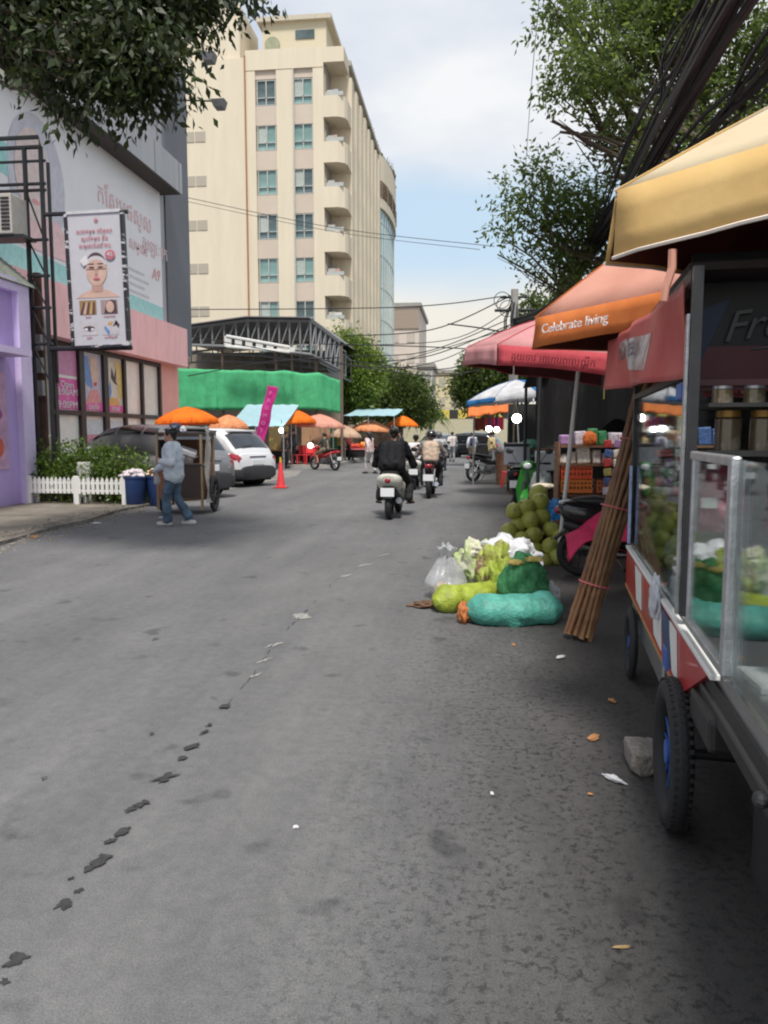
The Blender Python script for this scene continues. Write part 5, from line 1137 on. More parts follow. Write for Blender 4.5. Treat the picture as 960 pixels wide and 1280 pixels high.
# ================================================================ SCOOTERS
def scooter(label, loc, heading, body, style='scooter', plate=True, tail=M_redlens, seatm=M_black, group=None, lean=0, box=None, cat='scooter', name='scooter'):
    t = thing(name, label, cat, loc, group=group); t.rotation_euler = (0, lean, math.atan2(heading[1], heading[0])-PI/2)
    R = .25 if style == 'scooter' else .29; yr, yf = (-.62, .64) if style == 'scooter' else (-.63, .65)
    for y, nm in ((yr, 'rear'), (yf, 'front')):
        mt, mr = MB(), MB(); wheel(mt, mr, (0, y, R), R, .115, .74, 5 if style == 'scooter' else 8); tw = mt.build('wheel', M_tyre, t, True); mr.build('rim', M_alu if style != 'scooter' else M_blackmetal, tw, True)
    if style == 'scooter':
        secs = [(-.86, 0, .74, .11, .05, 2.2), (-.80, 0, .71, .19, .11, 2.4), (-.66, 0, .68, .225, .14, 2.6), (-.48, 0, .64, .22, .16, 2.8), (-.25, 0, .58, .19, .18, 2.8), (-.08, 0, .50, .14, .17, 2.8), (.0, 0, .42, .12, .12, 2.8)]
        mb = MB(); mb.loft(secs, 24); mb.build('rear_cowl', body, t, True)
        mb = MB(); mb.loft([(-.80, 0, .56, .10, .05, 3), (-.60, 0, .50, .13, .10, 3), (-.3, 0, .44, .13, .13, 3), (0, 0, .34, .14, .08, 3)], 20); mb.build('engine_cover', M_black, t, True)
        mb = MB(); mb.loft([(-.1, 0, .28, .16, .04, 4), (.1, 0, .27, .17, .04, 4), (.34, 0, .29, .16, .04, 4)], 20); mb.build('floorboard', M_black, t, True)
        mb = MB(); mb.prism([(-.17, .36, .27), (.17, .36, .27), (.20, .42, .62), (.12, .44, .92), (-.12, .44, .92), (-.20, .42, .62)], (0, .05, .0)); mb.build('leg_shield', body, t)
        mb = MB(); mb.ball((0, .44, .98), (.14, .10, .085), 16, 10); hs = mb.build('handlebar_cowl', body, t, True)
        mb = MB(); mb.ball((0, .53, .98), (.075, .03, .055), 12, 8); mb.build('headlight', mat('headlight glass', (.6, .62, .65), .1, spec=.9), t, True)
        mb = MB(); mb.loft([(.42, 0, .50, .075, .10, 2.4), (.62, 0, .53, .085, .06, 2.4), (.86, 0, .42, .06, .05, 2.4)], 16); mb.build('front_mudguard', body, t, True)
        mb = MB(); mb.loft([(-.72, 0, .80, .10, .03, 3), (-.5, 0, .81, .15, .05, 3), (-.2, 0, .78, .14, .05, 3), (.02, 0, .74, .10, .05, 3)], 20); mb.build('seat', seatm, t, True)
    else:
        mb = MB(); mb.loft([(-.88, 0, .80, .045, .03, 2.4), (-.75, 0, .78, .09, .06, 2.4), (-.5, 0, .74, .115, .08, 2.4), (-.2, 0, .66, .10, .09, 2.4), (.1, 0, .58, .08, .09, 2.4), (.3, 0, .62, .08, .10, 2.4)], 20); mb.build('rear_cowl', body, t, True)
        mb = MB(); mb.box(-.11, .11, -.12, .22, .24, .52, bev=.04); mb.cyl((-.15, .05, .36), (.15, .05, .36), .11, n=18); mb.build('engine', mat('dull engine metal', (.16, .16, .165), .45, .8, bump=.2), t)
        mb = MB(); mb.prism([(-.16, .30, .36), (.16, .30, .36), (.18, .40, .72), (.1, .42, .9), (-.1, .42, .9), (-.18, .40, .72)], (0, .04, 0)); mb.build('leg_shield', body, t)
        mb = MB(); mb.ball((0, .46, .96), (.12, .11, .09), 16, 10); mb.build('headlamp_cowl', body, t, True)
        mb = MB(); mb.loft([(.38, 0, .56, .06, .06, 2.4), (.60, 0, .62, .07, .03, 2.4), (.88, 0, .50, .05, .03, 2.4)], 16); mb.build('front_mudguard', body, t, True)
        mb = MB(); mb.loft([(-.78, 0, .87, .09, .025, 3), (-.5, 0, .86, .13, .045, 3), (-.2, 0, .80, .12, .05, 3), (.08, 0, .76, .08, .05, 3)], 20); mb.build('seat', seatm, t, True)
        mb = MB(); 
        for sg in (-1, 1): mb.tube([(sg*.1, yr, R), (sg*.12, -.48, .68)], [.03, .036], 10)
        mb.build('shock_absorbers', M_chrome, t, True)
        mb = MB(); mb.tube([(-.09, yr, R), (-.1, .0, .34)], .03, 8); mb.tube([(.09, yr, R), (.1, .0, .34)], .03, 8); mb.build('swing_arm', M_blackmetal, t)
    mb = MB(); 
    for sg in (-1, 1): mb.tube([(sg*.06, yf, R), (sg*.06, .50, .72)], .022, 8)
    mb.tube([(0, .50, .7), (0, .43, 1.0)], .03, 8); mb.build('fork', M_chrome if style != 'scooter' else M_blackmetal, t, True)
    mb = MB(); mb.tube([(-.34, .34, 1.02), (-.2, .42, 1.02), (.2, .42, 1.02), (.34, .34, 1.02)], .013, 8); hb = mb.build('handlebar', M_blackmetal, t, True)
    for sg in (-1, 1):
        MB().tube([(sg*.25, .39, 1.02), (sg*.35, .335, 1.02)], .019, 8).build('grip', M_black, hb, True)
        mb = MB(); mb.tube([(sg*.19, .41, 1.03), (sg*.30, .38, 1.2)], .006, 5); mb.ball((sg*.33, .385, 1.22), (.065, .012, .045), 14, 8); mb.build('mirror', M_black, t, True)
        mb = MB(); mb.tube([(sg*.10, -.02 if style == 'scooter' else -.3, .30), (sg*.24, -.02 if style == 'scooter' else -.3, .30)], .013, 6); mb.build('footrest', M_blackmetal, t)
    mb = MB(); mb.tube([(.10, .0, .24), (.15, -.25, .26), (.17, -.62, .34)], [.02, .045, .055], 12); mb.build('exhaust', M_chrome if style != 'scooter' else mat('dark silver', (.25, .25, .26), .35, .9), t, True)
    mb = MB(); yt = -.885 if style == 'scooter' else -.885; mb.ball((0, yt+.03, .70 if style == 'scooter' else .765), (.055 if style == 'scooter' else .09, .045, .045 if style == 'scooter' else .055), 16, 10); mb.build('tail_light', tail, t, True)
    mb = MB(); mb.prism([(-.075, -.66, .60), (.075, -.66, .60), (.085, -.90, .40), (-.085, -.90, .40)], (0, .02, -.02)); mb.build('rear_mudguard', M_black, t)
    if plate: 
        zp = .50; mb = MB(); mb.box(-.12, .12, -.90, -.893, zp-.075, zp+.075, bev=.003); mb.build('number_plate', M_whiteplate, t)
    mb = MB(); mb.tube([(-.08, -.05, .26), (-.18, -.15, .02)], .012, 6)
    if box is not None: mb.build('side_stand', M_blackmetal, t)
    else: mb.bm.free()
    if box: 
        MB().box(-.24, .24, -.98, -.52, .88, 1.26, bev=.03).build('delivery_box', box, t); MB().box(-.25, .25, -.99, -.51, 1.26, 1.33, bev=.03).build('box_lid', M_black, t)
    return t
sw = mat('pearl white scooter plastic', (.58, .57, .50), .25, coat=.5); sk_ = mat('black scooter plastic', (.014, .014, .016), .2, coat=.5)
smar = mat('maroon scooter plastic', (.10, .008, .02), .2, coat=.5); sgr = mat('green scooter plastic', (.02, .17, .02), .3, coat=.2); sdr = mat('red scooter plastic', (.5, .02, .03), .25, coat=.4)
jk = mat('black jacket', (.010, .010, .012), .95, bump=.3, spec=.15); navy = mat('dark trousers', (.02, .022, .03), .8); beige = mat('beige vest cloth', (.50, .38, .29), .8); gsleeve = mat('grey brown sleeve', (.22, .19, .18), .8)
M_hel = mat('glossy black helmet', (.012, .012, .014), .15, coat=.8)
# rider 1
scooter('white backed scooter ridden by the person with a black backpack', (-1.42, 13.95, 0), (.03, 1), sw)
rp = dict(RIDE); 
for k in rp: rp[k] = tuple(rp[k][i] + (0, -.02, .08)[i] for i in range(3)) if k in ('pel', 'che', 'nck', 'hd', 'shL', 'shR', 'elL', 'elR', 'hpL', 'hpR') else rp[k]
rp['wrL'] = (-.30, .30, 1.05); rp['wrR'] = (.30, .30, 1.05); rp['elL'] = (-.36, .05, .95); rp['elR'] = (.36, .05, .95); rp['knL'] = (-.27, .22, .62); rp['knR'] = (.27, .22, .62); rp['grip'] = True
rp['anL'] = (-.27, .05, .33); rp['anR'] = (.27, .05, .33); rp['toL'] = (-.33, .14, .27); rp['toR'] = (.33, .14, .27)
person('rider in black with a black backpack and bare ankles on the white backed scooter', (-1.42, 13.95, 0), math.atan2(1, .03)-PI/2, rp, jk, mat('black cloth trousers', (.012, .012, .014), .85), sc=1.0, vox=.011, hair='bun', loose=1.22, extra='backpack', bare=True, shoes=mat('dark sandal', (.03, .02, .02), .7))
# rider 2 (maroon)
scooter('maroon tailed motorbike ridden by the person in the beige vest', (-.98, 18.5, 0), (.02, 1), smar, 'moto', cat='motorbike', name='motorbike')
rp2 = dict(RIDE); rp2['grip'] = True; rp2['pel'] = (0, -.12, .90); rp2['che'] = (0, -.05, 1.2); rp2['hpL'] = (-.11, -.1, .88); rp2['hpR'] = (.11, -.1, .88); rp2['nck'] = (0, -.02, 1.32); rp2['hd'] = (0, .03, 1.46); rp2['wrL'] = (-.29, .30, 1.04); rp2['wrR'] = (.29, .30, 1.04); rp2['elL'] = (-.36, .08, 1.0); rp2['elR'] = (.36, .08, 1.0); rp2['shL'] = (-.19, -.03, 1.27); rp2['shR'] = (.19, -.03, 1.27)
pz = person('rider in a beige vest and black helmet on the maroon tailed motorbike', (-.98, 18.5, 0), 0, rp2, gsleeve, navy, sc=1.0, vox=.013, loose=1.1, helmet=M_hel, hair='none')
capset([(V3(-.08, -.07, 1.22), V3(-.07, -.14, .92), .125, .13), (V3(.08, -.07, 1.22), V3(.07, -.14, .92), .125, .13), (V3(-.08, -.05, 1.25), V3(.08, -.05, 1.25), .1, .1)], 'vest', beige, pz, .016)
# rider 3 beside (white shirt child/woman, bike further ahead)
scooter('white scooter just ahead and left of the maroon tailed motorbike', (-1.55, 21.2, 0), (.0, 1), sw)
person('small rider in a white top on the scooter left of the beige vested rider', (-1.55, 21.2, 0), 0, rp2, mat('white cloth', (.6, .6, .62), .8), navy, sc=.95, vox=.016, hair='bun')
person('helmeted rider in pale grey seen beyond the beige vested rider', (-1.15, 26.6, 0), 0, rp2, mat('pale grey cloth', (.42, .44, .46), .8), navy, vox=.02, helmet=mat('grey helmet', (.12, .13, .14), .3), hair='none')
scooter('dark scooter beyond the beige vested rider', (-1.15, 26.6, 0), (0, 1), sk_)
# oncoming/left bike at (407,588): heads left away
hd = (-.80, .60); L0 = (-6.15, 31.6, 0)
scooter('black and red motorbike turning in towards the left hand stalls', L0, hd, sdr, 'moto', cat='motorbike', name='motorbike')
person('rider in khaki shorts and dark shirt on the motorbike by the left hand stalls', L0, math.atan2(hd[1], hd[0])-PI/2, rp2, mat('dark olive shirt', (.04, .045, .035), .85), mat('khaki cloth', (.22, .19, .12), .85), vox=.018, hair='short', shorts=True, sleeve=.5)
# parked ones on the right
p = aty(598, 600, 24.6); scooter('black motorbike parked with its tail to the street beside the lamp lit stall', (.55, 24.9, 0), (.78, .62), sk_, 'moto', cat='motorbike', name='motorbike', box=False)
scooter('scooter with a grey delivery box on its rack, parked by the red stools', (1.02, 16.4, 0), (.15, 1), sk_, box=mat('grey box plastic', (.42, .43, .46), .5))
t = scooter('green fronted scooter draped with clear plastic beside the coconuts', (1.05, 13.3, 0), (-.25, -.97), sgr, box=False, plate=False)
p = MB(); p.grid(lambda s, q: ((s-.5)*.62*(1-.25*q), -.05-.62*q+.03*math.sin(s*17+q*4), .98-.1*q-.42*abs(s-.5)*1.5-.02*math.sin(s*23+q*9)), 26, 20)
p = p.build('rain_cover', mat('clear crumpled plastic', (.45, .47, .48), .15, alpha=.55, trans=.0, var=.3, scale=9, bump=.8, bscale=14), t, True)
scooter('dark scooter with a pink cloth over its side, parked behind the sugar canes', (1.78, 8.15, 0), (1, -.10), sk_, box=False, plate=False)
O = V3(1.36, 7.80, .60); mb = MB()
mb.grid(lambda s, q: ((s-.5)*.78, -.10+.34*q*(1)-.04*math.sin(s*7), (.10*math.sin(PI*s)+.05*math.sin(s*9+q*3) - (.22*(1-q)**2 if q < 1 else 0) - .16*(2*s-1)**2)), 26, 14)
o = mb.build('pink_cloth', fabric('hot pink cloth', (.75, .06, .16), .2, .6), None, True); o.location = O; o.modifiers.new('s', 'SOLIDIFY').thickness = .008
tag(o, 'hot pink cloth draped over the scooter behind the sugar canes', 'cloth')

# ================================================================ WALKERS
wsh = mat('pale denim blue shirt', (.56, .62, .68), .8, var=.1, scale=4, bump=.25, bscale=12)
wp = dict(WALK); wp['turn'] = .15; wp['wrR'] = (.25, .40, .90); wp['elR'] = (.27, .16, 1.03); wp['wrL'] = (-.20, .16, 1.06); wp['elL'] = (-.27, -.04, 1.04); wp['long'] = .03; wp['slim'] = 1
pw = person('woman in a loose pale blue shirt and flared jeans walking past the wooden cart', (-4.87, 12.05, 0), R_(96), wp, wsh, M_jean, sc=1.0, vox=.0085, hair='bun', loose=1.22, shoes=mat('white sneaker', (.5, .5, .5), .6))
mb = MB(); mb.torus((0, .02, 1.60), (0.1, .25, 1), .075, .022, 20, 8); mb.build('hair_scarf', mat('striped scarf', (.5, .5, .55), .8, col2=(.03, .05, .12), scale=25, thr=(.45, .55)), pw, True)
capset([(V3(.30, .40, .84), V3(.31, .38, .70), .035, .06)], 'carried_bag', mat('crumpled clear bag', (.5, .5, .52), .3, alpha=.7), pw, .012)
white_s = mat('white shirt', (.55, .52, .50), .8); kh = mat('grey trousers', (.20, .20, .21), .8); cream_t = mat('cream trousers', (.38, .33, .24), .8)
sp2 = dict(STAND)
person('walker in a whitish shirt and grey trousers, alone before the distant black car', (-1.08, 42.3, 0), 0, WALK, white_s, kh, sc=1.02, vox=.025)
person('walker in a white shirt with a small navy backpack, right of the lone walker', (.02, 40, 0), 0, WALK, mat('bluish white shirt', (.52, .55, .62), .8), cream_t, sc=1.0, vox=.025, extra='smallpack')
person('person in a pale yellow shirt standing by the lamp lit stall', (.85, 33, 0), R_(-60), STAND, mat('pale yellow shirt', (.62, .50, .25), .8), kh, vox=.025)
person('dark clothed vendor standing under the pale blue awning', (aty(355, 570, 33).x, 33.2, 0), R_(-100), STAND, navy, navy, vox=.022)
person('second dark clothed person just right of the dark vendor under the pale blue awning', (aty(366, 570, 34.2).x, 34.2, .14), R_(-40), STAND, mat('dusty navy shirt', (.05, .055, .08), .8), navy, vox=.022)
person('shopper in an orange and yellow top by the red fruit barrow', (aty(424, 560, 40).x, 40, 0), R_(-70), STAND, mat('orange yellow top', (.62, .30, .05), .8, var=.5), navy, vox=.025)
person('shopper in a grey helmet leaning over the red fruit barrow', (aty(437, 560, 40.5).x, 40.3, 0), R_(-90), STAND, mat('dark red top', (.25, .03, .03), .8), navy, vox=.025, helmet=mat('pale green helmet', (.35, .42, .38), .3), hair='none')
person('figure in pinkish white walking just left of the black backpack rider', (aty(462, 570, 29).x, 29, 0), R_(60), WALK, mat('pinkish white shirt', (.62, .5, .5), .8), mat('pale trousers', (.4, .38, .38), .8), vox=.022, hair='long')
person('dark figure standing beyond the distant orange umbrella', (aty(500, 560, 45).x, 45, 0), R_(160), STAND, navy, navy, vox=.025)

# ================================================================ LEFT SIDE: wooden cart, tubs, cone, flag, stalls
t = thing('vendor_cart', 'dark brown wooden vendor cart with big spoked wheels beside the walking woman', 'cart', (-5.45, 14.1, 0), R_(6))
MB().box(-.42, .42, -.5, .5, .28, .95, bev=.01).build('cabinet', M_wood, t); MB().box(-.40, -.02, -.515, -.5, .32, .92).build('door', mat('reddish brown panel', (.22, .09, .045), .6, var=.25), t); MB().box(.02, .40, -.515, -.5, .32, .92).build('door', mat('dark brown panel', (.035, .022, .018), .6), t)
for x in (-.41, .41):
    for y in (-.48, .48): MB().box(x-.022, x+.022, y-.022, y+.022, .1, 1.50).build('post', mat('pale wood post', (.26, .19, .12), .7), t)
MB().box(-.43, .43, -.50, .50, 1.46, 1.54, bev=.01).build('canopy_box', mat('dark brown panel', (.035, .022, .018), .6), t); MB().box(-.40, .40, .44, .47, .95, 1.4).build('back_board', M_wood, t)
MB().box(-.40, -.36, -.48, .48, .95, 1.4).build('side_board', M_dark, t)
for sg in (-1, 1):
    mt, mr = MB(), MB(); wheel(mt, mr, (sg*.50, .12, .36), .36, .07, .80, 10); w_ = mt.build('wheel', M_tyre, t, True); mr.build('spokes', M_blackmetal, w_, True)
MB().tube([(.47, -.5, .9), (.5, -.85, .95), (.2, -.88, .95), (-.47, -.5, .9)], .02, 6).build('push_handle', M_blackmetal, t)
mb = MB(); mb.grid(lambda s, q: (.50+.03*math.sin(q*9+s*5), -.52+.34*s, 1.66-1.45*q), 10, 20); mb.build('hanging_net', mat('pale netting', (.52, .50, .46), .8, alpha=.6, var=.2), t, True)
def crumple(name, label, cat, loc, size, m, seed, group=None, amp=.35, fr=2.2, sub=4, parent=None, rz=0, flat=.0, fine=.12):
    bm = bmesh.new(); bmesh.ops.create_icosphere(bm, subdivisions=sub, radius=1)
    for v in bm.verts:
        d = v.co.normalized(); k = 1 + amp*noise.noise(d*fr+Vector((seed, 0, 0))) + fine*noise.noise(d*fr*3.4+Vector((0, seed, 0))) + fine*.5*abs(noise.noise(d*fr*9+Vector((0, 0, seed))))
        v.co = Vector((d.x*k*size[0], d.y*k*size[1], d.z*k*size[2]))
        if v.co.z < -size[2]*(.8-flat): v.co.z = -size[2]*(.8-flat)
        v.co.z += size[2]*(.8-flat)
    me = bpy.data.meshes.new(name); bm.to_mesh(me); bm.free(); me.polygons.foreach_set('use_smooth', [True]*len(me.polygons)); me.materials.append(m)
    o = bpy.data.objects.new(name, me); SC.collection.objects.link(o); o.location = loc; o.rotation_euler = (0, 0, rz)
    if parent: o.parent = parent
    elif label: tag(o, label, cat, group)
    return o
M_foam = mat('white foam', (.72, .72, .74), .5, var=.05)
o = MB().box(-.15, .15, -.11, .11, 0, .10, bev=.02).build('foam_box', M_foam); o.location = (-5.32, 13.85, 1.13); o.rotation_euler = (.3, .35, .4); tag(o, 'white foam takeaway box lying tilted on top of the wooden cart goods', 'box')
crumple('plastic_bag', 'white plastic bags heaped on the shelf of the wooden cart', 'plastic bag', (-5.5, 13.95, .95), (.24, .2, .14), mat('white plastic film', (.62, .63, .66), .3, bump=.6, bscale=16, alpha=.9), 3, amp=.7)
crumple('dark_bundle', 'dark navy bundle tied on top of the wooden cart roof', 'bundle', (-5.62, 14.0, 1.53), (.12, .11, .10), mat('navy nylon', (.02, .03, .07), .6), 5)
crumple('plastic_bag', 'small white bag on top of the wooden cart roof', 'plastic bag', (-5.42, 13.9, 1.53), (.06, .06, .07), MATS['white plastic film'], 8)
tub = mat('dark blue plastic tub', (.02, .05, .16), .45)
for i, (x, y, lab, l2, c2) in enumerate(((-6.98, 15.1, 'dark blue tub heaped with white bags, left of its twin', 'heap of white and pink bags in the left dark blue tub', (.62, .55, .58)), (-6.55, 15.35, 'dark blue tub heaped with pale yellow food, right of its twin', 'heap of pale yellow puffed snacks in the right dark blue tub', (.68, .52, .34)))):
    t = thing('tub', lab, 'tub', (x, y, 0), group='dark blue tubs')
    mb = MB(); R0 = [(.19, 0), (.21, .02), (.26, .6), (.275, .6), (.275, .64), (.25, .64), (.24, .6)]; mb.ring_tube([[V3(r*math.cos(2*PI*k/24), r*math.sin(2*PI*k/24), z) for k in range(24)] for r, z in R0]); mb.build('bucket', tub, t, True)
    crumple('goods_heap', l2, 'goods', (x, y, .58), (.24, .24, .11), mat('heap %d' % i, c2, .6, var=.4, scale=18, bump=.8), i+20, amp=.5)
# cone
t = thing('traffic_cone', 'red traffic cone with a yellow black tip behind the white car', 'traffic cone', (-5.33, 20.9, 0))
mb = MB(); mb.box(-.18, .18, -.18, .18, 0, .035, bev=.012); mb.build('base', M_red, t)
mb = MB(); mb.tube([(0, 0, .03), (0, 0, .72)], [.125, .04], 20); mb.build('cone', mat('cone red', (.78, .06, .07), .45), t, True)
MB().tube([(0, 0, .72), (0, 0, .86)], [.035, .03], 10).build('tip', mat('yellow plastic', (.65, .42, .03), .5), t); MB().tube([(.0, 0, .84), (.09, 0, .84)], .018, 6).build('hook', M_black, t)
# pink flag banner
t = thing('flag_banner', 'tall magenta feather flag leaning behind the white car', 'flag banner', (aty(331, 600, 24.5).x-.25, 24.5, 0))
a, b = aty(341, 482, 24.5)-t.location, aty(322, 560, 24.5)-t.location; wv = .34
mb = MB(); mb.grid(lambda s, q: a.lerp(b, q)+V3((s-.5)*wv+.02*math.sin(q*14), .03*math.sin(q*9+s*2), -.05*s), 8, 40); o = mb.build('cloth', fabric('magenta flag cloth', (.62, .05, .30), .3), t, True); o.modifiers.new('s', 'SOLIDIFY').thickness = .006
MB().tube([(0, .02, 0), b+V3(-.15, .02, 0), a+V3(-.17, .02, .04)], [.02, .016, .01], 8).build('pole', M_alu, t)
for i, ch in enumerate('PROMOTION'[:7]): text(ch, .17, a.lerp(b, .12+.12*i)+V3(0, -.05, 0), V3(1, 0, -.1), V3(.2, 0, 1), mat('pale pink lettering', (.72, .22, .45), .6), t)
# clothes / boards of stalls on the left
def shed(label, x0, x1, y, z, m, back=None, goods=0, seed=1, colors=((.5, .1, .05), (.6, .4, .08), (.1, .2, .08)), name='market_stall'):
    t = thing(name, label, 'market stall', ((x0+x1)/2, y, 0), group='market stalls'); W = (x1-x0)/2; g = random.Random(seed)
    MB().box(-W, W, .9, .95, 0, z).build('back_board', m, t)
    mb = MB(); mb.box(-W, W, -.35, .85, .72, .78); 
    for x in (-W+.05, W-.05): mb.box(x-.03, x+.03, -.33, -.27, 0, .72); mb.box(x-.03, x+.03, .75, .81, 0, .72)
    mb.build('table', M_wood, t)
    MB().box(-W, W, -.36, -.34, .2, .74).build('table_skirt', back or M_dark, t)
    mb = MB()
    for x in (-W, W): mb.cyl((x, -.3, 0), (x, -.3, z), .022)
    mb.build('post', M_alu, t)
    return t
tanb = mat('tan plywood', (.40, .24, .14), .8, var=.2, scale=1.5)
shed('stall of tan boards behind the red chairs', aty(372, 560, 36).x, aty(408, 560, 36).x, 36, 2.1, tanb)
shed('drinks stall with yellow goods under the pale blue awning', aty(335, 560, 34).x-.3, aty(352, 560, 34).x, 34.4, 1.9, mat('shop clutter', (.16, .12, .05), .8, col2=(.45, .3, .06), thr=(.5, .62), scale=3))
t = shed('green curtained stall right of the tan board stall', aty(400, 560, 38.4).x, aty(418, 560, 38.4).x, 38.4, 2.2, mat('green curtain', (.05, .24, .13), .8))
shed('long far stall of tan goods under the pale blue awning', aty(432, 560, 46).x, aty(490, 560, 46).x, 46, 2.1, mat('far stall goods', (.22, .13, .08), .8, col2=(.50, .38, .28), thr=(.42, .6), scale=1.8))
def heap(names, label, cat, cx, cy, z, n_, R, col, spread, seed, parentless=True, group=None):
    g = random.Random(seed); t = thing(names, label, cat, (cx, cy, z), group=group)
    m = mat('fruit %s' % names, col, .45, var=.25)
    for k in range(n_):
        a, r = g.uniform(0, 2*PI), math.sqrt(g.random()); x, y = spread[0]*r*math.cos(a), spread[1]*r*math.sin(a)
        o = MB().ball((x, y, R+spread[2]*(1-r)), R, 8, 6).build('fruit', m, t, True)
    return t
# red fruit barrow
bx = aty(450, 575, 40.5).x
t = thing('fruit_barrow', 'barrow piled with red fruit among the far left stalls', 'barrow', (bx, 40.6, 0))
MB().box(-.75, .75, -.4, .4, .68, .76).build('tray', mat('pink cloth', (.55, .15, .18), .8), t); MB().box(-.7, .7, -.36, .36, .3, .66).build('underbox', M_dark, t)
for sg in (-1, 1):
    mt, mr = MB(), MB(); wheel(mt, mr, (sg*.55, -.42, .28), .28, .05, ax=V3(0, 1, 0)); w_ = mt.build('wheel', M_tyre, t, True); mr.build('rim', M_blackmetal, w_, True)
g = random.Random(3); m = mat('red fruit', (.60, .07, .04), .5, var=.4); m2 = mat('orange fruit', (.75, .25, .04), .5)
for k in range(4): crumple('fruit_heap', 'heap of red fruit on the far barrow, number %s from the left' % ('first', 'second', 'third', 'last')[k], 'fruit', (bx-.5+.34*k, 40.6, .76), (.22, .25, .14+.05*(k > 1)), (m, m, m2, m)[k], k+60, amp=.3, fr=4)
# red plastic chairs left
def chair(label, loc, rz, group='red plastic chairs by the left stalls'):
    t = thing('plastic_chair', label, 'chair', loc, rz, group)
    MB().box(-.21, .21, -.2, .2, .42, .45, bev=.01).build('seat', M_red, t)
    mb = MB(); mb.box(-.2, .2, -.215, -.19, .5, .86, bev=.01); mb.build('backrest', M_red, t)
    for x in (-.18, .18):
        for y in (-.18, .18): MB().tube([(x*1.1, y*1.1, 0), (x, y, .43 if y > 0 else .84)], [.022, .028], 6).build('leg', M_red, t)
    return t
c0 = chair('red plastic chair nearest the tan board stall, leftmost', (aty(373, 575, 33.9).x, 33.9, .14), 2.4)
dup(c0, (aty(381, 575, 34.2).x, 34.2, .14), 2.9, 'red plastic chair in the middle of the three before the tan boards')
dup(c0, (aty(388, 575, 33.8).x, 33.8, .14), 3.4, 'red plastic chair rightmost, closest to the turning motorbike')
def stool(label, loc):
    t = thing('plastic_stool', label, 'stool', loc, rnd.uniform(0, 1), 'red plastic stools')
    MB().box(-.15, .15, -.15, .15, .42, .45, bev=.012).build('seat', M_red, t)
    for x in (-1, 1):
        for y in (-1, 1): MB().tube([(x*.17, y*.17, 0), (x*.12, y*.12, .43)], [.022, .03], 6).build('leg', M_red, t)
    MB().box(-.145, .145, -.145, .145, .33, .42, bev=.01).build('apron', M_red, t)
stool('red plastic stool on the left, beside the parked black motorbike', (1.02, 21.9, 0)); stool('red plastic stool on the right, near the delivery box scooter', (1.38, 21.6, 0))
stool('red plastic stool furthest back behind the other two', (1.6, 22.6, 0))
def lamp(label, u, v, y, r):
    p = aty(u, v, y); t = thing('bulb_lamp', label, 'lamp', p, group='glowing stall bulbs'); MB().ball((0, 0, 0), r, 14, 10).build('bulb', M_lamp, t, True); MB().tube([(0, 0, r*.8), (0, 0, .45)], .012, 5).build('cord', M_black, t)
lamp('largest glowing white bulb, under the blue and white umbrella', 646, 523, 18.2, .105); lamp('small glowing bulb left of its twin below the orange awning', 611, 536, 21.5, .08); lamp('small glowing bulb right of its twin below the orange awning', 621, 537, 21.3, .075)
lamp('glowing white bulb under the pale blue awning on the left', 352, 538, 31.5, .11); lamp('small glowing bulb near the turning riders handlebar', 388, 557, 33.4, .11); lamp('faint glowing bulb under the far pale peach umbrella', 465, 530, 44, .10)
M_clear0 = mat('clear wrinkled cover', (.50, .53, .54), .2, alpha=.5, bump=.9, bscale=13, var=.25, scale=8, spec=.6)
# ================================================================ RIGHT SIDE STALLS
O = V3(2.6, 19.8, 0)
t = thing('fruit_stall', 'lamp lit fruit stall beneath the blue and white umbrella', 'market stall', (1.75, 19.6, 0), group='market stalls')
MB().box(-.8, 1.6, -.4, .5, .66, .74).build('table', M_wood, t)
for x in (-.75, 1.5): 
    for y in (-.35, .45): MB().box(x-.03, x+.03, y-.03, y+.03, 0, .66).build('leg', M_wood, t)
MB().box(-.8, 1.6, 1.0, 1.05, 0, 2.3).build('back_board', mat('dark stall cloth', (.03, .032, .03), .9), t)
MB().box(-.8, 1.6, -.2, .4, 1.1, 1.14).build('shelf', M_wood, t)
for x in (-.72, .4, 1.5): MB().cyl((x, -.35, 0), (x, -.35, 2.3), .022).build('post', mat('pale wood post', (.42, .34, .24), .7), t)
for i, (x, z, sz, c, lab) in enumerate(((-.45, .74, (.26, .2, .18), (.04, .13, .08), 'dark green leafy heap at the left of the lamp lit stall'), (.1, .74, (.3, .22, .2), (.03, .16, .12), 'teal green bagged heap in the middle of the lamp lit stall'), (.6, .74, (.25, .2, .17), (.45, .25, .03), 'yellow orange fruit heap at the right of the lamp lit stall'), (-.3, 1.14, (.22, .18, .13), (.06, .20, .14), 'green heap on the upper shelf of the lamp lit stall'), (.55, 1.14, (.26, .2, .15), (.50, .32, .04), 'yellow melon heap on the upper shelf of the lamp lit stall'), (1.15, .74, (.24, .2, .24), (.05, .12, .2), 'blue bag heap at the far right of the lamp lit stall'))):
    crumple('goods_heap', lab, 'goods', (1.75+x, 19.5, z), sz, mat('stall heap %d' % i, c, .6, var=.5, scale=10, bump=.6), i+31, amp=.3, fr=3)
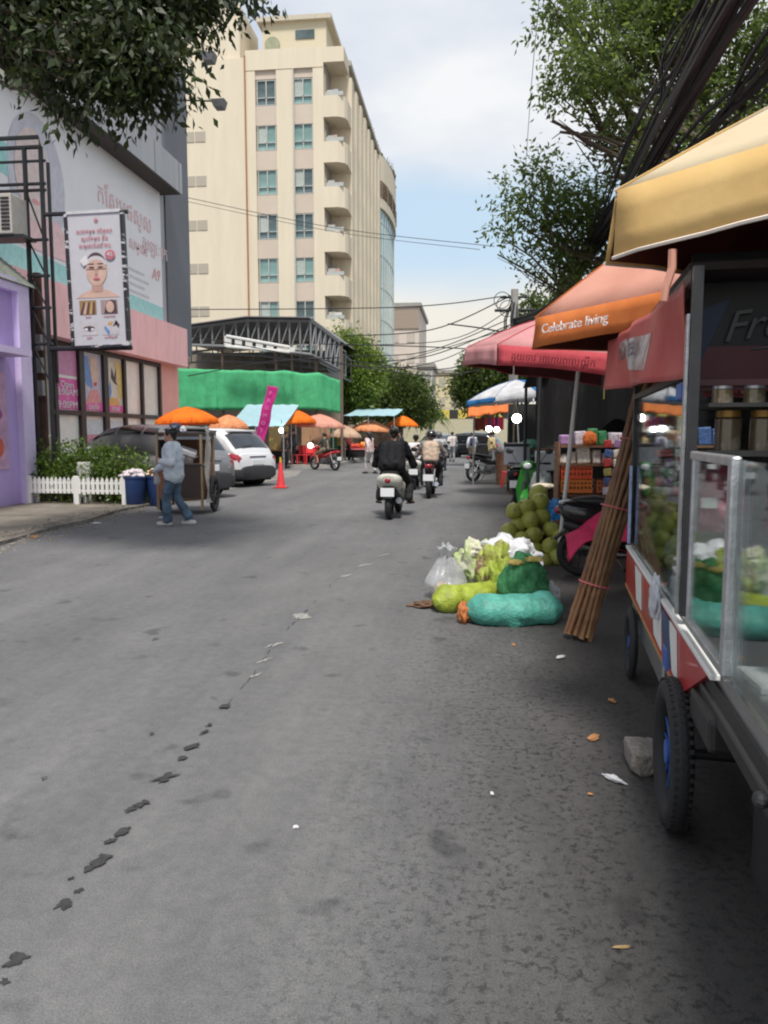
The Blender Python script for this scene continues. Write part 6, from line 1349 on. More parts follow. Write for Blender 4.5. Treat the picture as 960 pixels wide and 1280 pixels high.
# hanging clothes beyond, red/purple/brown
for i, (u, c, lab) in enumerate(((600, (.14, .04, .03), 'dark brown cloth hanging under the small orange awning'), (610, (.30, .05, .05), 'dark red cloth hanging under the small orange awning'), (616, (.06, .03, .22), 'purple cloth hanging under the small orange awning'), (623, (.6, .06, .14), 'crimson cloth hanging under the small orange awning'))):
    p = aty(u, 522, 22.3); mb = MB(); w_ = .15
    mb.grid(lambda s, q: ((s-.5)*2*w_, .03*math.sin(s*12+i), -.36*q-.02*math.sin(s*6)), 12, 6); o = mb.build('hanging_cloth', fabric('hung cloth %d' % i, c, .2)); o.location = p; o.modifiers.new('s', 'SOLIDIFY').thickness = .01; tag(o, lab, 'cloth', 'hanging clothes')
crumple('helmet_on_seat', 'white helmet resting on goods beside the parked black motorbike', 'helmet', (.92, 23.4, .95), (.14, .15, .13), mat('white helmet', (.6, .6, .62), .25), 3, amp=.03, fine=0)
o = MB().box(-.18, .18, -.15, .15, 0, .3, bev=.02).build('side_table', M_wood); o.location = (.92, 23.4, .0); o.scale.z = 3.1; tag(o, 'wooden stand holding the white helmet beside the black motorbike', 'stand')
t = thing('white_box', 'white polystyrene box stacked beside the delivery box scooter', 'box', (1.55, 16.2, 0)); MB().box(-.22, .22, -.2, .2, .75, 1.15, bev=.02).build('box', M_foam, t); MB().box(-.3, .3, -.25, .25, 0, .75, bev=.01).build('crate', M_dark, t)
# black netting canopy with its hanging folds
t = thing('shade_net', 'black shade netting hung in folds behind the pink and orange umbrellas', 'shade net', (2.35, 10.8, 0))
mb = MB(); Z0, Z1 = 1.52, 2.35
mb.grid(lambda s, q: (-1.35+4.3*s, 1.6-2.2*s+.06*math.sin(s*70)+.05*math.sin(s*33), 2.42+.25*s-(.95+.12*math.sin(s*17)+.08*math.sin(s*41))*q), 150, 12); o = mb.build('side_net', mat('black netting', (.008, .007, .007), .95, col2=(.03, .028, .028), thr=(.5, .8), scale=4, stretch=(3, 3, .5), bump=.6), t, True)
mb = MB(); mb.grid(lambda s, q: (-1.35+4.3*s, 1.6-2.2*s+3.2*q, 2.42+.25*s+.12*math.sin(PI*q)), 30, 8); mb.build('roof_net', MATS['black netting'], t, True)
for x, y in ((-1.3, 1.5), (-1.3, 4.6), (2.7, 2.6)): MB().cyl((x, y, 0), (x, y, 2.45), .03).build('post', M_blackmetal, t)
t = thing('market_shed', 'long dark market shed standing behind the right hand stalls', 'shed', (4.2, 18, 0))
MB().box(0, .1, -12, 16, 0, 2.6).build('wall', mat('dark shed wall', (.06, .05, .045), .9, var=.4), t); MB().box(-.9, 3.5, -12, 16, 2.6, 2.68).build('roof', mat('rusty roof sheet', (.10, .07, .06), .8, var=.4), t); MB().box(0, 3.4, 15.9, 16, 0, 2.6).build('end_wall', MATS['dark shed wall'], t)
t = thing('dark_curtain', 'dark cloth wall behind the snack shelves', 'curtain', (2.4, 13.6, 0)); MB().box(-.85, 2.2, 0, .05, 0, 2.4).build('cloth', mat('dark stall cloth', (.03, .032, .03), .9), t)
# snack shelves: crates and packets
sx0 = 1.12; sy = 10.3
t = thing('snack_shelf', 'wooden shelf rack of crates and packets between coconuts and sugar canes', 'shelf', (2.0, sy, 0))
for z in (.32, .72, 1.12, 1.36): MB().box(-.85, 1.3, -.2, .3, z-.03, z).build('shelf_board', M_wood, t)
for x in (-.87, .2, 1.3): MB().box(x-.012, x+.012, -.2, .3, 0, 1.4).build('upright', M_wood, t)
pk_ = [(.74, .68, .62), (.7, .25, .06), (.55, .05, .05), (.08, .14, .35), (.06, .3, .12), (.5, .42, .12), (.62, .55, .62), (.35, .2, .4), (.6, .12, .2), (.25, .15, .1)]
G = random.Random(12)
def crate(label, x, z, w_=.40, h_=.17, c=(.72, .09, .03)):
    t = thing('plastic_crate', label, 'crate', (x, sy, z), group='orange plastic crates'); m = mat('crate plastic %s' % str(c), c, .5)
    mb = MB(); mb.box(-w_/2, w_/2, -.18, .2, 0, .02); 
    for zz in (.02, h_*.5, h_-.03): mb.box(-w_/2, w_/2, -.18, -.165, zz, zz+.028); mb.box(-w_/2, w_/2, .185, .2, zz, zz+.028); mb.box(-w_/2, -w_/2+.015, -.16, .18, zz, zz+.028); mb.box(w_/2-.015, w_/2, -.16, .18, zz, zz+.028)
    for k in range(9): xx = -w_/2+.008+(w_-.016)*k/8; mb.box(xx-.008, xx+.008, -.186, -.181, 0, h_)
    mb.build('crate_shell', m, t); mb = MB(); mb.box(-w_/2+.02, w_/2-.02, -.16, .17, .02, h_*.8); mb.build('contents', mat('crate contents', (.35, .12, .05), .7, var=.5, scale=20), t)
crate('upper orange crate on the snack rack', 1.36, .92); crate('lower orange crate on the snack rack, directly beneath another', 1.36, .74, c=(.75, .22, .04)); crate('orange brown crate right of the stacked pair on the snack rack', 1.82, .74, c=(.55, .16, .06), w_=.4)
rows = [(.32, .0, 2.15, 9), (.72, .95, 2.15, 7), (1.12, 0, 2.15, 15), (1.36, .0, 2.15, 12)]
cnt = 0
cn = ['cream', 'orange', 'red', 'navy', 'green', 'mustard', 'lilac', 'purple', 'crimson', 'brown']; ln = {.32: 'lowest', .72: 'second lowest', 1.12: 'second highest', 1.36: 'top'}
used = {}
for z, x0, x1, n_ in rows:
    x = x0
    while x < x1-.1:
        ci = G.randrange(10) if not (z == 1.12 and x < .45) else 0; w_ = G.uniform(.09, .2); h_ = G.uniform(.13, .25); k = (z, ci); used[k] = used.get(k, 0)+1
        o = MB().box(-w_/2, w_/2, -.08, .08, 0, h_, bev=.02).build('snack_packet', mat('packet %d' % ci, pk_[ci], .4, var=.35, scale=30, bump=.5, bscale=30)); o.location = (1.15+x+w_/2, sy-.02+G.uniform(-.04, .04), z); o.rotation_euler = (0, G.uniform(-.08, .08), G.uniform(-.2, .2))
        tag(o, '%s snack packet on the %s board of the snack rack' % (cn[ci], ln[z]), 'snack packet', 'snack packets on the rack'); o['pos'] = round(x, 2)
        x += w_+.015
# give packets of one colour on one board their own order words
byk = {}
for o in SC.collection.objects:
    if o.name.startswith('snack_packet'): byk.setdefault(o['label'], []).append(o)
ordw = ['leftmost', 'second from left', 'third from left', 'fourth from left', 'fifth from left']
for lab, os_ in byk.items():
    if len(os_) > 1:
        for i, o in enumerate(sorted(os_, key=lambda q: q['pos'])): o['label'] = ordw[min(i, 4)]+' '+lab
    for o in os_: del o['pos']
crumple('net_bag', 'orange net bag on top of the snack rack', 'net bag', (1.52, 10.15, 1.36), (.09, .08, .10), mat('orange net', (.75, .18, .03), .6, bump=.8, bscale=50), 4, amp=.15)
crumple('basket_tray', 'pale round basket tray behind the coconuts', 'basket', (1.02, 11.0, .72), (.17, .15, .05), mat('pale cane', (.6, .52, .40), .8), 9, amp=.05)
o = MB().box(-.2, .2, -.15, .15, 0, .72).build('side_stand', M_dark); o.location = (1.02, 11.05, 0); tag(o, 'dark stand under the pale basket tray', 'stand')
# blue bag & cardboard
crumple('blue_bag', 'bright blue plastic bag right of the top coconuts', 'plastic bag', (1.0, 9.35, .38), (.13, .12, .19), mat('bright blue plastic', (.03, .24, .62), .25, bump=.8, bscale=18, var=.4), 14, amp=.35)
o = MB().box(-.14, .14, -.12, .12, 0, .4, bev=.01).build('box', mat('brown cardboard', (.32, .20, .11), .8)); o.location = (1.0, 9.4, 0); tag(o, 'brown cardboard box under the bright blue bag', 'box')
crumple('rain_cover_bag', 'crumpled clear plastic cover hanging on the green fronted scooter', 'plastic cover', (1.13, 12.72, .30), (.17, .10, .36), M_clear0, 19, amp=.35, fr=2)
G = random.Random(21); hn = ['first', 'second', 'third', 'fourth', 'fifth', 'sixth', 'seventh', 'eighth']
for i in range(8):
    x_ = 1.72+i*.125; t = thing('packet_string', '%s hanging string of snack packets on the rack, counted from the white umbrella pole' % hn[i], 'snack packets', (x_, sy-.32, 1.38), group='hanging strings of snack packets')
    MB().tube([(0, 0, .12), (0, 0, -.75)], .004, 4).build('string', M_dark, t)
    for k in range(6):
        c_ = G.randrange(10); o_ = MB(); o_.box(-.05, .05, -.018, .018, -.05, .05, M=Matrix.Translation((G.uniform(-.01, .01), 0, -.12*k)) @ Matrix.Rotation(G.uniform(-.5, .5), 4, 'Z') @ Matrix.Rotation(G.uniform(-.2, .2), 4, 'Y'), bev=.012); o_.build('packet', mat('packet %d' % c_, pk_[c_], .4), t)
for i in range(9):
    x_ = 1.2+i*.09; cc_ = ((.5, .12, .03), (.05, .2, .4), (.08, .25, .06), (.55, .4, .1))[i % 4]
    t = thing('bottle', '%s drink bottle standing before the crates, counted from the left' % (hn+['ninth'])[i], 'bottle', (x_, sy-.30, .32), group='drink bottles below the crates')
    MB().tube([(0, 0, 0), (0, 0, .2), (0, 0, .25), (0, 0, .30)], [.032, .032, .014, .014], 12).build('bottle_body', mat('bottle %d' % (i % 4), cc_, .15, spec=.8, alpha=.9), t, True); MB().tube([(0, 0, .30), (0, 0, .325)], .016, 10).build('cap', M_red, t)
MB_b = MB().box(-.1, .95, -.1, .1, 0, .32, bev=.01).build('low_bench', M_wood); MB_b.location = (1.2, sy-.32, 0); tag(MB_b, 'low wooden bench carrying the row of drink bottles', 'bench')
for i, (x_, z_, c_, lab) in enumerate(((2.0, .0, (.60, .10, .10), 'red wrapped goods heap on the ground right of the drink bottles'), (2.45, .0, (.50, .22, .24), 'dusty pink goods heap on the ground behind the sugar canes'), (2.2, .30, (.62, .40, .42), 'pale pink sack lying on the red wrapped goods'), (2.9, .0, (.30, .12, .10), 'brown red sack at the far right of the snack rack'))):
    crumple('goods_heap', lab, 'goods', (x_, sy-.62, z_), (.26, .2, .22), mat('ground goods %d' % i, c_, .6, var=.6, scale=12, bump=.7), i+91, amp=.4, fr=2.6)
# ---------------------------------------------------------------- coconuts
M_coco = mat('young coconut', (.27, .30, .05), .36, col2=(.42, .42, .09), scale=3, thr=(.35, .7), spec=.4, bump=.15, bscale=6)
coc = [(673, 617, 'topmost'), (675, 627, ''), (658, 635, ''), (676, 645, ''), (643, 639, ''), (663, 650, ''), (648, 656, ''), (636, 665, ''), (667, 669, ''), (689, 662, ''), (688, 683, ''), (702, 672, ''), (668, 687, ''), (679, 702, ''), (652, 676, ''), (640, 686, ''), (655, 697, ''), (697, 696, '')]
clab = ['topmost coconut of the pile', 'coconut just under the topmost one', 'coconut at the upper left, beside the parked green scooter', 'coconut in the middle of the pile next to the blue bag', 'coconut sticking out highest at the left edge of the pile', 'large coconut in the upper middle of the pile', 'coconut in the left middle, below the highest left edge one', 'coconut at the far left edge, just above the white plastic bag', 'coconut in the centre of the pile', 'coconut right of centre, under the blue bag', 'coconut low on the right side of the pile', 'rightmost coconut, against the white umbrella pole', 'coconut below the centre, above the lowest one', 'lowest coconut at the front of the pile', 'coconut left of centre behind the white bag', 'coconut low on the left hidden behind the white bag', 'low coconut between the white bag and the lowest one', 'coconut at the bottom right of the pile near the pole base']
bm = bmesh.new(); bmesh.ops.create_icosphere(bm, subdivisions=4, radius=1)
for v in bm.verts:
    d = v.co.normalized(); a = math.atan2(d.y, d.x); tri = 1+.035*math.cos(3*a)*(1-d.z*d.z); top = 1.08+.06*max(0, -d.z)**3
    v.co = Vector((d.x*tri, d.y*tri, d.z*top))*(1+.03*noise.noise(d*2.3))
me0 = bpy.data.meshes.new('coconut'); bm.to_mesh(me0); bm.free(); me0.polygons.foreach_set('use_smooth', [True]*len(me0.polygons)); me0.materials.append(M_coco)
mbs = MB(); mbs.tube([(0, 0, 1.05), (0, 0, 1.13), (.03, 0, 1.2)], [.2, .16, .12], 9); bmesh.ops.recalc_face_normals(mbs.bm, faces=mbs.bm.faces); meS = bpy.data.meshes.new('stem_cap'); mbs.bm.to_mesh(meS); mbs.bm.free(); meS.materials.append(mat('coconut stem', (.30, .24, .12), .8))
for i, (u, v, _) in enumerate(coc):
    zt = max(.1, (712-v)*.0092*1.02); y = 8.85+zt*.55+(.08 if i % 3 == 0 else 0); p = aty(u, v, y); r = .105*(.93+.16*rnd.random())
    o = bpy.data.objects.new('coconut', me0); SC.collection.objects.link(o); o.location = p; o.scale = (r, r, r); o.rotation_euler = (rnd.uniform(-1.5, 1.5), rnd.uniform(-1.2, 1.2), rnd.uniform(0, 6)); tag(o, clab[i], 'coconut', 'pile of green coconuts')
    s = bpy.data.objects.new('stem_cap', meS); SC.collection.objects.link(s); s.parent = o
t = thing('wooden_crate', 'low wooden crate under the coconut pile', 'crate', (.80, 9.45, 0))
mb = MB()
for k in range(4): mb.box(-.28, .28, -.22, -.20, .03+.12*k, .12+.12*k); mb.box(-.28, .28, .20, .22, .03+.12*k, .12+.12*k); mb.box(-.28, -.26, -.2, .2, .03+.12*k, .12+.12*k); mb.box(.26, .28, -.2, .2, .03+.12*k, .12+.12*k)
mb.box(-.26, .26, -.2, .2, .0, .48); mb.build('slats', M_wood, t)
# ---------------------------------------------------------------- sacks of coconut husks
def sack(name, label, a, b, r, m, seed, cat='sack', lumps=.16, tails=(.3, .3), flat=.75, sag=0, sub=64):
    """lying net sack from a to b (points on the ground)"""
    a, b = V3(*a), V3(*b); L_ = (b-a).length; d = (b-a).normalized(); sd_ = Vector((-d.y, d.x, 0)); O = (a+b)/2; mb = MB(); rings = []; n = 44
    for i in range(sub+1):
        s = i/sub; rr = r*min(1, (max(0, min(s/.16, (1-s)/.14)))**.5+.02)
        if s < .05: rr = r*(tails[0]*(1-s/.05)*.8 + .55*(s/.05))
        if s > .95: rr = r*(tails[1]*(s-.95)/.05*.6+.5*(1-s)/.05+.1)
        ring = []
        for k in range(n):
            th = 2*PI*k/n; nz = Vector((s*L_*4.2, math.cos(th)*1.1, math.sin(th)*1.1+seed)); cellv = noise.cell_vector(nz*1.0)
            vp = Vector((s*L_*6.5, r*7.5*math.cos(th), r*7.5*math.sin(th)+seed)); vp = vp*.78; dv = noise.voronoi(vp)[0]; bump = lumps*1.9*(.5-dv[0])*min(1, (dv[1]-dv[0])*3+.35) + .04*noise.noise(nz*4)+.03*noise.noise(nz*9)
            R2 = rr*(1+bump); y_, z_ = R2*math.cos(th)*1.12, R2*math.sin(th)
            z_ = max(z_, -r*flat)+r*flat
            ring.append(a+d*(s*L_)+sd_*(y_+.03*math.sin(s*5+seed))-O+Vector((0, 0, z_)))
        rings.append(ring)
    mb.ring_tube(rings); o = mb.build(name, m, None, True); o.location = O; tag(o, label, cat)
    return o
M_teal = mat('teal mesh sack', (.07, .31, .25), .5, var=.3, scale=11, bump=.5, bscale=55); M_lime = mat('lime mesh sack', (.30, .37, .04), .5, var=.3, scale=11, bump=.5, bscale=55); M_grn = mat('green mesh sack', (.04, .22, .08), .55, var=.4, scale=34, bump=.5, bscale=55)
sack('net_sack', 'long teal net sack of coconuts lying nearest the camera', (-.035, 5.98, 0), (.74, 6.13, 0), .135, M_teal, 2.3, lumps=.20)
sack('net_sack', 'lime green net sack lying behind the left end of the teal sack', (-.27, 6.28, 0), (.24, 6.78, 0), .125, M_lime, 7.1, lumps=.18)
crumple('husk_end', 'orange brown husk showing at the left mouth of the teal sack', 'husk', (-.05, 6.0, .0), (.05, .07, .09), mat('orange husk', (.42, .14, .04), .8), 5)
o = crumple('net_sack', 'bulging dark green net sack with yellow husks on top, above the teal sack', 'sack', (.46, 6.55, 0), (.20, .19, .26), M_grn, 12, amp=.3)
for i, (dx, dy, dz, lab) in enumerate(((-.08, -.06, .42, 'left pale yellow husk piece on the dark green sack'), (.07, -.05, .45, 'right pale yellow husk piece on the dark green sack'))): crumple('husk_piece', lab, 'husk', (.46+dx, 6.5+dy, dz-.02), (.07, .05, .025), mat('yellow husk', (.55, .42, .12), .7, var=.3, scale=20), i+3)
M_clear = mat('milky plastic film', (.55, .56, .58), .22, alpha=.5, bump=.9, bscale=13, var=.2, scale=8, spec=.6); M_wfilm = mat('white crinkled film', (.66, .67, .70), .28, alpha=.85, bump=1, bscale=15, var=.25, scale=10)
def bag(label, c, size, m, seed, knot=True, amp=.30, name='plastic_bag'):
    t = thing(name, label, 'plastic bag', c)
    if not knot: crumple('bag_body', None, None, (0, 0, 0), size, m, seed, parent=t, amp=amp, fr=1.9, sub=5, fine=.13)
    else:
        rings = []; nz_, na_ = 34, 72
        for j in range(nz_+1):
            q = j/nz_; z = size[2]*2.1*q; base_ = (.72+.28*min(1, q/.25))*(1-max(0, (q-.3))**1.3*1.55) if q < .82 else .19+.30*(q-.82)/.18
            base_ = max(base_, .17); pl = .05+.16*min(1, q*1.15)**2; ring = []
            for k in range(na_):
                a = 2*PI*k/na_; d = Vector((math.cos(a), math.sin(a), 0))
                rr = base_*(1+.22*noise.noise(Vector((d.x*1.2, d.y*1.2, q*2.4+seed)))+pl*noise.noise(Vector((d.x*5.5, d.y*5.5, seed*3+q*1.2)))+.05*noise.noise(Vector((d.x*9, d.y*9, q*12+seed))))
                ring.append(Vector((size[0]*rr*d.x+.03*math.sin(seed+q*3), size[1]*rr*d.y, z*(1+.10*noise.noise(Vector((d.x*2, d.y*2, seed+7))))*1)))
            rings.append(ring)
        mb = MB(); mb.ring_tube(rings); mb.build('bag_body', m, t, True)
    if knot:
        mb = MB(); g = random.Random(seed)
        for k in range(3): a = g.uniform(0, 6); mb.grid(lambda s, q, a=a: ((.02+.05*q)*math.cos(a+s*1.3)*1., (.02+.05*q)*math.sin(a+s*1.3), size[2]*1.95+.06*q+.02*math.sin(s*9)), 6, 5)
        mb.build('knotted_ear', m, t, True)
    return t
bag('clear plastic bag of rubbish at the left of the sack pile', (-.20, 6.95, 0), (.19, .17, .22), M_clear, 3)
bag('large crinkled white plastic bag at the top of the sack pile', (.37, 7.18, .20), (.27, .22, .19), M_wfilm, 9, knot=False, amp=.5)
crumple('plastic_bag', 'white film bag bulging beneath the large crinkled one', 'plastic bag', (.42, 7.2, 0), (.26, .2, .17), M_clear, 15, amp=.5)
bag('pale green bag with whitish pulp, upper left of the sack pile', (.03, 7.25, .0), (.17, .15, .27), mat('pale green film', (.42, .52, .22), .35, alpha=.95, bump=.8, bscale=16, col2=(.62, .60, .50), thr=(.45, .6), scale=7), 21, knot=False, amp=.45)
crumple('pulp_heap', 'whitish coconut pulp showing in the pale green bag', 'pulp', (.03, 7.2, .34), (.10, .08, .07), mat('pulp', (.60, .58, .46), .7, var=.3, scale=25, bump=.8), 6)
bag('open lime bag of brown husk scraps in the middle of the sack pile', (.22, 6.95, .0), (.15, .13, .27), mat('lime film', (.34, .40, .07), .4, bump=.8, bscale=16, col2=(.22, .13, .09), thr=(.5, .6), scale=9), 33, knot=False, amp=.5)
bag('lime leafy film bag crumpled against the dark green sack', (.28, 6.72, .0), (.11, .12, .23), M_lime, 41, knot=False, amp=.6)
crumple('plastic_bag', 'small grey plastic bag at the right foot of the dark green sack', 'plastic bag', (.70, 6.55, 0), (.07, .09, .12), M_clear, 52, amp=.6)
crumple('husk_scraps', 'brown flattened husk scraps at the left foot of the sack pile', 'scraps', (-.36, 6.55, 0), (.13, .09, .025), mat('brown scraps', (.13, .07, .04), .9, var=.5, scale=14, bump=.8), 61, amp=.8)
crumple('paper_bag', 'small beige bag between the brown scraps and the lime sack', 'bag', (-.24, 6.5, 0), (.07, .07, .12), mat('beige film', (.42, .35, .27), .6, bump=.6), 66, amp=.5)
# ---------------------------------------------------------------- sugar cane bundle
t = thing('sugarcane_bundle', 'tall bundle of brown sugar canes tied and leaning beside the glass cart', 'sugar canes', (.80, 5.62, 0))
G = random.Random(5); foot = V3(0, 0, 0); topc = V3(.62, .15, 2.35)
M_cane = mat('cane skin', (.12, .05, .025), .55, col2=(.26, .14, .055), scale=3, thr=(.35, .7)); dvec = topc.normalized(); sx_ = dvec.orthogonal().normalized(); sy_ = dvec.cross(sx_)
for k in range(24):
    a = 2*PI*k/13 + (.2 if k >= 13 else 0); rr = (.088 if k < 13 else .052 if k < 21 else .018)
    off = (sx_*math.cos(a)+sy_*math.sin(a))*rr; Lk = 2.25+G.uniform(-.1, .25); pts, rad = [], []
    spread = lambda s: 1.05 - .15*math.sin(PI*min(1, s*1.6)) + .35*max(0, s-.5)
    nn = 13; z0 = G.uniform(0, .03)
    for i in range(nn):
        s0, s1 = i/nn, (i+1)/nn
        for s, r_ in ((s0+.004, .021), (s0+.012, .0165), ((s0+s1)/2, .0155), (s1-.012, .0165)):
            pts.append(dvec*(z0+Lk*s)+off*spread(s)+Vector((.01*math.sin(s*6+k), .01*math.cos(s*5+k), 0))); rad.append(r_)
    MB().tube(pts, rad, 8).build('cane', M_cane, t, True)
for s in (.42, 1.0, 1.5): MB().torus(dvec*s, dvec, .112 if s > .6 else .112, .006, 26, 6).build('tie', mat('pink twine', (.55, .12, .14), .7), t, True)
G = random.Random(15); mb = MB()
for k in range(14): s = G.uniform(.3, 1.8); a = G.uniform(0, 6); p = dvec*s+(sx_*math.cos(a)+sy_*math.sin(a))*.10; mb.tube([p, p+V3(G.uniform(-.06, .06), G.uniform(-.05, .02), G.uniform(-.1, .08))], [.003, .001], 4)
mb.build('dry_leaf_shreds', mat('dry leaf', (.35, .24, .12), .8), t)
# ================================================================ GLASS FOOD CART (cart frame: s = right, t = along)
TH = R_(6.0); CR = Matrix.Rotation(-TH, 4, 'Z')
cart = thing('glass_food_cart', 'red edged street food cart with glass cabinet and blue rimmed wheel, nearest on the right', 'food cart', (0, 0, 0)); base = CR @ V3(.95, 3.1, 0); cart.location = base; cart.rotation_euler = (0, 0, -TH)
CT = Matrix.Translation((-.95, -3.1, 0))
def CP(name, mb, m, par=None, smooth=False): return mb.xform(CT).build(name, m, par or cart, smooth)
S0 = .49
M_gl = glassmat('cabinet glass', (.86, .91, .89), 1.45, boost=.72); M_cartdark = mat('sooty black steel', (.018, .018, .019), .5, var=.4)
M_stain = mat('stainless sheet', (.50, .51, .52), .3, .9, var=.12, scale=3)
mb = MB(); mb.box(S0+.03, 1.45, 1.0, 5.3, .72, .80); CP('counter', mb, M_stain)
mb = MB(); mb.box(S0+.02, 1.44, .6, 5.25, .60, .72); CP('chassis', mb, M_cartdark)
mb = MB(); mb.box(S0+.14, 1.42, 1.95, 2.449, .14, .60); mb.box(S0+.24, 1.40, 2.45, 3.7, .12, .60); CP('underbody_shade', mb, M_cartdark)  # near-black boxes stand in for the dark lower body and the shade there
mb = MB(); mb.box(S0+.04, 1.42, 3.75, 5.2, .28, .5, bev=.01); CP('silver_locker', mb, M_stain)
mb = MB(); mb.tube([(S0+.02, .6, .66), (S0+.02, 2.95, .66)], .012, 8); mb.ball((S0+.0, 1.85, .65), (.02, .025, .02), 8, 6); CP('edge_rail', mb, mat('dull steel', (.06, .06, .062), .5, .5))
# red skirt board with white edge and printed marks
redb = mat('red enamel board', (.46, .025, .03), .3, coat=.3)
mb = MB(); mb.prism([(S0, 2.50, .745), (S0, 5.26, .745), (S0, 5.26, .51), (S0, 3.0, .51)], (.018, 0, 0)); rb = CP('skirt_board', mb, redb)
mb = MB(); mb.box(S0-.006, S0+.026, 2.44, 5.27, .745, .765, bev=.004); CP('white_edge', mb, M_white)
mb = MB(); mb.box(S0-.004, S0+.02, 3.02, 5.26, .495, .51); CP('lower_edge', mb, mat('worn orange edge', (.45, .22, .08), .6))
for a, b, c in ((3.05, 3.18, 'white'), (3.22, 3.42, 'navy'), (3.5, 3.75, 'white'), (4.3, 4.55, 'white')):
    mb = MB(); mb.prism([(S0-.002, a, .54), (S0-.002, b, .55), (S0-.002, b+.12, .73), (S0-.002, a+.06, .73)], (-.004, 0, 0)); CP('printed_mark', mb, M_white if c == 'white' else mat('navy print', (.03, .05, .14), .5), rb) if False else mb.xform(CT).build('printed_mark', M_white if c == 'white' else mat('navy print', (.03, .05, .14), .5), cart)
crumple('cloth_rag', 'grey and white rag hanging over the cart edge beside the red board', 'rag', CR @ V3(S0-.02, 3.62, .66), (.022, .07, .11), mat('grey rag', (.36, .38, .42), .8, var=.5, scale=14, col2=(.6, .62, .66)), 9, amp=.3, fine=.06)
# wheels
for (s, tt, R) in ((S0-.02, 2.99, .285), (S0-.0, 4.82, .22), (1.44, 2.99, .285)):
    mt, mr = MB(), MB(); wheel(mt, mr, (s, tt, R), R, .085 if R > .25 else .05, .80, 16 if R > .25 else 8, thin=.35)
    if R > .25:
        for k in range(54):
            a_ = 2*PI*k/54; Mx = Matrix.Translation((s, tt, R)) @ Matrix.Rotation(a_, 4, 'X')
            for o_ in (-.024, .0, .024): mt.box(o_-.009, o_+.009, -.010+.008*(o_ == 0), .006+.008*(o_ == 0), R*.965, R*.999-abs(o_)*.22, M=Mx)
    w_ = CP('wheel', mt, M_tyre, smooth=True); mr.xform(CT).build('rim', mat('blue wheel enamel', (.03, .10, .38), .4), w_, True)
mb = MB(); mb.cyl((S0-.02, 2.99, .285), (1.44, 2.99, .285), .02); CP('axle', mb, M_cartdark)
mb = MB(); mb.box(S0-.0, S0+.12, 2.45, 2.80, .50, .62, bev=.02); CP('mudguard', mb, M_cartdark)
mb = MB(); mb.box(S0-.01, S0+.03, 3.3, 3.42, .50, .60, bev=.01); CP('blue_bracket', mb, MATS['blue wheel enamel'])
# posts and roof
for tt, w_, m in ((3.08, .018, M_blackmetal), (5.12, .014, M_blackmetal)): mb = MB(); mb.box(S0, S0+2*w_, tt-w_, tt+w_, .80, 2.12); CP('post', mb, m)
mb = MB(); mb.box(S0-.012, S0-.002, 3.09, 3.13, .80, 1.95); CP('post_strip', mb, M_alu)
mb = MB(); mb.box(S0-.012, S0+.0, 5.06, 5.12, .80, 1.30); CP('post_sticker', mb, mat('pale blue sticker', (.30, .38, .62), .5, var=.4, scale=20))
for s, tt in ((1.42, 3.08), (1.42, 5.12)): mb = MB(); mb.box(s-.018, s+.018, tt-.018, tt+.018, .80, 2.1); CP('post', mb, M_cartdark)
mb = MB(); mb.box(S0-.0, 1.5, 3.15, 5.2, 2.12, 2.15); CP('roof', mb, mat('dark red roof lining', (.02, .012, .012), .8, var=.4)); mb = MB(); mb.box(S0+.0, S0+.03, 3.12, 5.1, 2.05, 2.12); CP('roof_beam', mb, M_cartdark)
# glass panes
mb = MB(); mb.box(S0+.014, S0+.018, 3.11, 5.10, .80, 1.72); CP('glass_pane', mb, M_gl)
mb = MB(); mb.box(S0+.04, 1.40, 5.12, 5.125, .80, 1.72); CP('glass_pane', mb, M_gl)
mb = MB(); mb.box(S0, S0+.03, 3.11, 5.1, 1.72, 1.75); CP('glass_rail', mb, M_cartdark)
# hinged aluminium door frame
mb = MB(); tz0, tz1, ta, tb = .815, 1.44, 2.30, 2.94
mb.tube([(S0+.012, tb, tz0), (S0+.012, tb, tz1)], .012, 8); CP('door_stile', mb, M_alu, smooth=True)
mb = MB(); mb.box(S0-.008, S0+.022, ta-.024, ta+.024, tz0-.01, tz1+.0, bev=.008); CP('door_stile', mb, M_alu)
mb = MB(); mb.box(S0-.006, S0+.020, ta+.02, tb+.012, tz1-.03, tz1+.0, bev=.006); CP('door_rail', mb, M_alu)
mb = MB(); mb.box(S0-.004, S0+.020, ta-.02, tb+.01, tz0-.015, tz0+.012, bev=.004); CP('door_rail', mb, M_alu)
mb = MB(); mb.box(S0+.008, S0+.011, ta+.02, tb, tz0+.01, tz1-.03); CP('door_glass', mb, M_gl)
mb = MB(); mb.box(S0+.012, S0+.02, 1.0, ta-.03, .80, 1.43); CP('glass_pane', mb, M_gl)
# interior: partition sign, back board, shelves
mb = MB(); mb.box(1.40, 1.43, .9, 5.2, .80, 2.1); CP('back_board', mb, mat('dark interior panel', (.03, .028, .028), .7, var=.4))
mb = MB(); mb.box(S0+.05, 1.9, 3.42, 3.44, 1.68, 2.24); sb = CP('sign_board', mb, mat('sign dark ground', (.012, .013, .016), .5, var=.3))
mb = MB(); mb.box(S0+.05, 1.9, 3.405, 3.418, 1.68, 1.86); CP('sign_red_band', mb, mat('sign dark red', (.11, .02, .026), .5))
mb = MB(); mb.box(S0+.05, 1.9, 3.39, 3.404, 1.70, 1.725); CP('sign_stripe', mb, mat('sign dusty pink', (.20, .085, .09), .5))
mb = MB(); mb.prism([(S0+.05, 3.41, 1.70), (S0+.05, 3.41, 2.0), (S0+.20, 3.41, 2.05), (S0+.13, 3.41, 1.88)], (0, -.006, 0)); CP('sign_blue_sweep', mb, mat('sign blue', (.012, .03, .08), .5))
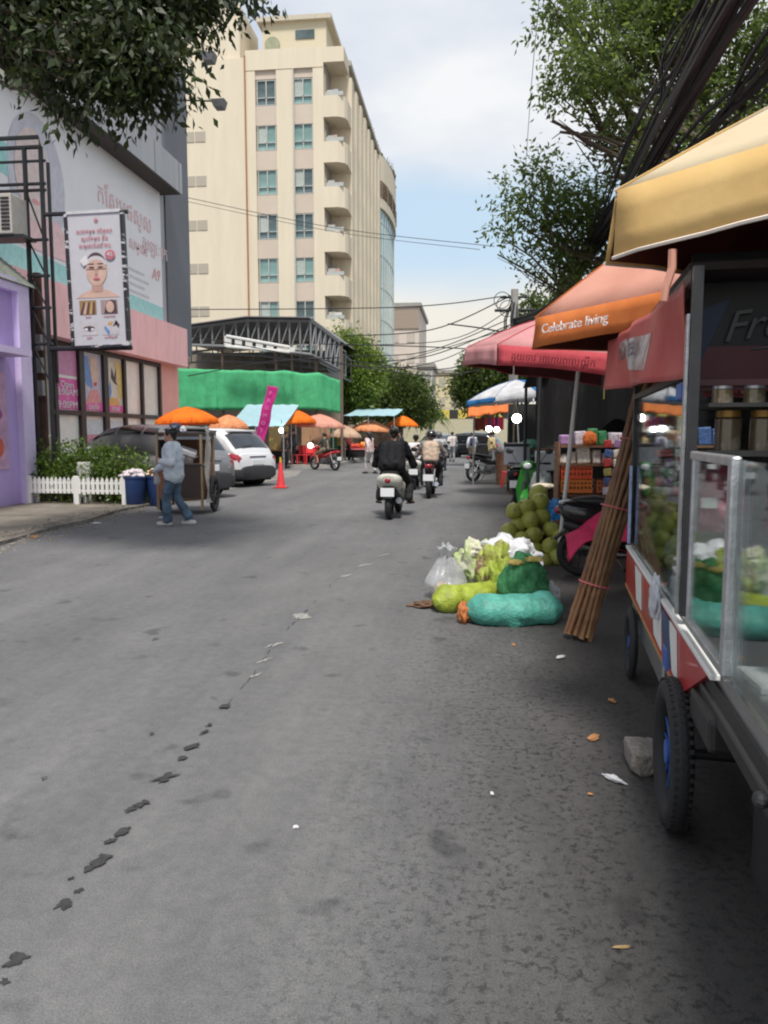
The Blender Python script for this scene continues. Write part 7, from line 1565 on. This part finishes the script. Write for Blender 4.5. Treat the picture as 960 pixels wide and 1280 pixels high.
text('Fruits', .17, V3(S0+.36-.95, 3.395-3.1, 1.95), (1, 0, .12), (0, 0, 1), mat('dull silver lettering', (.085, .085, .09), .5), cart, shear=.45, ext=.003)
mb = MB(); mb.tube([(S0+.28, 3.40, 1.845), (S0+.5, 3.40, 1.87), (S0+.8, 3.40, 1.88)], [.004, .012, .006], 6); CP('sign_swash', mb, MATS['dull silver lettering'])
# red banner hanging on the roof edge, flaring out
ban = fabric('shiny red banner vinyl', (.58, .15, .14), .2, .4, col2=(.50, .09, .09), scale=3)
def bfn(s, q):
    tt = 3.16+(5.22-3.16)*s; so = S0-.02-.14*s + .026*math.sin(s*9+1.8*q)*(.35+q) + .010*math.sin(s*23-2*q)
    zt = 2.085-.02*math.sin(PI*s)+.02*s; zb = 1.715+.075*s
    return (so, tt, zt+(zb-zt)*q)
mb = MB(); mb.grid(bfn, 60, 12); bo = CP('red_banner', mb, ban, smooth=True); bo.modifiers.new('s', 'SOLIDIFY').thickness = .004
mb = MB(); mb.grid(lambda s, q: (bfn(.28+.42*s, .25+.5*q)[0]-.006, bfn(.28+.42*s, 0)[1], bfn(.28+.42*s, .25+.5*q)[2]+.05*(s-.5)), 14, 6); CP('banner_patch', mb, mat('silver print patch', (.52, .50, .50), .4, col2=(.30, .20, .20), scale=9, thr=(.45, .6)), smooth=True)
p = V3(*bfn(.5, .42)); text('Milk tea', .15, p-V3(.95+.02, 3.1, 0), V3(.08, -1, 0), (0, 0, 1), mat('dark grey print', (.12, .10, .11), .6), cart, ext=.001, shear=.2)
mb = MB(); p = V3(*bfn(.98, 1)); mb.ring_tube([[p+V3(.004*math.cos(a), .012*math.sin(a), 0) for a in (0, 1.6, 3.1, 4.7)], [p+V3(.004*math.cos(a), .004*math.sin(a), -.06) for a in (0, 1.6, 3.1, 4.7)]]); CP('banner_tassel', mb, mat('yellow ribbon', (.6, .5, .1), .7))
mb = MB(); mb.box(S0-.0, S0+.04, 3.25, 3.4, 1.64, 1.71, bev=.01); CP('blue_clip', mb, MATS['blue wheel enamel'])
# shelves and goods in the cart
mb = MB(); mb.box(S0+.06, 1.38, 3.0, 3.40, 1.42, 1.44); mb.box(S0+.06, 1.38, 3.0, 3.40, 1.60, 1.615); CP('shelf', mb, M_cartdark)
mb = MB(); mb.box(S0+.12, 1.36, 2.2, 3.3, 1.02, 1.03); CP('glass_shelf', mb, mat('green glass shelf', (.12, .18, .17), .1, spec=.8))
mb = MB(); mb.box(S0+.30, 1.36, 2.75, 2.78, 1.42, 1.455); CP('orange_bar', mb, mat('orange enamel', (.6, .10, .02), .5))
def jar(label, s, tt, z, r, h_, cont, lid):
    loc = CR @ V3(s, tt, z); t = thing('jar', label, 'jar', loc, group='jars in the glass cart')
    mb = MB(); mb.tube([(0, 0, 0), (0, 0, h_*.78), (0, 0, h_*.84)], [r, r, r*.8], 18); mb.build('contents', cont, t, True)
    mb = MB(); mb.tube([(0, 0, h_*.84), (0, 0, h_)], [r*.92, r*.92], 18); mb.build('lid', lid, t, True)
    return t
cn1 = mat('jar of brown drink', (.12, .09, .05), .15, spec=.8, col2=(.32, .30, .24), scale=12, thr=(.5, .7)); gl_ = mat('brass lid', (.35, .20, .05), .4, .5); sl_ = mat('silver lid', (.4, .4, .42), .35, .6)
for i in range(4): jar(('leftmost', 'second from left', 'third from left', 'rightmost')[i]+' brass lidded jar on the lower cart shelf', S0+.16+.125*i, 3.15, 1.44, .048, .15, cn1, gl_)
for i in range(5): jar(('leftmost', 'second from left', 'third from left', 'fourth from left', 'rightmost')[i]+' silver lidded jar on the upper cart shelf', S0+.14+.115*i, 3.18, 1.615, .04, .07, cn1, sl_)
jar('blue bottle at the right of the lower cart shelf', S0+.66, 3.05, 1.44, .035, .17, mat('blue plastic bottle', (.04, .12, .45), .2), sl_)
M_rednet = mat('red mesh bag', (.62, .07, .13), .45, col2=(.88, .52, .56), scale=16, thr=(.5, .72), bump=.7, bscale=35)
crumple('mesh_bag', 'dark red mesh bag with a white tag hanging behind the cart door glass', 'mesh bag', CR @ V3(S0+.125, 3.2, 1.12), (.10, .10, .15), M_rednet, 7, amp=.35)
o = MB().box(-.03, .03, -.004, .004, -.02, .02).build('price_tag', M_white); o.location = CR @ V3(S0+.09, 3.09, 1.24); tag(o, 'small white tag on the dark red mesh bag', 'tag')
crumple('mesh_bag', 'second dark red mesh bag further right inside the cart', 'mesh bag', CR @ V3(S0+.50, 3.1, 1.035), (.18, .18, .17), M_rednet, 17, amp=.5)
o = MB().box(-.14, .14, -.1, .1, 0, .02, bev=.004).build('white_tray', M_foam); o.location = CR @ V3(S0+.2, 2.28, .80); tag(o, 'white tray lying on the cart counter behind the door', 'tray')
mb = MB(); mb.box(S0+.3, 1.3, 3.7, 4.6, .785, 1.02, bev=.02); CP('inner_bench', mb, mat('dark inner bench', (.05, .055, .055), .5))
G = random.Random(44)
for i, (s_, tt_, z_, sz, c, lab) in enumerate(((.62, 4.7, .80, (.1, .1, .13), (.45, .50, .20), 'pale green fruit pile at the far end of the cart counter'), (.72, 4.2, .80, (.13, .13, .12), (.62, .60, .50), 'whitish bag of fruit on the cart counter near its far end'), (.70, 3.75, .80, (.12, .12, .14), (.35, .42, .10), 'green fruit pile on the cart counter behind the middle post'), (1.0, 3.1, .80, (.16, .14, .12), (.55, .56, .50), 'pale bag on the cart counter behind the door'), (.86, 2.75, .80, (.12, .12, .10), (.40, .44, .16), 'yellow green bag on the cart counter nearest the door frame'))):
    crumple('goods_heap', lab, 'goods', CR @ V3(s_, tt_, z_), sz, mat('cart goods %d' % i, c, .5, var=.5, scale=14, bump=.6), i+71, amp=.35, fr=3)
# ================================================================ LITTER
def litter(name, label, u, v, size, m, seed, cat='litter', ht=.012):
    p = atz(u, v); return crumple(name, label, cat, (p.x, p.y, .003), (size[0], size[1], ht), m, seed, amp=.6, fr=1.6, sub=3, rz=seed)
M_leafd = mat('dry orange leaf', (.42, .20, .08), .8); M_paper = mat('white paper scrap', (.60, .60, .63), .7)
litter('dry_leaf', 'dry orange leaf lying left of the concrete block', 742, 924, (.045, .02), M_leafd, 1, 'leaf', .008)
litter('dry_leaf', 'smaller dry leaf up the road from the concrete block', 765, 877, (.03, .018), M_leafd, 2, 'leaf', .006)
litter('paper_scrap', 'rolled white paper scrap in front of the concrete block', 768, 977, (.055, .014), M_paper, 2.4, 'paper', .012)
litter('paper_scrap', 'small white scrap between the sugar canes and the teal sack', 701, 823, (.04, .02), M_paper, 4, 'paper', .010)
litter('paper_scrap', 'tiny pale fleck on the road left of the rolled paper', 615, 993, (.012, .007), M_paper, 5, 'paper', .004)
litter('paper_scrap', 'tiny pale fleck near the middle of the road', 370, 1035, (.012, .010), M_paper, 6, 'paper', .004)
litter('dry_leaf', 'thin straw coloured twig at the bottom right of the road', 778, 1186, (.028, .005), mat('straw', (.32, .22, .10), .8), 0.2, 'leaf', .004)
litter('dry_leaf', 'small tan leaf before the lime sack', 642, 807, (.02, .012), M_leafd, 8, 'leaf', .006)
litter('dry_leaf', 'small leaf by the wheel side of the concrete block', 738, 994, (.012, .008), M_leafd, 9, 'leaf', .004)
for i, (u, v, lab) in enumerate(((45, 640, 'tiny white scrap on the pavement before the picket fence'), (44, 672, 'crumpled yellow leaf on the broken kerb'), (120, 655, 'pale scrap on the kerb below the fence end'), (202, 648, 'white scrap on the road left of the walking woman'))): litter('paper_scrap', lab, u, v, (.07, .05), M_paper if i != 1 else M_leafd, i+11, 'paper', .015)
o = crumple('concrete_block', 'rough concrete block chocked against the blue rimmed wheel', 'block', (.80, 3.42, 0), (.095, .12, .075), mat('rough concrete', (.22, .20, .18), .9, var=.25, scale=16, bump=.9), 77, amp=.25, fr=1.2)
for v in o.data.vertices:
    for a_, h_ in ((0, .082), (1, .105)): v.co[a_] = max(-h_, min(h_, v.co[a_]*1.25))
    v.co.z = min(v.co.z*1.3, .10)
# ================================================================ last pass: lettering becomes plain mesh
bpy.context.view_layer.update(); dg = bpy.context.evaluated_depsgraph_get()
for o in [q for q in SC.collection.objects if q.type == 'FONT']:
    me = bpy.data.meshes.new_from_object(o.evaluated_get(dg)); n_ = bpy.data.objects.new('lettering', me); SC.collection.objects.link(n_)
    n_.parent = o.parent; n_.matrix_local = o.matrix_local.copy()
    if not me.materials: me.materials.append(o.data.materials[0])
    bpy.data.objects.remove(o)
